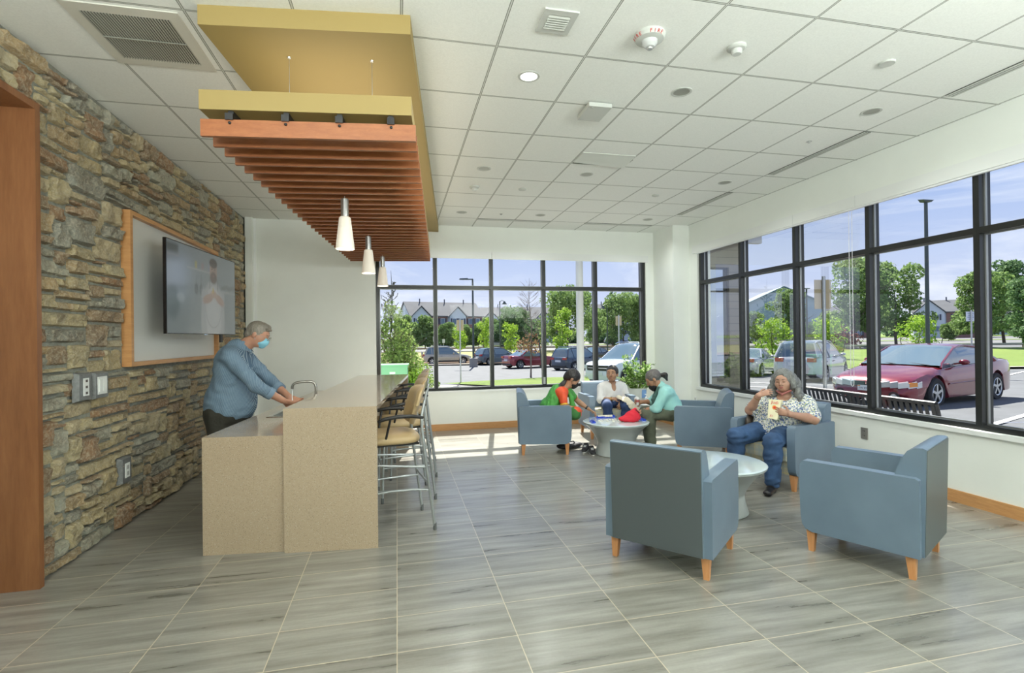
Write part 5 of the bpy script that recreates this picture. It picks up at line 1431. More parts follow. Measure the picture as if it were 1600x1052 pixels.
def SUVR(hx, h): return [(-hx + .12, 1.0), (-hx + .40, h - .10), (-hx + .75, h - .02), (0.0, h), (hx - 2.05, h - .06), (hx - 1.15, .98)]
SEDD = lambda hx, tz=.98, nz=.80: [(-hx, tz - .16), (-hx + .10, tz), (-hx + .9, tz - .01), (hx - 1.5, .93), (hx - .9, .90), (hx - .25, nz), (hx - .06, nz - .08), (hx, nz - .2)]
def SEDR(hx, h): return [(-hx + .72, .97), (-hx + 1.55, h - .04), (-.1, h), (hx - 2.35, h - .06), (hx - 1.35, .93)]
cars = [
 (698, 50, .97, .20, 'beige compact crossover with a spare wheel on its tail, leftmost parked car', carpaint('champagne paint', (.46, .41, .31)), 4.6, 1.85, SUVD(2.3), SUVR(2.3, 1.70), 'suv', True),
 (778, 48, .80, .52, 'dark blue grey hatchback crossover parked left of the red sedan', carpaint('blue grey paint', (.05, .085, .115)), 4.5, 1.85, SUVD(2.25, .9, 1.02), SUVR(2.25, 1.58), 'suv', False),
 (829, 42, .82, .50, 'dark red sedan seen from behind in the middle of the far window', carpaint('dark red paint', (.26, .025, .04)), 4.8, 1.86, SEDD(2.4, 1.02), SEDR(2.4, 1.45), 'sedan', False),
 (903, 38, .70, .65, 'dark navy crossover parked behind the pale porch column', carpaint('navy paint', (.025, .045, .075)), 4.5, 1.85, SUVD(2.25), SUVR(2.25, 1.70), 'suv', True),
 (934, 52, .75, .6, 'dark car mostly hidden behind the navy crossover', carpaint('charcoal paint', (.03, .035, .04)), 4.6, 1.85, SEDD(2.3), SEDR(2.3, 1.45), 'sedan', False),
 (986, 22.5, -.76, -.65, 'white crossover nearest the far window, its bonnet toward the room', carpaint('white paint', (.70, .74, .78), .1), 4.6, 1.85, SUVD(2.3, .96, 1.05), SUVR(2.3, 1.70), 'suv', True),
 (1172, 27, .62, .78, 'silver sedan seen from behind left of the white crossover in the right windows', carpaint('silver paint', (.50, .53, .55), .5), 4.8, 1.85, SEDD(2.4, 1.0), SEDR(2.4, 1.43), 'sedan', False),
 (1268, 22.5, .70, .71, 'white crossover seen from behind through the right windows beside the red coupe', carpaint('pearl paint', (.55, .58, .58), .25), 4.9, 1.93, SUVD(2.45, .98, 1.06), SUVR(2.45, 1.74), 'suv', False),
 (1182, 96, 1, .1, 'tiny distant parked car before the pale blue gabled building', carpaint('distant silver', (.5, .52, .54)), 4.6, 1.8, SEDD(2.3), SEDR(2.3, 1.45), 'sedan', False),
 (772, 96, 1, .05, 'tiny distant white car by the hedge near the second lamp post', carpaint('distant white', (.6, .64, .68)), 4.6, 1.8, SEDD(2.3), SEDR(2.3, 1.45), 'sedan', False),
 (963, 98, 1, .05, 'tiny distant dark car under the trees at the right of the far window', carpaint('distant blue', (.10, .14, .2)), 4.6, 1.8, SUVD(2.3), SUVR(2.3, 1.65), 'suv', False),
]
for u, d, lat, fw_, lab, paint, L_, W_, dk, rf, kd, cl in cars:
    c_ = make_car(SP(u, d), hd(lat, fw_), lab, paint, L_, W_, dk, rf, kd, clad=cl, grp=None)
    if u == 698:
        b = MB(); b.lathe([(0, 0), (.33, 0), (.36, .05), (.35, .16), (.28, .20), (0, .20)], (-2.30, .1, .98), 26, Matrix.Rotation(rad(-90), 3, 'Y')); b.build('spare_wheel', paint, c_)
    if kd == 'suv' and cl:
        b = MB()
        for s in (-1, 1): b.tube([(-1.5, s * .62, 1.66), (-1.4, s * .62, 1.74), (.1, s * .62, 1.75), (.3, s * .62, 1.68)], .018, 6)
        b.build('roof_rail', MCHR, c_)
# the big red coupe
HX = 2.5
cd_ = [(-HX, .84), (-HX + .10, .99), (-HX + .75, 1.00), (-.8, .96), (.55, .92), (1.3, .88), (HX - .55, .76), (HX - .2, .66), (HX - .05, .58), (HX, .48)]
cr_ = [(-HX + .80, 1.00), (-1.05, 1.33), (-.35, 1.39), (.15, 1.36), (1.15, .93)]
MRC = carpaint('metallic red paint', (.20, .010, .022), .30)
coupe = make_car((0, 0, 0), 0, 'big dark red coupe parked facing the right windows', MRC, 5.0, 1.86, cd_, cr_, 'coupe', wr=.335, fw=1.02, rw=1.12, grp=None)
for ch in list(coupe.children):
    if ch.name.split('.')[0] in ('grille', 'headlamp', 'fog_lamp'): bpy.data.objects.remove(ch)
zf = .60
for s in (-1, 1):
    b = MB(); b.box(HX - .035, s * .02, .50, HX + .012, s * .235, .60); g_ = b.build('grille', MTRIMC, coupe, bevel=.035, seg=3)
    b = MB()
    for k in range(4): b.box(HX + .004, s * .03, .515 + k * .022, HX + .016, s * .225, .521 + k * .022)
    b.build('grille_bar', M('grey bar', (.12, .12, .12), .4), g_)
    # long swept headlamp round the corner
    b = MB()
    q = [(HX + .012, .30), (HX + .014, .50), (HX + .002, .65), (HX - .10, .795), (HX - .27, .875), (HX - .42, .905)]
    for (xa, ya), (xb_, yb) in zip(q[:-1], q[1:]):
        b.hexa([(xa, s * ya, .475), (xb_, s * yb, .50), (xb_ - .12, s * (yb - .08), .50), (xa - .12, s * (ya - .06), .475)], [(xa, s * ya, .585), (xb_, s * yb, .625), (xb_ - .12, s * (yb - .08), .63), (xa - .12, s * (ya - .06), .60)])
    hl = b.build('headlamp', MLAMP, coupe, smooth=50)
    b = MB(); b.hexa([(HX - .12, s * .812, .51), (HX - .28, s * .884, .52), (HX - .32, s * .8, .52), (HX - .2, s * .72, .51)], [(HX - .12, s * .812, .60), (HX - .28, s * .884, .61), (HX - .32, s * .8, .61), (HX - .2, s * .72, .60)])
    b.build('indicator', MAMB, hl)
    for v in b and [] or []: pass
    b = MB(); Mx = Matrix.Rotation(rad(90 - s * 0), 3, 'Y'); b.lathe([(.105, -.02), (.10, .012), (.075, .012), (.07, -.02)], (HX - .002, s * .56, .30), 24, Mx); fl = b.build('fog_lamp_surround', MTRIMC, coupe)
    b = MB(); b.lathe([(.062, -.01), (.058, .015), (0, .022)], (HX - .002, s * .56, .30), 20, Mx); b.build('fog_lamp', MLAMP, fl)
b = MB(); b.box(HX - .05, -.34, .24, HX - .005, .34, .36); b.build('lower_intake', MTRIMC, coupe, bevel=.03)
b = MB(); b.box(HX + .012, -.16, .385, HX + .022, .16, .505); pl_ = b.build('number_plate', MPLATE, coupe, bevel=.003)
MX = Matrix(((0, 0, 1, HX + .0225), (1, 0, 0, .0), (0, 1, 0, .438), (0, 0, 0, 1)))
text('FW 8938P', .062, M('plate blue', (.03, .05, .16), .5), pl_, MX, name='plate_lettering')
b = MB(); b.box(HX + .02, -.155, .482, HX + .0235, -.10, .50); b.build('plate_sticker', MAMB, pl_)
b = MB()
for s in (-1, 1): b.tube([(1.0, s * .944, .53), (-.9, s * .948, .55)], .012, 6)
b.build('side_highlight_strip', MRC, coupe)
b = MB(); b.tube([(1.17, -.05, .945), (1.02, -.45, .965), (.99, -.62, .955)], .008, 5); b.tube([(1.17, .65, .93), (1.05, .2, .97), (1.0, .0, .975)], .008, 5); b.build('wiper', MBLK, coupe)
p = SP(1442, 12.6); coupe.location = (p[0], p[1], gz(p[0], p[1]) + .0)
coupe.rotation_euler = (0, 0, hd(-.89, -.455))
coupe.location.z = -.10
# ================================================================== PEOPLE: smooth bodies grown from blended limbs
def V3(*a): return np.array(a, np.float64)
def unit(v): v = np.asarray(v, float); return v / np.linalg.norm(v)
def grow(name, prims, h, mats, parent, wr=None, mirror=None, region=None, smooth=180):
    """prims: (kind, args..., k). kinds: c capsule(a,b,ra,rb), e ellipsoid(c,r,R), p half-space cut(point,normal); a leading '-' carves"""
    lo = np.full(3, 1e9); hi = -lo; bbs = []
    for p in prims:
        kd = p[0].lstrip('-')
        if kd == 'c': a, b_, ra, rb = p[1:5]; m = max(ra, rb); l_ = np.minimum(a, b_) - m; h_ = np.maximum(a, b_) + m
        elif kd == 'f': a, b_, ra, rb = p[1:5]; m = max(ra, rb) * 1.0; l_ = np.minimum(a, b_) - m; h_ = np.maximum(a, b_) + m
        elif kd == 'e': c, r = p[1], p[2]; m = max(r); l_ = c - m; h_ = c + m
        else: bbs.append(None); continue
        bbs.append((l_, h_))
        if p[0][0] != '-': lo = np.minimum(lo, l_); hi = np.maximum(hi, h_)
    pad = 4 * h + (wr[0] if wr else 0); lo = lo - pad; hi = hi + pad
    n = np.ceil((hi - lo) / h).astype(int) + 1
    D = np.full(tuple(n), .2, np.float32)
    ax = [lo[i] + np.arange(n[i]) * h for i in range(3)]
    for p, bb in zip(prims, bbs):
        kd = p[0].lstrip('-'); k = p[-1]
        if bb is None: i0 = np.zeros(3, int); i1 = n.copy()
        else:
            i0 = np.clip(np.floor((bb[0] - k - 3 * h - lo) / h).astype(int), 0, n); i1 = np.clip(np.ceil((bb[1] + k + 3 * h - lo) / h).astype(int) + 1, 0, n)
        if (i1 <= i0).any(): continue
        S = tuple(slice(i0[i], i1[i]) for i in range(3))
        X = ax[0][S[0]][:, None, None]; Y = ax[1][S[1]][None, :, None]; Z = ax[2][S[2]][None, None, :]
        if kd == 'c' or kd == 'f':
            a, b_, ra, rb = p[1:5]; d = b_ - a; L2 = max(1e-9, d @ d)
            px_, py_, pz_ = X - a[0], Y - a[1], Z - a[2]
            t = np.clip((px_ * d[0] + py_ * d[1] + pz_ * d[2]) / L2, 0, 1)
            qx, qy, qz = px_ - t * d[0], py_ - t * d[1], pz_ - t * d[2]
            if kd == 'f':
                w, s = p[5], p[6]; dt = (qx * w[0] + qy * w[1] + qz * w[2]) * (1 / s - 1)
                qx, qy, qz = qx + w[0] * dt, qy + w[1] * dt, qz + w[2] * dt
                v = (np.sqrt(qx*qx + qy*qy + qz*qz) - (ra + (rb - ra) * t)) * (s if s < 1 else 1) ** .5
            else: v = np.sqrt(qx*qx + qy*qy + qz*qz) - (ra + (rb - ra) * t)
        elif kd == 'e':
            c, r, R_ = p[1], p[2], p[3]
            q = [X - c[0], Y - c[1], Z - c[2]]
            if R_ is not None: q = [q[0] * R_[i][0] + q[1] * R_[i][1] + q[2] * R_[i][2] for i in range(3)]
            k0 = np.sqrt((q[0]/r[0])**2 + (q[1]/r[1])**2 + (q[2]/r[2])**2); k1 = np.sqrt((q[0]/r[0]**2)**2 + (q[1]/r[1]**2)**2 + (q[2]/r[2]**2)**2)
            v = k0 * (k0 - 1) / np.maximum(k1, 1e-6)
        else:
            v = -((X - p[1][0]) * p[2][0] + (Y - p[1][1]) * p[2][1] + (Z - p[1][2]) * p[2][2])   # solid on the side the normal points to
        A = D[S]; v = np.broadcast_to(v, A.shape)
        k = max(k, 1e-4)
        if p[0][0] == '-':
            hh = np.clip(.5 - .5 * (A + v) / k, 0, 1); D[S] = A * (1 - hh) - v * hh + k * hh * (1 - hh)
        else:
            hh = np.clip(.5 + .5 * (v - A) / k, 0, 1); D[S] = v * (1 - hh) + A * hh - k * hh * (1 - hh)
    if wr:
        A_, f_ = wr[0], wr[1]; st = wr[2] if len(wr) > 2 else (1, 1, 1)
        X = ax[0][:, None, None] * st[0]; Y = ax[1][None, :, None] * st[1]; Z = ax[2][None, None, :] * st[2]
        D += (A_ * (np.sin(f_ * (X + .6 * Y + .8 * Z) + 2.2 * np.sin(f_ * .45 * (Z - Y))) * np.sin(f_ * .7 * (Y - .5 * X + .3 * Z) + 1.7 * np.sin(f_ * .5 * X))) ).astype(np.float32)
    ins = D < 0
    c = ins[:-1, :-1, :-1]; any_ = np.zeros(c.shape, bool); all_ = np.ones(c.shape, bool)
    for dx in (0, 1):
        for dy in (0, 1):
            for dz in (0, 1):
                q = ins[dx:dx + c.shape[0], dy:dy + c.shape[1], dz:dz + c.shape[2]]; any_ |= q; all_ &= q
    I = np.argwhere(any_ & ~all_); idm = np.full(c.shape, -1, np.int32); idm[I[:, 0], I[:, 1], I[:, 2]] = np.arange(len(I))
    P = np.zeros((len(I), 3)); cnt = np.zeros(len(I))
    cor = [(0,0,0),(1,0,0),(0,1,0),(1,1,0),(0,0,1),(1,0,1),(0,1,1),(1,1,1)]
    val = [D[I[:, 0] + o[0], I[:, 1] + o[1], I[:, 2] + o[2]].astype(float) for o in cor]
    for i in range(8):
        for j in range(i + 1, 8):
            if sum(abs(cor[i][q] - cor[j][q]) for q in range(3)) != 1: continue
            m = (val[i] < 0) != (val[j] < 0); t = np.where(m, val[i] / np.where(m, val[i] - val[j], 1), 0)
            for q in range(3): P[:, q] += np.where(m, cor[i][q] + (cor[j][q] - cor[i][q]) * t, 0)
            cnt += m
    P = (P / np.maximum(cnt, 1)[:, None] + I) * h + lo
    F = []
    for a_ in range(3):
        b1, b2 = (a_ + 1) % 3, (a_ + 2) % 3
        sl0 = [slice(None)] * 3; sl1 = [slice(None)] * 3; sl0[a_] = slice(0, -1); sl1[a_] = slice(1, None)
        A0 = ins[tuple(sl0)]; A1 = ins[tuple(sl1)]; E_ = np.argwhere(A0 != A1)
        E_ = E_[(E_[:, b1] > 0) & (E_[:, b2] > 0) & (E_[:, b1] < n[b1] - 1) & (E_[:, b2] < n[b2] - 1)]
        flip = A0[E_[:, 0], E_[:, 1], E_[:, 2]]
        def cell(o1, o2):
            q = E_.copy(); q[:, b1] -= o1; q[:, b2] -= o2; return idm[q[:, 0], q[:, 1], q[:, 2]]
        Q = np.stack([cell(1, 1), cell(0, 1), cell(0, 0), cell(1, 0)], 1)
        Q[~flip] = Q[~flip][:, ::-1]; F.append(Q)
    F = np.concatenate(F); F = F[(F >= 0).all(1)]
    mi = None
    if region is not None: mi = region(P[F].mean(1))
    return npmesh(name, P, F, mats, parent, smooth, mi)

def frame(fwd, up=(0, 0, 1)):
    f = unit(fwd); u = np.asarray(up, float); r = unit(np.cross(f, u)); u = np.cross(r, f)
    return r, f, u            # right, forward, up
def head_prims(c, fwd, up=(0, 0, 1), s=1.0, fat=1.0):
    r, f, u = frame(fwd, up); R_ = np.array([r, f, u])
    P = lambda x, y, z: c + (r * x + f * y + u * z) * s
    E = lambda x, y, z, a, b, d, k, m='e': (m, P(x, y, z), (a * s, b * s, d * s), R_, k * s)
    L = [E(0, -.012, .030, .074, .092, .082, .01), E(0, .018, -.035, .060 * fat, .066, .070, .03), E(0, .045, -.075, .034 * fat, .034, .028, .03),
         E(0, .058, .028, .052, .030, .030, .03)]
    for q in (-1, 1):
        L += [E(q * .036, .050, -.028, .026 * fat, .026, .026, .025), E(q * .076, -.012, -.008, .009, .018, .030, .008)]
        L += [E(q * .030, .089, .006, .015, .012, .010, .012, '-e'), E(q * .030, .072, .006, .0145, .0145, .0105, .003), ('c', P(q * .030 - .014, .082, .012), P(q * .030 + .014, .082, .012), .0052 * s, .0052 * s, .004)]
        L += [E(q * .011, .090, -.030, .009, .010, .008, .008)]
    L += [('c', P(0, .082, .010), P(0, .103, -.024), .008 * s, .012 * s, .012 * s)]
    L += [E(0, .083, -.054, .022, .012, .0055, .006), E(0, .081, -.064, .019, .012, .0065, .006), E(0, .092, -.059, .020, .004, .0012, .002, '-e')]
    return L, (r, f, u, P, R_)
def hand_prims(w, d, n, side, curl=.5, s=1.0, spread=.0, curls=None, thumb=.5):
    """w wrist, d finger direction, n palm normal (palm faces n), side +1: thumb towards +cross(d,n)"""
    d = unit(d); n = unit(np.asarray(n, float) - d * np.dot(n, d)); t = np.cross(d, n) * side
    L = [('f', w, w + d * .078 * s, .030 * s, .038 * s, n, .42, .012)]
    kn = w + d * .083 * s
    for i, (off, ln, rr) in enumerate([(.030, .072, .0088), (.010, .079, .0092), (-.011, .073, .0088), (-.030, .058, .0078)]):
        cu = (curls[i] if curls else curl); a = kn + t * off * s - d * abs(off) * .18 * s
        dd = unit(d + t * (off * 2.5 * (1 + spread)))
        p = a; ang = cu * .55
        for seg, fr in enumerate((.42, .33, .25)):
            v = dd * math.cos(ang) + n * math.sin(ang); q = p + v * ln * fr * s
            L.append(('c', p, q, rr * s * (1 - .10 * seg), rr * s * (.92 - .10 * seg), .004)); p = q; ang += cu * .75
    p = w + d * .022 * s + t * .028 * s; v = unit(t * .75 + d * .62 + n * .35 * thumb); q = p + v * .042 * s; v2 = unit(d * .85 + t * (.35 - .4 * thumb) + n * .5 * thumb); e = q + v2 * .032 * s
    L += [('c', p, q, .0125 * s, .0105 * s, .010), ('c', q, e, .0100 * s, .0082 * s, .004)]
    return L
def skinmat(name, c):
    t = NT(name); v = t.coord()
    t.color(t.ramp(t.noise(v, 14, 4, .6), [(.3, tuple(q * .9 for q in c)), (.7, tuple(min(1, q * 1.08) for q in c))]))
    t.set(Roughness=.5, Subsurface_Weight=.08); t.b.inputs['Subsurface Scale'].default_value = .02
    t.b.inputs['Subsurface Radius'].default_value = (1, .4, .2); return t.m
MLIP = M('lips', (.36, .12, .10), .4); MEYEW = M('eye white', (.70, .68, .65), .2); MIRIS = M('iris', (.03, .018, .012), .1)
def face_bits(parent, HF, brow, open_=True, glasses=None, lips=True, s=1.0, browz=.026):
    r, f, u, P, R_ = HF
    T = lambda v: tuple(v)
    for q in (-1, 1):
        if open_:
            b = MB(); b.ball(T(P(q * .030, .0750, .005)), .0112 * s, u=14, v=10); e = b.build('eye', MEYEW, parent, smooth=180)
            b = MB(); b.ball(T(P(q * .030, .0800, .004)), .0072 * s, u=12, v=8); b.build('iris', MIRIS, e, smooth=180)
        else:
            b = MB(); b.tube([T(P(q * (.030 + x), .0885 - abs(x) * .28, -.001 - .10 * x * x / .014)) for x in (-.013, -.006, 0, .006, .013)], .0016, 5); b.build('closed_eye', MIRIS, parent)
        b = MB(); b.tube([T(P(q * x, y, z)) for x, y, z in ((.014, .0925, browz - .002), (.028, .0915, browz + .004), (.044, .078, browz + .001))], [.0028, .0036, .0018], 6); b.build('eyebrow', brow, parent)
    if lips:
        b = MB(); b.tube([T(P(x, .0945 - abs(x) * .22, -.0535 - abs(x) * .06)) for x in (-.021, -.01, 0, .01, .021)], [.0015, .0042, .0045, .0042, .0015], 6)
        b.tube([T(P(x, .0925 - abs(x) * .22, -.0635 + abs(x) * .15)) for x in (-.019, -.01, 0, .01, .019)], [.0015, .0046, .0052, .0046, .0015], 6); b.build('lips', MLIP, parent)
    if glasses:
        b = MB()
        for q in (-1, 1):
            b.tube([T(P(q * .033 + .025 * math.cos(a), .106, .002 + .018 * math.sin(a))) for a in np.linspace(0, 2*PI, 17)[:-1]], .0016, 5, closed=True)
            b.tube([T(P(q * .058, .104, .006)), T(P(q * .079, .06, .008)), T(P(q * .080, -.01, .006))], .0016, 5)
        b.tube([T(P(-.008, .107, .004)), T(P(.008, .107, .004))], .0016, 5); b.build('glasses', glasses, parent)
def mask_obj(parent, HF, mat, low=0.0, name='face_mask', s=1.0):
    r, f, u, P, R_ = HF; z = -low
    pr_ = [('e', P(0, .050, -.050 + z), (.060 * s, .060 * s, .046 * s), R_, .01), ('e', P(0, .078, -.032 + z), (.030 * s, .036 * s, .030 * s), R_, .03), ('e', P(0, .07, -.078 + z), (.036 * s, .030 * s, .028 * s), R_, .02),
           ('-p', P(0, .012, 0), -f, .004)]
    o = grow(name, pr_, .004, [mat], parent, wr=(.0012, 260, (.1, .1, 1)))
    b = MB()
    for q in (-1, 1):
        b.tube([tuple(P(q * .055, .045, -.03 + z)), tuple(P(q * .074, .0, -.005 + z * .5)), tuple(P(q * .082, -.022, .010)), ], .0016, 5)
        b.tube([tuple(P(q * .052, .040, -.07 + z)), tuple(P(q * .074, .0, -.03 + z * .5)), tuple(P(q * .082, -.022, -.015))], .0016, 5)
    b.build('ear_loop', mat, o); return o
def person(lab, P0, f, parts, skin, h=.0058):
    """parts(): returns dict of prim lists"""
    t_ = empty('person', (P0[0], P0[1], 0), face(*f), lab, 'person'); return t_
def limb(a, b_, ra, rb, k=.02): return ('c', a, b_, ra, rb, k)
def arm(sh, el, wr_, r=(.050, .040, .034, .026), k=.02):
    m = el + (wr_ - el) * .3
    return [limb(sh, el, r[0], r[1], k), limb(el, m, r[1] * .98, r[2] * 1.08, k), limb(m, wr_, r[2] * 1.08, r[3], k)]
def leg(hip, kn, an, r=(.085, .058, .040), k=.03):
    m = kn + (an - kn) * .32
    return [limb(hip, kn, r[0], r[1], k), limb(kn, m, r[1] * .98, r[1] * .95, k), limb(m, an, r[1] * .95, r[2], k)]
def shoe(parent, an, toe, mat, sole=None, name='shoe'):
    d = unit(V3(toe[0] - an[0], toe[1] - an[1], 0)); heel = V3(an[0], an[1], .035) - d * .035; tt = V3(toe[0], toe[1], .030)
    w = V3(-d[1], d[0], 0)
    o = grow(name, [('c', heel, heel + d * .10, .036, .038, .02), ('f', heel + d * .08, tt, .046, .040, V3(0, 0, 1), .72, .02), ('c', heel + V3(0, 0, .02), V3(an[0], an[1], .085), .036, .036, .02), ('-p', V3(0, 0, .004), V3(0, 0, -1), .003)], .006, [mat], parent)
    return o
HAIRG = lambda name, c1, c2: wood_mat(name, c1, c2, (60, 60, 6), .45, 3)
# ------------------------------------------------------------------ the man at the sink
SK1 = skinmat('fair skin', (.52, .27, .18)); SK2 = skinmat('brown skin', (.43, .235, .14)); SK3 = skinmat('tan skin', (.42, .215, .125)); SK4 = skinmat('rosy skin', (.46, .26, .185))
man = person('man in a blue striped shirt and face mask washing his hands at the sink', (-1.80, 5.45), (1, 0), None, SK1)
hc = V3(0, .462, 1.632); hp, HF = head_prims(hc, (0, .90, -.42), s=1.06, fat=1.12)
neckb = V3(0, .31, 1.50); shR, elR, wrR = V3(.195, .27, 1.425), V3(.25, .50, 1.15), V3(.125, .715, .985); shL, elL, wrL = V3(-.195, .28, 1.425), V3(-.22, .52, 1.16), V3(-.035, .735, 1.005)
torso = [('e', V3(0, .22, 1.02), (.20, .215, .20), None, .05), ('e', V3(0, .235, 1.28), (.205, .155, .20), None, .10), ('c', V3(-.13, .26, 1.42), V3(.13, .26, 1.42), .090, .090, .06), ('c', V3(0, .20, 1.40), V3(0, .27, 1.50), .10, .075, .06), ('e', V3(0, .20, .90), (.195, .20, .15), None, .08)]
body = torso + [limb(neckb, hc + V3(0, -.035, -.04), .068, .060, .03)] + hp + arm(shR, elR, wrR, (.058, .046, .040, .030)) + arm(shL, elL, wrL, (.058, .046, .040, .030))
body += hand_prims(wrR, V3(-.22, .86, -.38), V3(-.7, .1, .5), -1, .55, 1.08) + hand_prims(wrL, V3(.20, .84, -.42), V3(.5, -.1, .8), 1, .5, 1.08)
body += leg(V3(.10, .13, .86), V3(.11, .17, .48), V3(.12, .09, .10), (.10, .068, .048)) + leg(V3(-.10, .13, .86), V3(-.11, .17, .48), V3(-.12, .09, .10), (.10, .068, .048))
grow('body', body, .0060, [SK1], man)
t = NT('blue striped cotton'); v = t.coord(); sp = t.n('ShaderNodeSeparateXYZ'); t.l(v, sp.inputs[0])
wv = t.math('FRACT', t.math('DIVIDE', t.math('ADD', sp.outputs['Y'], t.math('MULTIPLY', sp.outputs['Z'], .16)), .0085))
t.color(t.mix(t.math('LESS_THAN', wv, .34), srgb(84, 112, 138), srgb(150, 170, 184))); t.set(Roughness=.85); t.bump(t.noise(v, 9, 4, .6, .8), .35, .02); MSHIRT = t.m
def infl(pr_, d):
    o = []
    for p in pr_:
        if p[0] == 'e': o.append(('e', p[1], tuple(q + d for q in p[2]), p[3], p[4]))
        elif p[0] == 'c': o.append(('c', p[1], p[2], p[3] + d, p[4] + d, p[5]))
        else: o.append(p)
    return o
cuR, cuL = elR + (wrR - elR) * .42, elL + (wrL - elL) * .42
shirt = infl(torso, .014) + [('c', shR, elR, .078, .062, .04), ('c', elR, cuR, .061, .054, .02), ('c', shL, elL, .078, .062, .04), ('c', elL, cuL, .061, .054, .02), ('c', neckb + V3(0, -.015, -.01), neckb + V3(0, .01, .045), .078, .072, .02),
         ('-p', V3(0, .2, .81), V3(0, -.12, -1), .004), ('-c', neckb + V3(0, .01, .05), neckb + V3(0, .05, .12), .06, .06, .008), ('-p', V3(0, .0, 0), V3(0, -1, .0) * 1e-9 + V3(0, 0, -1) , .001)]
shirt = shirt[:-1]
so_ = grow('shirt', shirt, .0068, [MSHIRT], man, wr=(.0042, 34, (.6, 1, 1.3)))
for c_, e_ in ((cuR, elR), (cuL, elL)):
    d_ = unit(c_ - e_); b = MB(); b.tube([tuple(c_ - d_ * .005), tuple(c_ + d_ * .045)], [.060, .058], 22, cap=True); b.build('cuff', M('pale blue cotton', srgb(124, 148, 170), .85, bump=.3, bs=30), so_, bevel=.004)
b = MB()
for q in (-1, 1): b.hexa([tuple(neckb + V3(q * .075, -.02, .03)), tuple(neckb + V3(q * .085, .06, -.02)), tuple(neckb + V3(q * .03, .11, -.045)), tuple(neckb + V3(q * .015, .085, .0))], [tuple(neckb + V3(q * .068, -.02, .075)), tuple(neckb + V3(q * .07, .055, .035)), tuple(neckb + V3(q * .025, .10, -.035)), tuple(neckb + V3(q * .012, .08, .012))])
b.build('collar', MSHIRT, so_, bevel=.004)
MTR = M('dark olive trousers', (.035, .034, .026), .85, var=.2, vs=6, bump=.4, bs=12, bd=.02)
grow('trousers', [('e', V3(0, .19, .88), (.212, .215, .16), None, .05)] + leg(V3(.10, .13, .86), V3(.115, .17, .48), V3(.12, .10, .09), (.118, .092, .085)) + leg(V3(-.10, .13, .86), V3(-.115, .17, .48), V3(-.12, .10, .09), (.118, .092, .085)) + [('-p', V3(0, 0, .985), V3(0, 0, 1), .004), ('-p', V3(0, 0, .045), V3(0, 0, -1), .004)], .009, [MTR], man, wr=(.004, 28))
MSHB = M('black leather', (.014, .013, .013), .35)
shoe(man, V3(.12, .09, .1), V3(.14, .28, 0), MSHB); shoe(man, V3(-.12, .09, .1), V3(-.14, .28, 0), MSHB)
MHG = HAIRG('grey brown hair', (.085, .075, .06), (.36, .33, .28))
r_, f_, u_, PH, RH = HF
def hair_cap(HF, extra, mat, parent, t=.014, facez=.055, facey=.075, h=.0055, wr=(.0022, 150, (1, 1, .5)), cut=True, s=1.0):
    r, f, u, P, R_ = HF
    L = [('e', P(0, -.016, .036), ((.076 + t) * s, (.092 + t) * s, (.083 + t) * s), R_, .01)] + extra(P, R_)
    if cut: L += [('-e', P(0, .105, -.045), (.078 * s, .085 * s, .105 * s), R_, .012), ('-e', P(0, .03, -.115), (.12 * s, .13 * s, .075 * s), R_, .012)]
    return grow('hair', L, h, [mat], parent, wr=wr)
hair_cap(HF, lambda P, R_: [('e', P(.0, .030, .098), (.062, .055, .026), R_, .02), ('e', P(.03, .075, .082), (.04, .028, .016), R_, .015), ('e', P(0, -.075, -.02), (.06, .035, .05), R_, .02)], MHG, man, .010)
face_bits(man, HF, MHG, glasses=M('thin metal rim', (.3, .28, .25), .3, .8), lips=False, s=1.06)
mask_obj(man, HF, M('blue surgical mask', srgb(140, 205, 228), .8, bump=.3, bs=200, bd=.002), s=1.08)

# ------------------------------------------------------------------ the woman in green
gw = person('woman in a green shawl and orange top with a black mask, leaning over the table', (1.93, 6.87), (.975, -.22), None, SK2)
hc = V3(0, .465, .985); hp, HF = head_prims(hc, (-.05, .80, -.60), s=1.08)
nb_ = V3(0, .375, .87); shR, elR, wrR = V3(.165, .31, .80), V3(.225, .33, .63), V3(.12, .47, .585); shL, elL, wrL = V3(-.16, .42, .79), V3(-.185, .585, .63), V3(-.13, .72, .535)
torso = [('e', V3(0, .14, .57), (.165, .12, .14), None, .05), ('e', V3(0, .26, .70), (.15, .10, .14), None, .08), ('c', V3(.12, .30, .80), V3(-.12, .36, .79), .075, .075, .05)]
hipsR, knR, anR = V3(.09, .06, .52), V3(.17, .47, .525), V3(-.05, .36, .49); hipsL, knL, anL = V3(-.09, .06, .52), V3(-.17, .46, .52), V3(.06, .28, .49)
body = torso + [limb(nb_, hc + V3(0, -.035, -.04), .05, .046, .03)] + hp + arm(shR, elR, wrR, (.048, .040, .033, .024)) + arm(shL, elL, wrL, (.044, .036, .031, .023))
body += hand_prims(wrR, V3(-.3, .8, -.1), V3(0, .1, -1), -1, .4, .92) + hand_prims(wrL, V3(.20, .82, -.50), V3(.1, -.5, -.8), 1, .45, .95, curls=[.35, .55, .7, .8])
body += leg(hipsR, knR, anR, (.085, .058, .04)) + leg(hipsL, knL, anL, (.085, .058, .04))
grow('body', body, .0056, [SK2], gw)
MOR = M('orange red silk', srgb(226, 84, 44), .55, var=.08, vs=9, bump=.3, bs=22, bd=.01); MGS = M('green silk shawl', srgb(70, 148, 62), .6, var=.18, vs=10, bump=.4, bs=24, bd=.01)
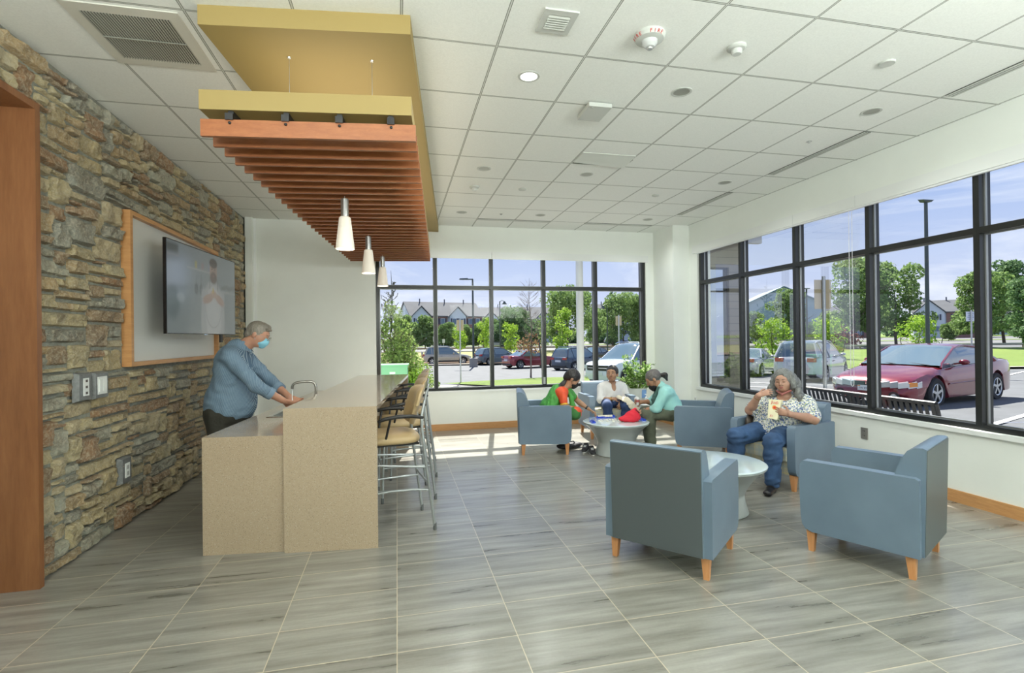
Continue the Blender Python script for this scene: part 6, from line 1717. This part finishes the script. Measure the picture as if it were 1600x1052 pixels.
kz = grow('tunic', infl(torso, .013) + [('c', shR, shR + (elR - shR) * .62, .058, .053, .03), ('c', shL, shL + (elL - shL) * .55, .056, .050, .03), ('e', V3(.12, .34, .575), (.115, .16, .055), None, .04), ('e', V3(.17, .50, .565), (.075, .065, .055), None, .04), ('c', V3(.17, .53, .56), V3(.17, .55, .50), .035, .02, .02)], .0068, [MOR], gw, wr=(.003, 42))
sl = shR + (elR - shR) * .64; d_ = unit(elR - shR)
b = MB(); b.tube([tuple(sl + d_ * .028), tuple(sl + d_ * .048)], [.054, .053], 22); b.build('sleeve_trim', M('yellow trim', srgb(232, 176, 60), .6), kz, bevel=.003)
grow('shawl', [('e', V3(0, .235, .71), (.168, .125, .17), None, .04), ('e', V3(0, .15, .58), (.188, .15, .16), None, .05), ('e', V3(0, .30, .79), (.16, .10, .09), None, .04), ('c', V3(-.14, .38, .835), V3(.0, .24, .84), .055, .06, .04), ('c', V3(.0, .27, .85), V3(.12, .22, .68), .05, .06, .05), ('c', V3(.12, .20, .72), V3(.14, .12, .56), .060, .075, .05), ('c', V3(-.02, .40, .85), V3(.10, .44, .72), .035, .03, .03), ('c', V3(.10, .44, .73), V3(.10, .46, .58), .030, .045, .03), ('c', V3(-.14, .42, .80), V3(-.14, .50, .72), .06, .05, .03),
               ('-e', V3(.225, .34, .735), (.085, .085, .12), None, .02), ('-e', V3(.02, .44, .93), (.07, .07, .07), None, .02)], .0066, [MGS], gw, wr=(.0045, 55, (1, 1, .35)))
grow('trousers', leg(hipsR, knR, anR, (.10, .085, .06)) + leg(hipsL, knL, anL, (.10, .085, .06)), .0085, [M('green cotton', srgb(58, 116, 56), .75, var=.15, vs=8, bump=.4, bs=18, bd=.01)], gw, wr=(.004, 36))
b = MB(); b.tube([tuple(wrL + unit(elL - wrL) * .055), tuple(wrL + unit(elL - wrL) * .032)], [.029, .028], 18); b.build('wristband', MBLK, gw, bevel=.003)
MHB = HAIRG('black hair', (.008, .007, .008), (.035, .030, .030))
hair_cap(HF, lambda P, R_: [('e', P(0, -.07, -.02), (.055, .05, .06), R_, .03)], MHB, gw, .012, s=1.08)
grow('ponytail', [('c', V3(0, .375, .955), V3(.01, .335, .915), .036, .034, .01), ('c', V3(.01, .335, .915), V3(.03, .275, .870), .032, .028, .02), ('c', V3(.03, .275, .870), V3(.045, .205, .835), .024, .008, .02)], .005, [MHB], gw, wr=(.003, 130))
face_bits(gw, HF, MHB, lips=False, s=1.08); MBM = M('black cloth mask', (.012, .012, .013), .8, bump=.2); mask_obj(gw, HF, MBM, s=1.09)

# ------------------------------------------------------------------ the woman in the white blouse
ww = person('woman in a white blouse and blue jeans holding a cream cloth, facing the room', (3.25, 7.66), (-.10, -.99), None, SK2)
hc = V3(-.105, .06, .972); hp, HF = head_prims(hc, (.52, .85, .10), s=1.14)
nb_ = V3(-.12, .01, .82); shR, elR, wrR = V3(.065, .0, .765), V3(.105, .10, .57), V3(-.055, .27, .60); shL, elL, wrL = V3(-.30, .0, .765), V3(-.335, .10, .59), V3(-.165, .29, .555)
torso = [('e', V3(-.115, .0, .54), (.17, .13, .13), None, .05), ('e', V3(-.115, .01, .68), (.155, .11, .14), None, .07), ('c', V3(-.01, 0, .77), V3(-.22, 0, .77), .07, .07, .05)]
hR, kR, aR = V3(.0, .05, .52), V3(.10, .44, .52), V3(.07, .43, .10); hL, kL, aL = V3(-.21, .05, .52), V3(-.19, .45, .51), V3(-.17, .46, .10)
body = torso + [limb(nb_, hc + V3(0, -.01, -.05), .049, .046, .03)] + hp + arm(shR, elR, wrR, (.046, .038, .033, .024)) + arm(shL, elL, wrL, (.046, .038, .033, .024))
body += hand_prims(wrR, V3(-.85, .35, .15), V3(-.1, -.6, -.8), -1, .5, .92) + hand_prims(wrL, V3(.4, .55, -.6), V3(.5, -.3, -.6), 1, .6, .92)
body += leg(hR, kR, aR, (.085, .058, .04)) + leg(hL, kL, aL, (.085, .058, .04))
grow('body', body, .0056, [SK2], ww)
MWB = M('white blouse cotton', srgb(232, 230, 228), .85, bump=.5, bs=16, bd=.012)
cR, cL = elR + (wrR - elR) * .25, elL + (wrL - elL) * .25
bl = grow('blouse', infl(torso, .014) + [('c', shR, elR, .062, .056, .04), ('c', elR, cR, .055, .046, .02), ('c', shL, elL, .062, .056, .04), ('c', elL, cL, .055, .046, .02), ('-e', V3(-.115, .10, .80), (.034, .09, .10), None, .01), ('-e', V3(-.115, .04, .86), (.06, .07, .07), None, .012), ('-p', V3(0, 0, .47), V3(0, 0, -1), .004)], .0066, [MWB], ww, wr=(.0036, 46, (1, 1, .7)))
MJEAN = M('dark blue denim', srgb(44, 66, 108), .8, var=.25, vs=7, bump=.4, bs=20, bd=.012)
grow('jeans', [('e', V3(-.11, .02, .50), (.18, .14, .10), None, .04)] + leg(hR, kR, aR + V3(0, 0, .02), (.092, .070, .055)) + leg(hL, kL, aL + V3(0, 0, .02), (.092, .070, .055)) + [('-p', V3(0, 0, .56), V3(0, -.6, 1), .004)], .0085, [MJEAN], ww, wr=(.0035, 32))
b = MB(); 
hair_cap(HF, lambda P, R_: [('e', P(0, -.085, -.03), (.045, .040, .05), R_, .03), ('-c', P(0, .09, .12), P(0, .03, .128), .004, .004, .004)], MHB, ww, .008, s=1.14)
face_bits(ww, HF, MHB, s=1.14)
for q in (1, -1): b.ball(tuple(HF[3](q * .078, -.008, -.042)), .006)
b.build('earring', M('gold', (.6, .4, .12), .25, 1), ww)
b = MB()
for k in range(2):
    c_ = wrR + (elR - wrR) * (.12 + .05 * k); d_ = unit(elR - wrR); r1 = unit(np.cross(d_, V3(0, 0, 1))); r2 = np.cross(d_, r1)
    b.tube([tuple(c_ + (r1 * math.cos(a) + r2 * math.sin(a)) * .030) for a in np.linspace(0, 2*PI, 17)[:-1]], .0028, 6, closed=True)
b.build('bangle', M('gold', (.6, .4, .12), .25, 1), ww)
shoe(ww, aR, V3(.07, .60, 0), MSHB); shoe(ww, aL, V3(-.17, .62, 0), MSHB)
cl_ = empty('cream_cloth', (3.25, 7.66, 0), face(-.10, -.99), 'cream folded cloth hanging from the hands of the woman in the white blouse', 'cloth')
grow('folded_cloth', [('f', V3(-.11, .335, .635), V3(-.19, .46, .605), .040, .050, V3(.1, .6, .8), .35, .02), ('f', V3(-.19, .46, .60), V3(-.26, .56, .52), .050, .055, V3(.1, .9, .4), .32, .02), ('f', V3(-.26, .56, .52), V3(-.32, .58, .46), .052, .05, V3(.1, 1, .1), .3, .02)], .005, [M('cream cloth', srgb(222, 214, 192), .9, bump=.4, bs=30)], cl_, wr=(.004, 90, (1, .3, .6)))

# ------------------------------------------------------------------ the woman in the aqua shirt
tw = person('woman in an aqua shirt with a ponytail, bent over the far table', (4.02, 6.09), (-.86, .50), None, SK3)
hc = V3(0, .665, .975); hp, HF = head_prims(hc, (.02, .84, -.54), s=1.06)
nb_ = V3(0, .565, .865); shL, elL, wrL = V3(-.185, .52, .80), V3(-.215, .62, .60), V3(-.135, .785, .565); shR, elR, wrR = V3(.175, .56, .80), V3(.20, .70, .64), V3(.10, .845, .640)
torso = [('e', V3(0, .42, .56), (.17, .125, .14), None, .05), ('e', V3(0, .475, .69), (.16, .115, .15), None, .08), ('c', V3(.12, .52, .80), V3(-.12, .50, .80), .085, .085, .05)]
hR, kR, aR = V3(.09, .36, .52), V3(.13, .78, .50), V3(.12, .74, .10); hL, kL, aL = V3(-.09, .36, .52), V3(-.13, .74, .52), V3(-.12, .70, .10)
body = torso + [limb(nb_, hc + V3(0, -.035, -.04), .05, .046, .03)] + hp + arm(shR, elR, wrR, (.046, .038, .033, .024)) + arm(shL, elL, wrL, (.048, .040, .034, .025))
body += hand_prims(wrL, V3(.3, .8, -.35), V3(.3, -.1, -.8), 1, .5, .95) + hand_prims(wrR, V3(-.5, .6, .1), V3(-.5, -.4, .1), -1, .75, .95)
body += leg(hR, kR, aR, (.085, .058, .04)) + leg(hL, kL, aL, (.085, .058, .04))
grow('body', body, .0056, [SK3], tw)
MAQ = M('aqua cotton', srgb(158, 214, 210), .85, bump=.45, bs=16, bd=.012)
cL = elL + (wrL - elL) * .28; cR = elR + (wrR - elR) * .2
grow('shirt', infl(torso, .015) + [('c', shL, elL, .070, .064, .04), ('c', elL, cL, .062, .050, .02), ('c', shR, elR, .066, .058, .04), ('c', elR, cR, .055, .046, .02), ('c', nb_ + V3(0, -.02, -.02), nb_ + V3(0, .0, .02), .066, .060, .02), ('-p', V3(0, 0, .50), V3(0, 0, -1), .004)], .0066, [MAQ], tw, wr=(.0042, 40, (.7, 1, 1)))
grow('scarf', [('c', V3(-.05, .60, .86), V3(-.05, .66, .70), .022, .026, .02), ('c', V3(-.05, .66, .70), V3(-.03, .66, .58), .026, .03, .02), ('c', V3(.05, .62, .86), V3(.03, .68, .68), .02, .024, .02)], .006, [M('grey green scarf', srgb(78, 110, 104), .9, var=.3, vs=30)], tw, wr=(.003, 80))
MOL = M('grey olive trousers', srgb(98, 104, 88), .85, var=.15, vs=6, bump=.4, bs=16, bd=.015)
grow('trousers', [('e', V3(0, .33, .51), (.175, .15, .10), None, .04)] + leg(hR, kR, aR + V3(0, 0, .02), (.105, .088, .066)) + leg(hL, kL, aL + V3(0, 0, .02), (.105, .088, .066)) + [('-p', V3(0, 0, .58), V3(0, 0, 1), .004)], .0085, [MOL], tw, wr=(.0045, 30))
shoe(tw, aL, V3(-.13, .88, 0), MSHB); shoe(tw, aR, V3(.12, .92, 0), MSHB)
MHG2 = HAIRG('dark grey hair', (.04, .036, .034), (.22, .20, .19))
hair_cap(HF, lambda P, R_: [('e', P(0, -.10, -.01), (.022, .02, .022), R_, .02)], MHG2, tw, .008, s=1.06)
grow('ponytail', [('c', HF[3](0, -.100, .0), HF[3](0, -.115, .0) + V3(0, -.05, -.01), .026, .036, .01), ('c', HF[3](0, -.115, .0) + V3(0, -.05, -.01), HF[3](0, -.115, .0) + V3(0, -.075, -.075), .034, .014, .02)], .005, [MHB], tw, wr=(.002, 150))
face_bits(tw, HF, MHG2, glasses=M('thin metal rim', (.3, .28, .25), .3, .8), s=1.06); mask_obj(tw, HF, MBM, low=.035, s=1.0)
b = MB(); d_ = unit(elL - wrL); b.tube([tuple(wrL + d_ * .050), tuple(wrL + d_ * .022)], [.029, .028], 18); w_ = b.build('wristwatch', MBLK, tw, bevel=.002)

# ------------------------------------------------------------------ the grey haired woman
hw_ = person('woman with long grey hair in a floral blouse eating from a snack bag', (4.05, 4.74), (-.80, -.60), None, SK4)
hc = V3(-.045, .105, 1.075); hp, HF = head_prims(hc, (.04, .99, -.06), up=(.06, 0, 1), s=1.0, fat=1.15)
nb_ = V3(-.045, .04, .92); shR, elR, wrR = V3(.155, .01, .845), V3(.275, .15, .745), V3(.155, .275, .925); shL, elL, wrL = V3(-.245, .01, .845), V3(-.33, .15, .70), V3(-.165, .375, .765)
torso = [('e', V3(.02, .05, .60), (.235, .19, .17), None, .06), ('e', V3(-.03, .06, .755), (.205, .165, .14), None, .09), ('c', V3(.07, .01, .845), V3(-.16, .01, .845), .085, .085, .06), ('e', V3(.04, .04, .52), (.22, .18, .12), None, .06)]
hR, kR, aR = V3(.14, .08, .53), V3(.33, .46, .50), V3(.35, .42, .10); hL, kL, aL = V3(-.06, .10, .53), V3(-.035, .52, .49), V3(-.03, .53, .10)
body = torso + [limb(nb_, hc + V3(0, -.02, -.05), .060, .056, .03)] + hp + arm(shR, elR, wrR, (.062, .052, .042, .029)) + arm(shL, elL, wrL, (.062, .052, .042, .029))
body += hand_prims(wrR, V3(-.86, -.12, .40), V3(-.1, -.7, -.6), 1, .55, .95, curls=[.35, .5, .6, .7]) + hand_prims(wrL, V3(.97, .06, .20), V3(.0, -1, .05), -1, .22, .98)
body += leg(hR, kR, aR, (.10, .068, .045)) + leg(hL, kL, aL, (.10, .068, .045))
grow('body', body, .0054, [SK4], hw_)
t = NT('floral blouse'); v = t.coord()
def spots(scale, thr, off):
    vo = t.n('ShaderNodeTexVoronoi'); vo.inputs['Scale'].default_value = scale; a = t.n('ShaderNodeVectorMath', operation='ADD'); a.inputs[1].default_value = off
    nz_ = t.n('ShaderNodeTexNoise'); nz_.inputs['Scale'].default_value = 60; t.l(v, nz_.inputs['Vector']); s2 = t.n('ShaderNodeVectorMath', operation='SCALE'); s2.inputs['Scale'].default_value = .03; t.l(nz_.outputs['Color'], s2.inputs[0])
    t.l(v, a.inputs[0]); a2 = t.n('ShaderNodeVectorMath', operation='ADD'); t.l(a.outputs[0], a2.inputs[0]); t.l(s2.outputs[0], a2.inputs[1]); t.l(a2.outputs[0], vo.inputs['Vector']); return t.math('LESS_THAN', vo.outputs['Distance'], thr)
c = t.mix(spots(52, .46, (0, 0, 0)), srgb(222, 222, 214), srgb(104, 126, 172)); c = t.mix(spots(60, .34, (3, 1, 2)), c, srgb(56, 66, 104)); c = t.mix(spots(54, .30, (7, 5, 1)), c, srgb(150, 166, 100)); c = t.mix(spots(44, .30, (2, 9, 4)), c, srgb(232, 232, 224))
t.color(c); t.set(Roughness=.85); t.bump(t.noise(v, 14, 4, .6), .35, .012); MFL = t.m
slR, slL = shR + (elR - shR) * .80, shL + (elL - shL) * .80
grow('blouse', infl(torso, .016) + [('c', shR, slR, .085, .082, .04), ('c', shL, slL, .085, .082, .04), ('-e', V3(-.045, .11, .93), (.075, .10, .07), None, .012), ('-p', V3(0, .0, .455), V3(0, -.35, -1), .004)], .0066, [MFL], hw_, wr=(.0042, 36))
MJ2 = M('mid blue denim', srgb(50, 78, 116), .8, var=.3, vs=6, bump=.4, bs=18, bd=.015)
grow('jeans', [('e', V3(.03, .04, .50), (.235, .18, .11), None, .04)] + leg(hR, kR, aR + V3(0, 0, -.01), (.118, .088, .070)) + leg(hL, kL, aL + V3(0, 0, -.01), (.118, .088, .070)) + [('-p', V3(0, 0, .58), V3(0, -.3, 1), .004), ('-p', V3(0, 0, .055), V3(0, 0, -1), .003)], .0072, [MJ2], hw_, wr=(.0060, 44, (.5, .8, 1.5)))
shoe(hw_, aL, V3(-.03, .72, 0), MSHB); shoe(hw_, aR, V3(.38, .60, 0), MSHB)
MHG3 = HAIRG('long grey hair', (.035, .036, .034), (.30, .31, .30))
R_h = HF[4]; PHh = HF[3]; R2 = random.Random(8)
L = [('e', PHh(0, -.02, .04), (.095, .105, .095), R_h, .01)]
for q in (-1, 1):
    for k in range(26):
        a = R2.uniform(0, 1); rad_ = .085 + .075 * a**.7
        p0_ = PHh(q * (rad_ * .92 + R2.uniform(-.02, .012)), -.035 + R2.uniform(-.05, .045), .06 - .23 * a); p1_ = p0_ + V3(q * R2.uniform(-.01, .03) * -1, R2.uniform(-.015, .02), -.055)
        L.append(('c', p0_, p1_, R2.uniform(.018, .028), R2.uniform(.014, .022), .026))
L += [('-e', PHh(0, .118, -.015), (.064, .10, .10), R_h, .012), ('-e', PHh(0, .10, -.13), (.07, .10, .08), R_h, .012)]
hr = grow('hair', L, .0045, [MHG3], hw_, wr=(.0034, 170, (1, 1, .40)))
b = MB()
for k in range(150):   # loose flyaway strands
    q = R2.choice((-1, 1)); a = R2.uniform(0, 1); p0_ = PHh(q * (.07 + .08 * a), R2.uniform(-.08, .03), .10 - .24 * a); d1 = V3(-q * R2.uniform(.0, .05), R2.uniform(-.02, .03), R2.uniform(-.03, .02)); d1[0] *= 1
    b.tube([tuple(p0_), tuple(p0_ + d1 * .6 + V3(0, 0, .006)), tuple(p0_ + d1 + V3(0, 0, -.02))], [.0011, .0009, .0005], 4, cap=False)
b.build('loose_strands', MHG3, hr, recalc=False)
face_bits(hw_, HF, M('grey brow', (.10, .08, .07), .7), open_=False)
MPK = M('pink necklace cloth', srgb(160, 98, 92), .7)
grow('pulled_down_mask', [('c', PHh(-.07, .015, -.10), PHh(0, .085, -.130), .009, .012, .01), ('c', PHh(0, .085, -.130), PHh(.07, .015, -.10), .012, .009, .01)], .005, [MPK], hw_)
b = MB(); d_ = unit(elR - wrR); c_ = wrR + d_ * .035; r1 = unit(np.cross(d_, V3(0, 0, 1))); r2 = np.cross(d_, r1); b.tube([tuple(c_ + (r1 * math.cos(a) + r2 * math.sin(a)) * .034) for a in np.linspace(0, 2*PI, 17)[:-1]], .003, 6, closed=True); b.build('bracelet', M('gold', (.6, .4, .12), .25, 1), hw_)
# ================================================================== SMALL THINGS
# snack bag in her left hand
sb = empty('snack_bag', (4.05, 4.74, 0), face(-.80, -.60), 'white and yellow paper snack bag with red lettering held by the grey haired woman', 'snack bag')
Mb = Matrix.Translation((-.015, .350, .80)) @ Matrix.Rotation(rad(180), 4, 'Z') @ Matrix.Rotation(rad(-10), 4, 'X') @ Matrix.Rotation(rad(7), 4, 'Y')
b = MB(); w0, w1, hh_, d0, d1 = .046, .060, .20, .020, .030
b.hexa([(-w0, -d0, -hh_/2), (w0, -d0, -hh_/2), (w0, d0, -hh_/2), (-w0, d0, -hh_/2)], [(-w1, -d1, hh_/2 - .01), (w1, -d1, hh_/2 + .005), (w1, d1, hh_/2 + .01), (-w1, d1, hh_/2 - .005)])
o = b.build('paper_bag', M('cream paper', srgb(236, 230, 196), .6, var=.05, vs=20), sb, bevel=.004); o.matrix_local = Mb
def onbag(x, z, dy=.0012):
    return Mb @ Matrix.Translation((x, -(.025 + .0005 * 0) - (z / hh_) * .010 - dy, z)) @ Matrix.Rotation(rad(90 + 2.8), 4, 'X')
text('Judi', .046, MRED, sb, onbag(.0, .068), ext=.0006)
text('JU', .030, MRED, sb, onbag(-.012, -.070), ext=.0006)
b = MB(); b.lathe([(.022, 0), (.022, .0006), (0, .0006)], n=20); o = b.build('printed_badge', M('orange print', srgb(236, 150, 60), .6), sb); o.matrix_local = onbag(.004, .018)
b = MB(); b.lathe([(.012, 0.0006), (.012, .0012), (0, .0012)], n=20); o = b.build('badge_centre', MRED, sb); o.matrix_local = onbag(.004, .018)
# handbag beside her on the seat
hb2 = empty('handbag', (4.05, 4.74, 0), face(-.80, -.60), 'dark brown handbag wedged beside the grey haired woman in her armchair', 'handbag')
grow('bag_body', [('f', V3(.27, -.06, .60), V3(.30, .12, .60), .075, .07, V3(1, 0, 0), .5, .02), ('f', V3(.27, -.05, .66), V3(.30, .08, .655), .06, .055, V3(1, 0, 0), .5, .03)], .006, [M('brown leather', srgb(70, 60, 52), .45, var=.15, vs=12, bump=.3)], hb2, wr=(.003, 50))
b = MB(); b.tube([(.28, -.08, .66), (.30, -.02, .735), (.31, .06, .73), (.30, .12, .655)], .010, 8); b.build('handle', M('brown leather', srgb(70, 60, 52), .45), hb2)

# red drawstring bag on the far table
TC = (2.85, 6.36)
rb_ = empty('red_bag', (TC[0] + .16, TC[1] - .10, TZ), rad(-13), 'red fabric pouch standing on the far round table', 'bag')
grow('pouch', [('e', V3(-.04, 0, .035), (.115, .085, .042), None, .03), ('e', V3(.03, 0, .055), (.105, .085, .065), None, .04), ('c', V3(.035, .0, .08), V3(.075, .0, .135), .075, .050, .04), ('-p', V3(0, 0, .002), V3(0, 0, -1), .003), ('-p', V3(.10, 0, .150), V3(.75, 0, .66), .006), ('-p', V3(.02, 0, .155), V3(-.50, 0, .86), .006)], .005, [M('red cloth', srgb(218, 38, 58), .75, bump=.3, bs=30)], rb_, wr=(.004, 60))
b = MB(); b.bar((.062, -.052, .165), (.112, -.046, .115), .008, .012); b.build('dark_opening', MBLK, rb_)
# tile racks
MBLUE = M('blue plastic rack', srgb(34, 70, 190), .3); MIV = M('ivory tile', srgb(232, 226, 206), .4)
def rack(x, y, rz, L_, lab):
    t_ = empty('tile_rack', (TC[0] + x, TC[1] + y, TZ), rz, lab, 'game rack', 'blue tile racks on the far table')
    b = MB(); b.ext([(-.028, 0), (.028, 0), (.028, .010), (.006, .014), (.000, .030), (-.006, .030), (-.012, .012), (-.028, .022)], -L_/2, L_/2, 'x'); b.build('rack_body', MBLUE, t_, bevel=.0015, seg=1); return t_
rack(-.02, .30, rad(4), .27, 'long blue tile rack nearest the woman in the white blouse'); rack(-.34, -.02, rad(80), .15, 'blue rack under the fingers of the woman in green'); rack(.36, -.02, rad(84), .2, 'blue rack behind the red pouch by the woman in aqua')
R3 = random.Random(4)
pos = [(-.20, .10), (-.16, .115), (-.12, .10), (-.08, .118), (-.04, .10), (.0, .11), (-.22, .03), (-.185, .02), (-.02, .04), (.02, .045), (.06, .03), (-.12, .0), (-.06, -.06), (.05, .13)] + [(-.13 + .024 * k, .296) for k in range(9)]
b = MB(); b.box(-.0105, -.014, 0, .0105, .014, .006); tile0 = b.build('game_tile', MIV, bevel=.0012, seg=1, loc=(TC[0] + pos[0][0], TC[1] + pos[0][1], TZ)); meta(tile0, 'small ivory game tile lying flat among others on the far round table', 'game tile', 'ivory game tiles on the far table')
for k, (x, y) in enumerate(pos[1:]):
    o = tile0.copy(); COL.objects.link(o); on = k >= 13
    o.location = (TC[0] + x, TC[1] + y + (.012 if on else 0), TZ + (.030 if on else 0)); o.rotation_euler = (rad(72) if on else 0, 0, rad(4) if on else R3.uniform(0, 3))
    if on: o.location = (TC[0] + x, TC[1] + y - .017, TZ + .024)
    if on: o['label'] = 'small ivory game tile standing in the long blue rack'; o['group'] = 'ivory tiles in the long rack'
# blue glasses lying on the near-left rack
g_ = empty('spectacles', (TC[0] - .33, TC[1] - .03, TZ + .030), rad(-15), 'blue rimmed folded spectacles lying on the left rack of the far table', 'glasses')
b = MB()
for q in (-1, 1):
    b.tube([(q * .032 + .024 * math.cos(a), 0, .021 + .019 * math.sin(a)) for a in np.linspace(0, 2*PI, 17)[:-1]], .0024, 6, closed=True); b.tube([(q * .056, 0, .026), (q * .058, .06, .02)], .002, 5)
b.tube([(-.009, 0, .026), (.009, 0, .026)], .002, 5); b.build('spectacle_frame', M('blue rim', srgb(60, 96, 200), .3), g_)
# white cup in the aqua woman's hand
b = MB(); b.lathe([(.026, 0), (.036, .085), (.038, .088), (.038, .094), (.030, .112), (.012, .122), (0, .123)], n=26)
Rt = Matrix.Rotation(face(-.86, .50), 4, 'Z'); pc = Matrix.Translation((4.02, 6.09, 0)) @ Rt @ Vector((.055, .895, .60))
t_ = empty('drink_cup', pc, 0, 'white lidded cup held by the woman in the aqua shirt', 'cup'); b.build('cup_and_lid', M('milky plastic', srgb(226, 226, 226), .3), t_)
b = MB(); b.lathe([(.0322, .045), (.0352, .078)], n=26); b.build('red_print_band', M('red band', srgb(200, 110, 110), .5), t_, recalc=False)
# shoes under the far table, black bag
def sneaker(x, y, rz, lab):
    t_ = empty('sneaker', (x, y, 0), rz, lab, 'shoe', 'sneakers on the floor beside the far table')
    grow('upper', [('c', V3(0, -.09, .045), V3(0, -.02, .05), .038, .036, .02), ('f', V3(0, -.02, .042), V3(0, .10, .034), .042, .036, V3(0, 0, 1), .8, .02), ('c', V3(0, -.095, .06), V3(0, -.08, .085), .032, .030, .02), ('-e', V3(0, -.075, .105), (.024, .036, .03), None, .006), ('-p', V3(0, 0, .018), V3(0, 0, -1), .002)], .005, [M('black knit', (.03, .03, .035), .8)], t_)
    b = MB(); b.ext([(.036 * math.cos(a) * (1 if math.sin(a) > 0 else .9), .118 * math.sin(a)) for a in np.linspace(0, 2*PI, 25)[:-1]], 0.001, .022, 'z'); b.build('sole', MWT, t_, bevel=.005)
    b = MB()
    for k in range(4): b.bar((-.018, .0 + k * .016, .081 - k * .004), (.018, .006 + k * .016, .081 - k * .004), .005, .004)
    b.build('laces', MWT, t_)
sneaker(2.50, 6.60, rad(150), 'grey and black sneaker beside the far table base, the one nearer the green woman'); sneaker(2.53, 6.42, rad(165), 'grey and black sneaker beside the far table base, the nearer to the camera')
t_ = empty('black_bag', (2.36, 6.85, 0), rad(20), 'flat black bag lying on the floor between the left armchair and the sneakers', 'bag')
grow('bag_body', [('f', V3(-.12, 0, .04), V3(.12, 0, .04), .085, .085, V3(0, 0, 1), .42, .02)], .007, [M('black nylon', (.02, .02, .025), .6)], t_, wr=(.004, 40))
b = MB(); b.tube([(-.08, -.02, .07), (-.03, -.04, .10), (.04, -.04, .10), (.08, -.02, .07)], .008, 8); b.build('handle', MBLK, t_)
# potted plant and little white stand in the corner
pp = empty('potted_plant', (4.10, 8.28, 0), 0, 'bushy green plant in a white pot in the corner behind the seated women', 'plant')
b = MB(); b.lathe([(0, 0), (.13, 0), (.14, .02), (.185, .62), (.19, .66), (.175, .665), (.165, .62), (0, .60)], n=28); b.build('pot', M('white glazed pot', srgb(206, 210, 204), .3), pp)
b = MB(); b.lathe([(0, .615), (.165, .615)], n=20); b.build('soil', M('soil', (.05, .035, .02), .95), pp, recalc=False)
R4 = random.Random(9); b = MB(); tips = []
for k in range(44):
    a = R4.uniform(0, 2*PI); L_ = R4.uniform(.18, .52); sx_ = math.cos(a) * L_ * R4.uniform(.35, .95); sy_ = math.sin(a) * L_ * .55; hz = R4.uniform(.12, .56) * (1.15 - abs(sx_))
    p0_ = Vector((math.cos(a) * .05, math.sin(a) * .05, .60)); p1_ = p0_ + Vector((sx_ * .4, sy_ * .4, hz * .75)); p2_ = p0_ + Vector((sx_, sy_, hz)); b.tube([p0_, p1_, p2_], [.005, .004, .002], 5, cap=False)
    for q in range(9): f_ = R4.uniform(.3, 1.02); tips.append((p0_.lerp(p1_, f_ * 2) if f_ < .5 else p1_.lerp(p2_, f_ * 2 - 1), Vector((sx_, sy_, 0))))
b.build('stem', M('plant stem', (.14, .20, .05), .6), pp, recalc=False)
V = []; F = []; tone = []
for p_, out_ in tips:
    for _ in range(2):
        d_ = (out_.normalized() * R4.uniform(.1, 1) + Vector((R4.uniform(-1, 1), R4.uniform(-1, 1), R4.uniform(-.5, .7)))).normalized(); s_ = d_.cross(Vector((R4.uniform(-.4, .4), R4.uniform(-.4, .4), 1))).normalized(); L_ = R4.uniform(.045, .085); w_ = L_ * .26; n_ = d_.cross(s_)
        base_ = len(V); V += [p_, p_ + d_ * L_ * .35 + s_ * w_ + n_ * .006, p_ + d_ * L_ * .35 - s_ * w_ + n_ * .006, p_ + d_ * L_ * .75 + s_ * w_ * .7, p_ + d_ * L_ * .75 - s_ * w_ * .7, p_ + d_ * L_ - n_ * .010, p_ + d_ * L_ * .5]
        tri = [(0, 1, 6), (0, 6, 2), (1, 3, 6), (6, 4, 2), (3, 5, 6), (6, 5, 4)]; F += [tuple(base_ + q for q in t3) for t3 in tri]; tone += [R4.uniform(.1, 1)] * 6
lo_ = npmesh('leaves', [tuple(v_) for v_ in V], F, [leafmat('house plant leaves', (.08, .20, .03), (.20, .36, .07), (.50, .62, .30))], pp, smooth=None)
lo_.data.attributes.new('tone', 'FLOAT', 'FACE').data.foreach_set('value', np.array(tone, np.float32))
b = MB(); b.box(.02, -.186, .50, .10, -.172, .64); lb_ = b.build('pot_label', M('blue label', srgb(120, 160, 210), .5), pp)
t_ = empty('side_stand', (4.02, 7.74, 0), rad(8), 'small white wire legged stand between the plant pot and the aqua woman', 'stand')
b = MB(); b.lathe([(0, .44), (.15, .44), (.155, .447), (.15, .455), (0, .455)], n=28); b.build('table_top', MWT, t_)
for k in range(3):
    a = 2 * PI * k / 3; b = MB(); b.tube([(.10 * math.cos(a), .10 * math.sin(a), .44), (.15 * math.cos(a), .15 * math.sin(a), 0)], .008, 8); b.build('leg', MWT, t_)
t_ = empty('sanitiser_bottle', (4.02, 7.74, .455), 0, 'small clear pump bottle standing on the little white stand', 'bottle')
b = MB(); b.lathe([(0, 0), (.030, 0), (.032, .01), (.032, .09), (.014, .115), (.014, .125), (0, .125)], n=20); b.build('bottle_body', M('clear gel', (.66, .70, .70), .08, coat=1), t_)
b = MB(); b.tube([(0, 0, .12), (0, 0, .15), (-.03, 0, .152)], .006, 8); b.build('pump', MWT, t_)
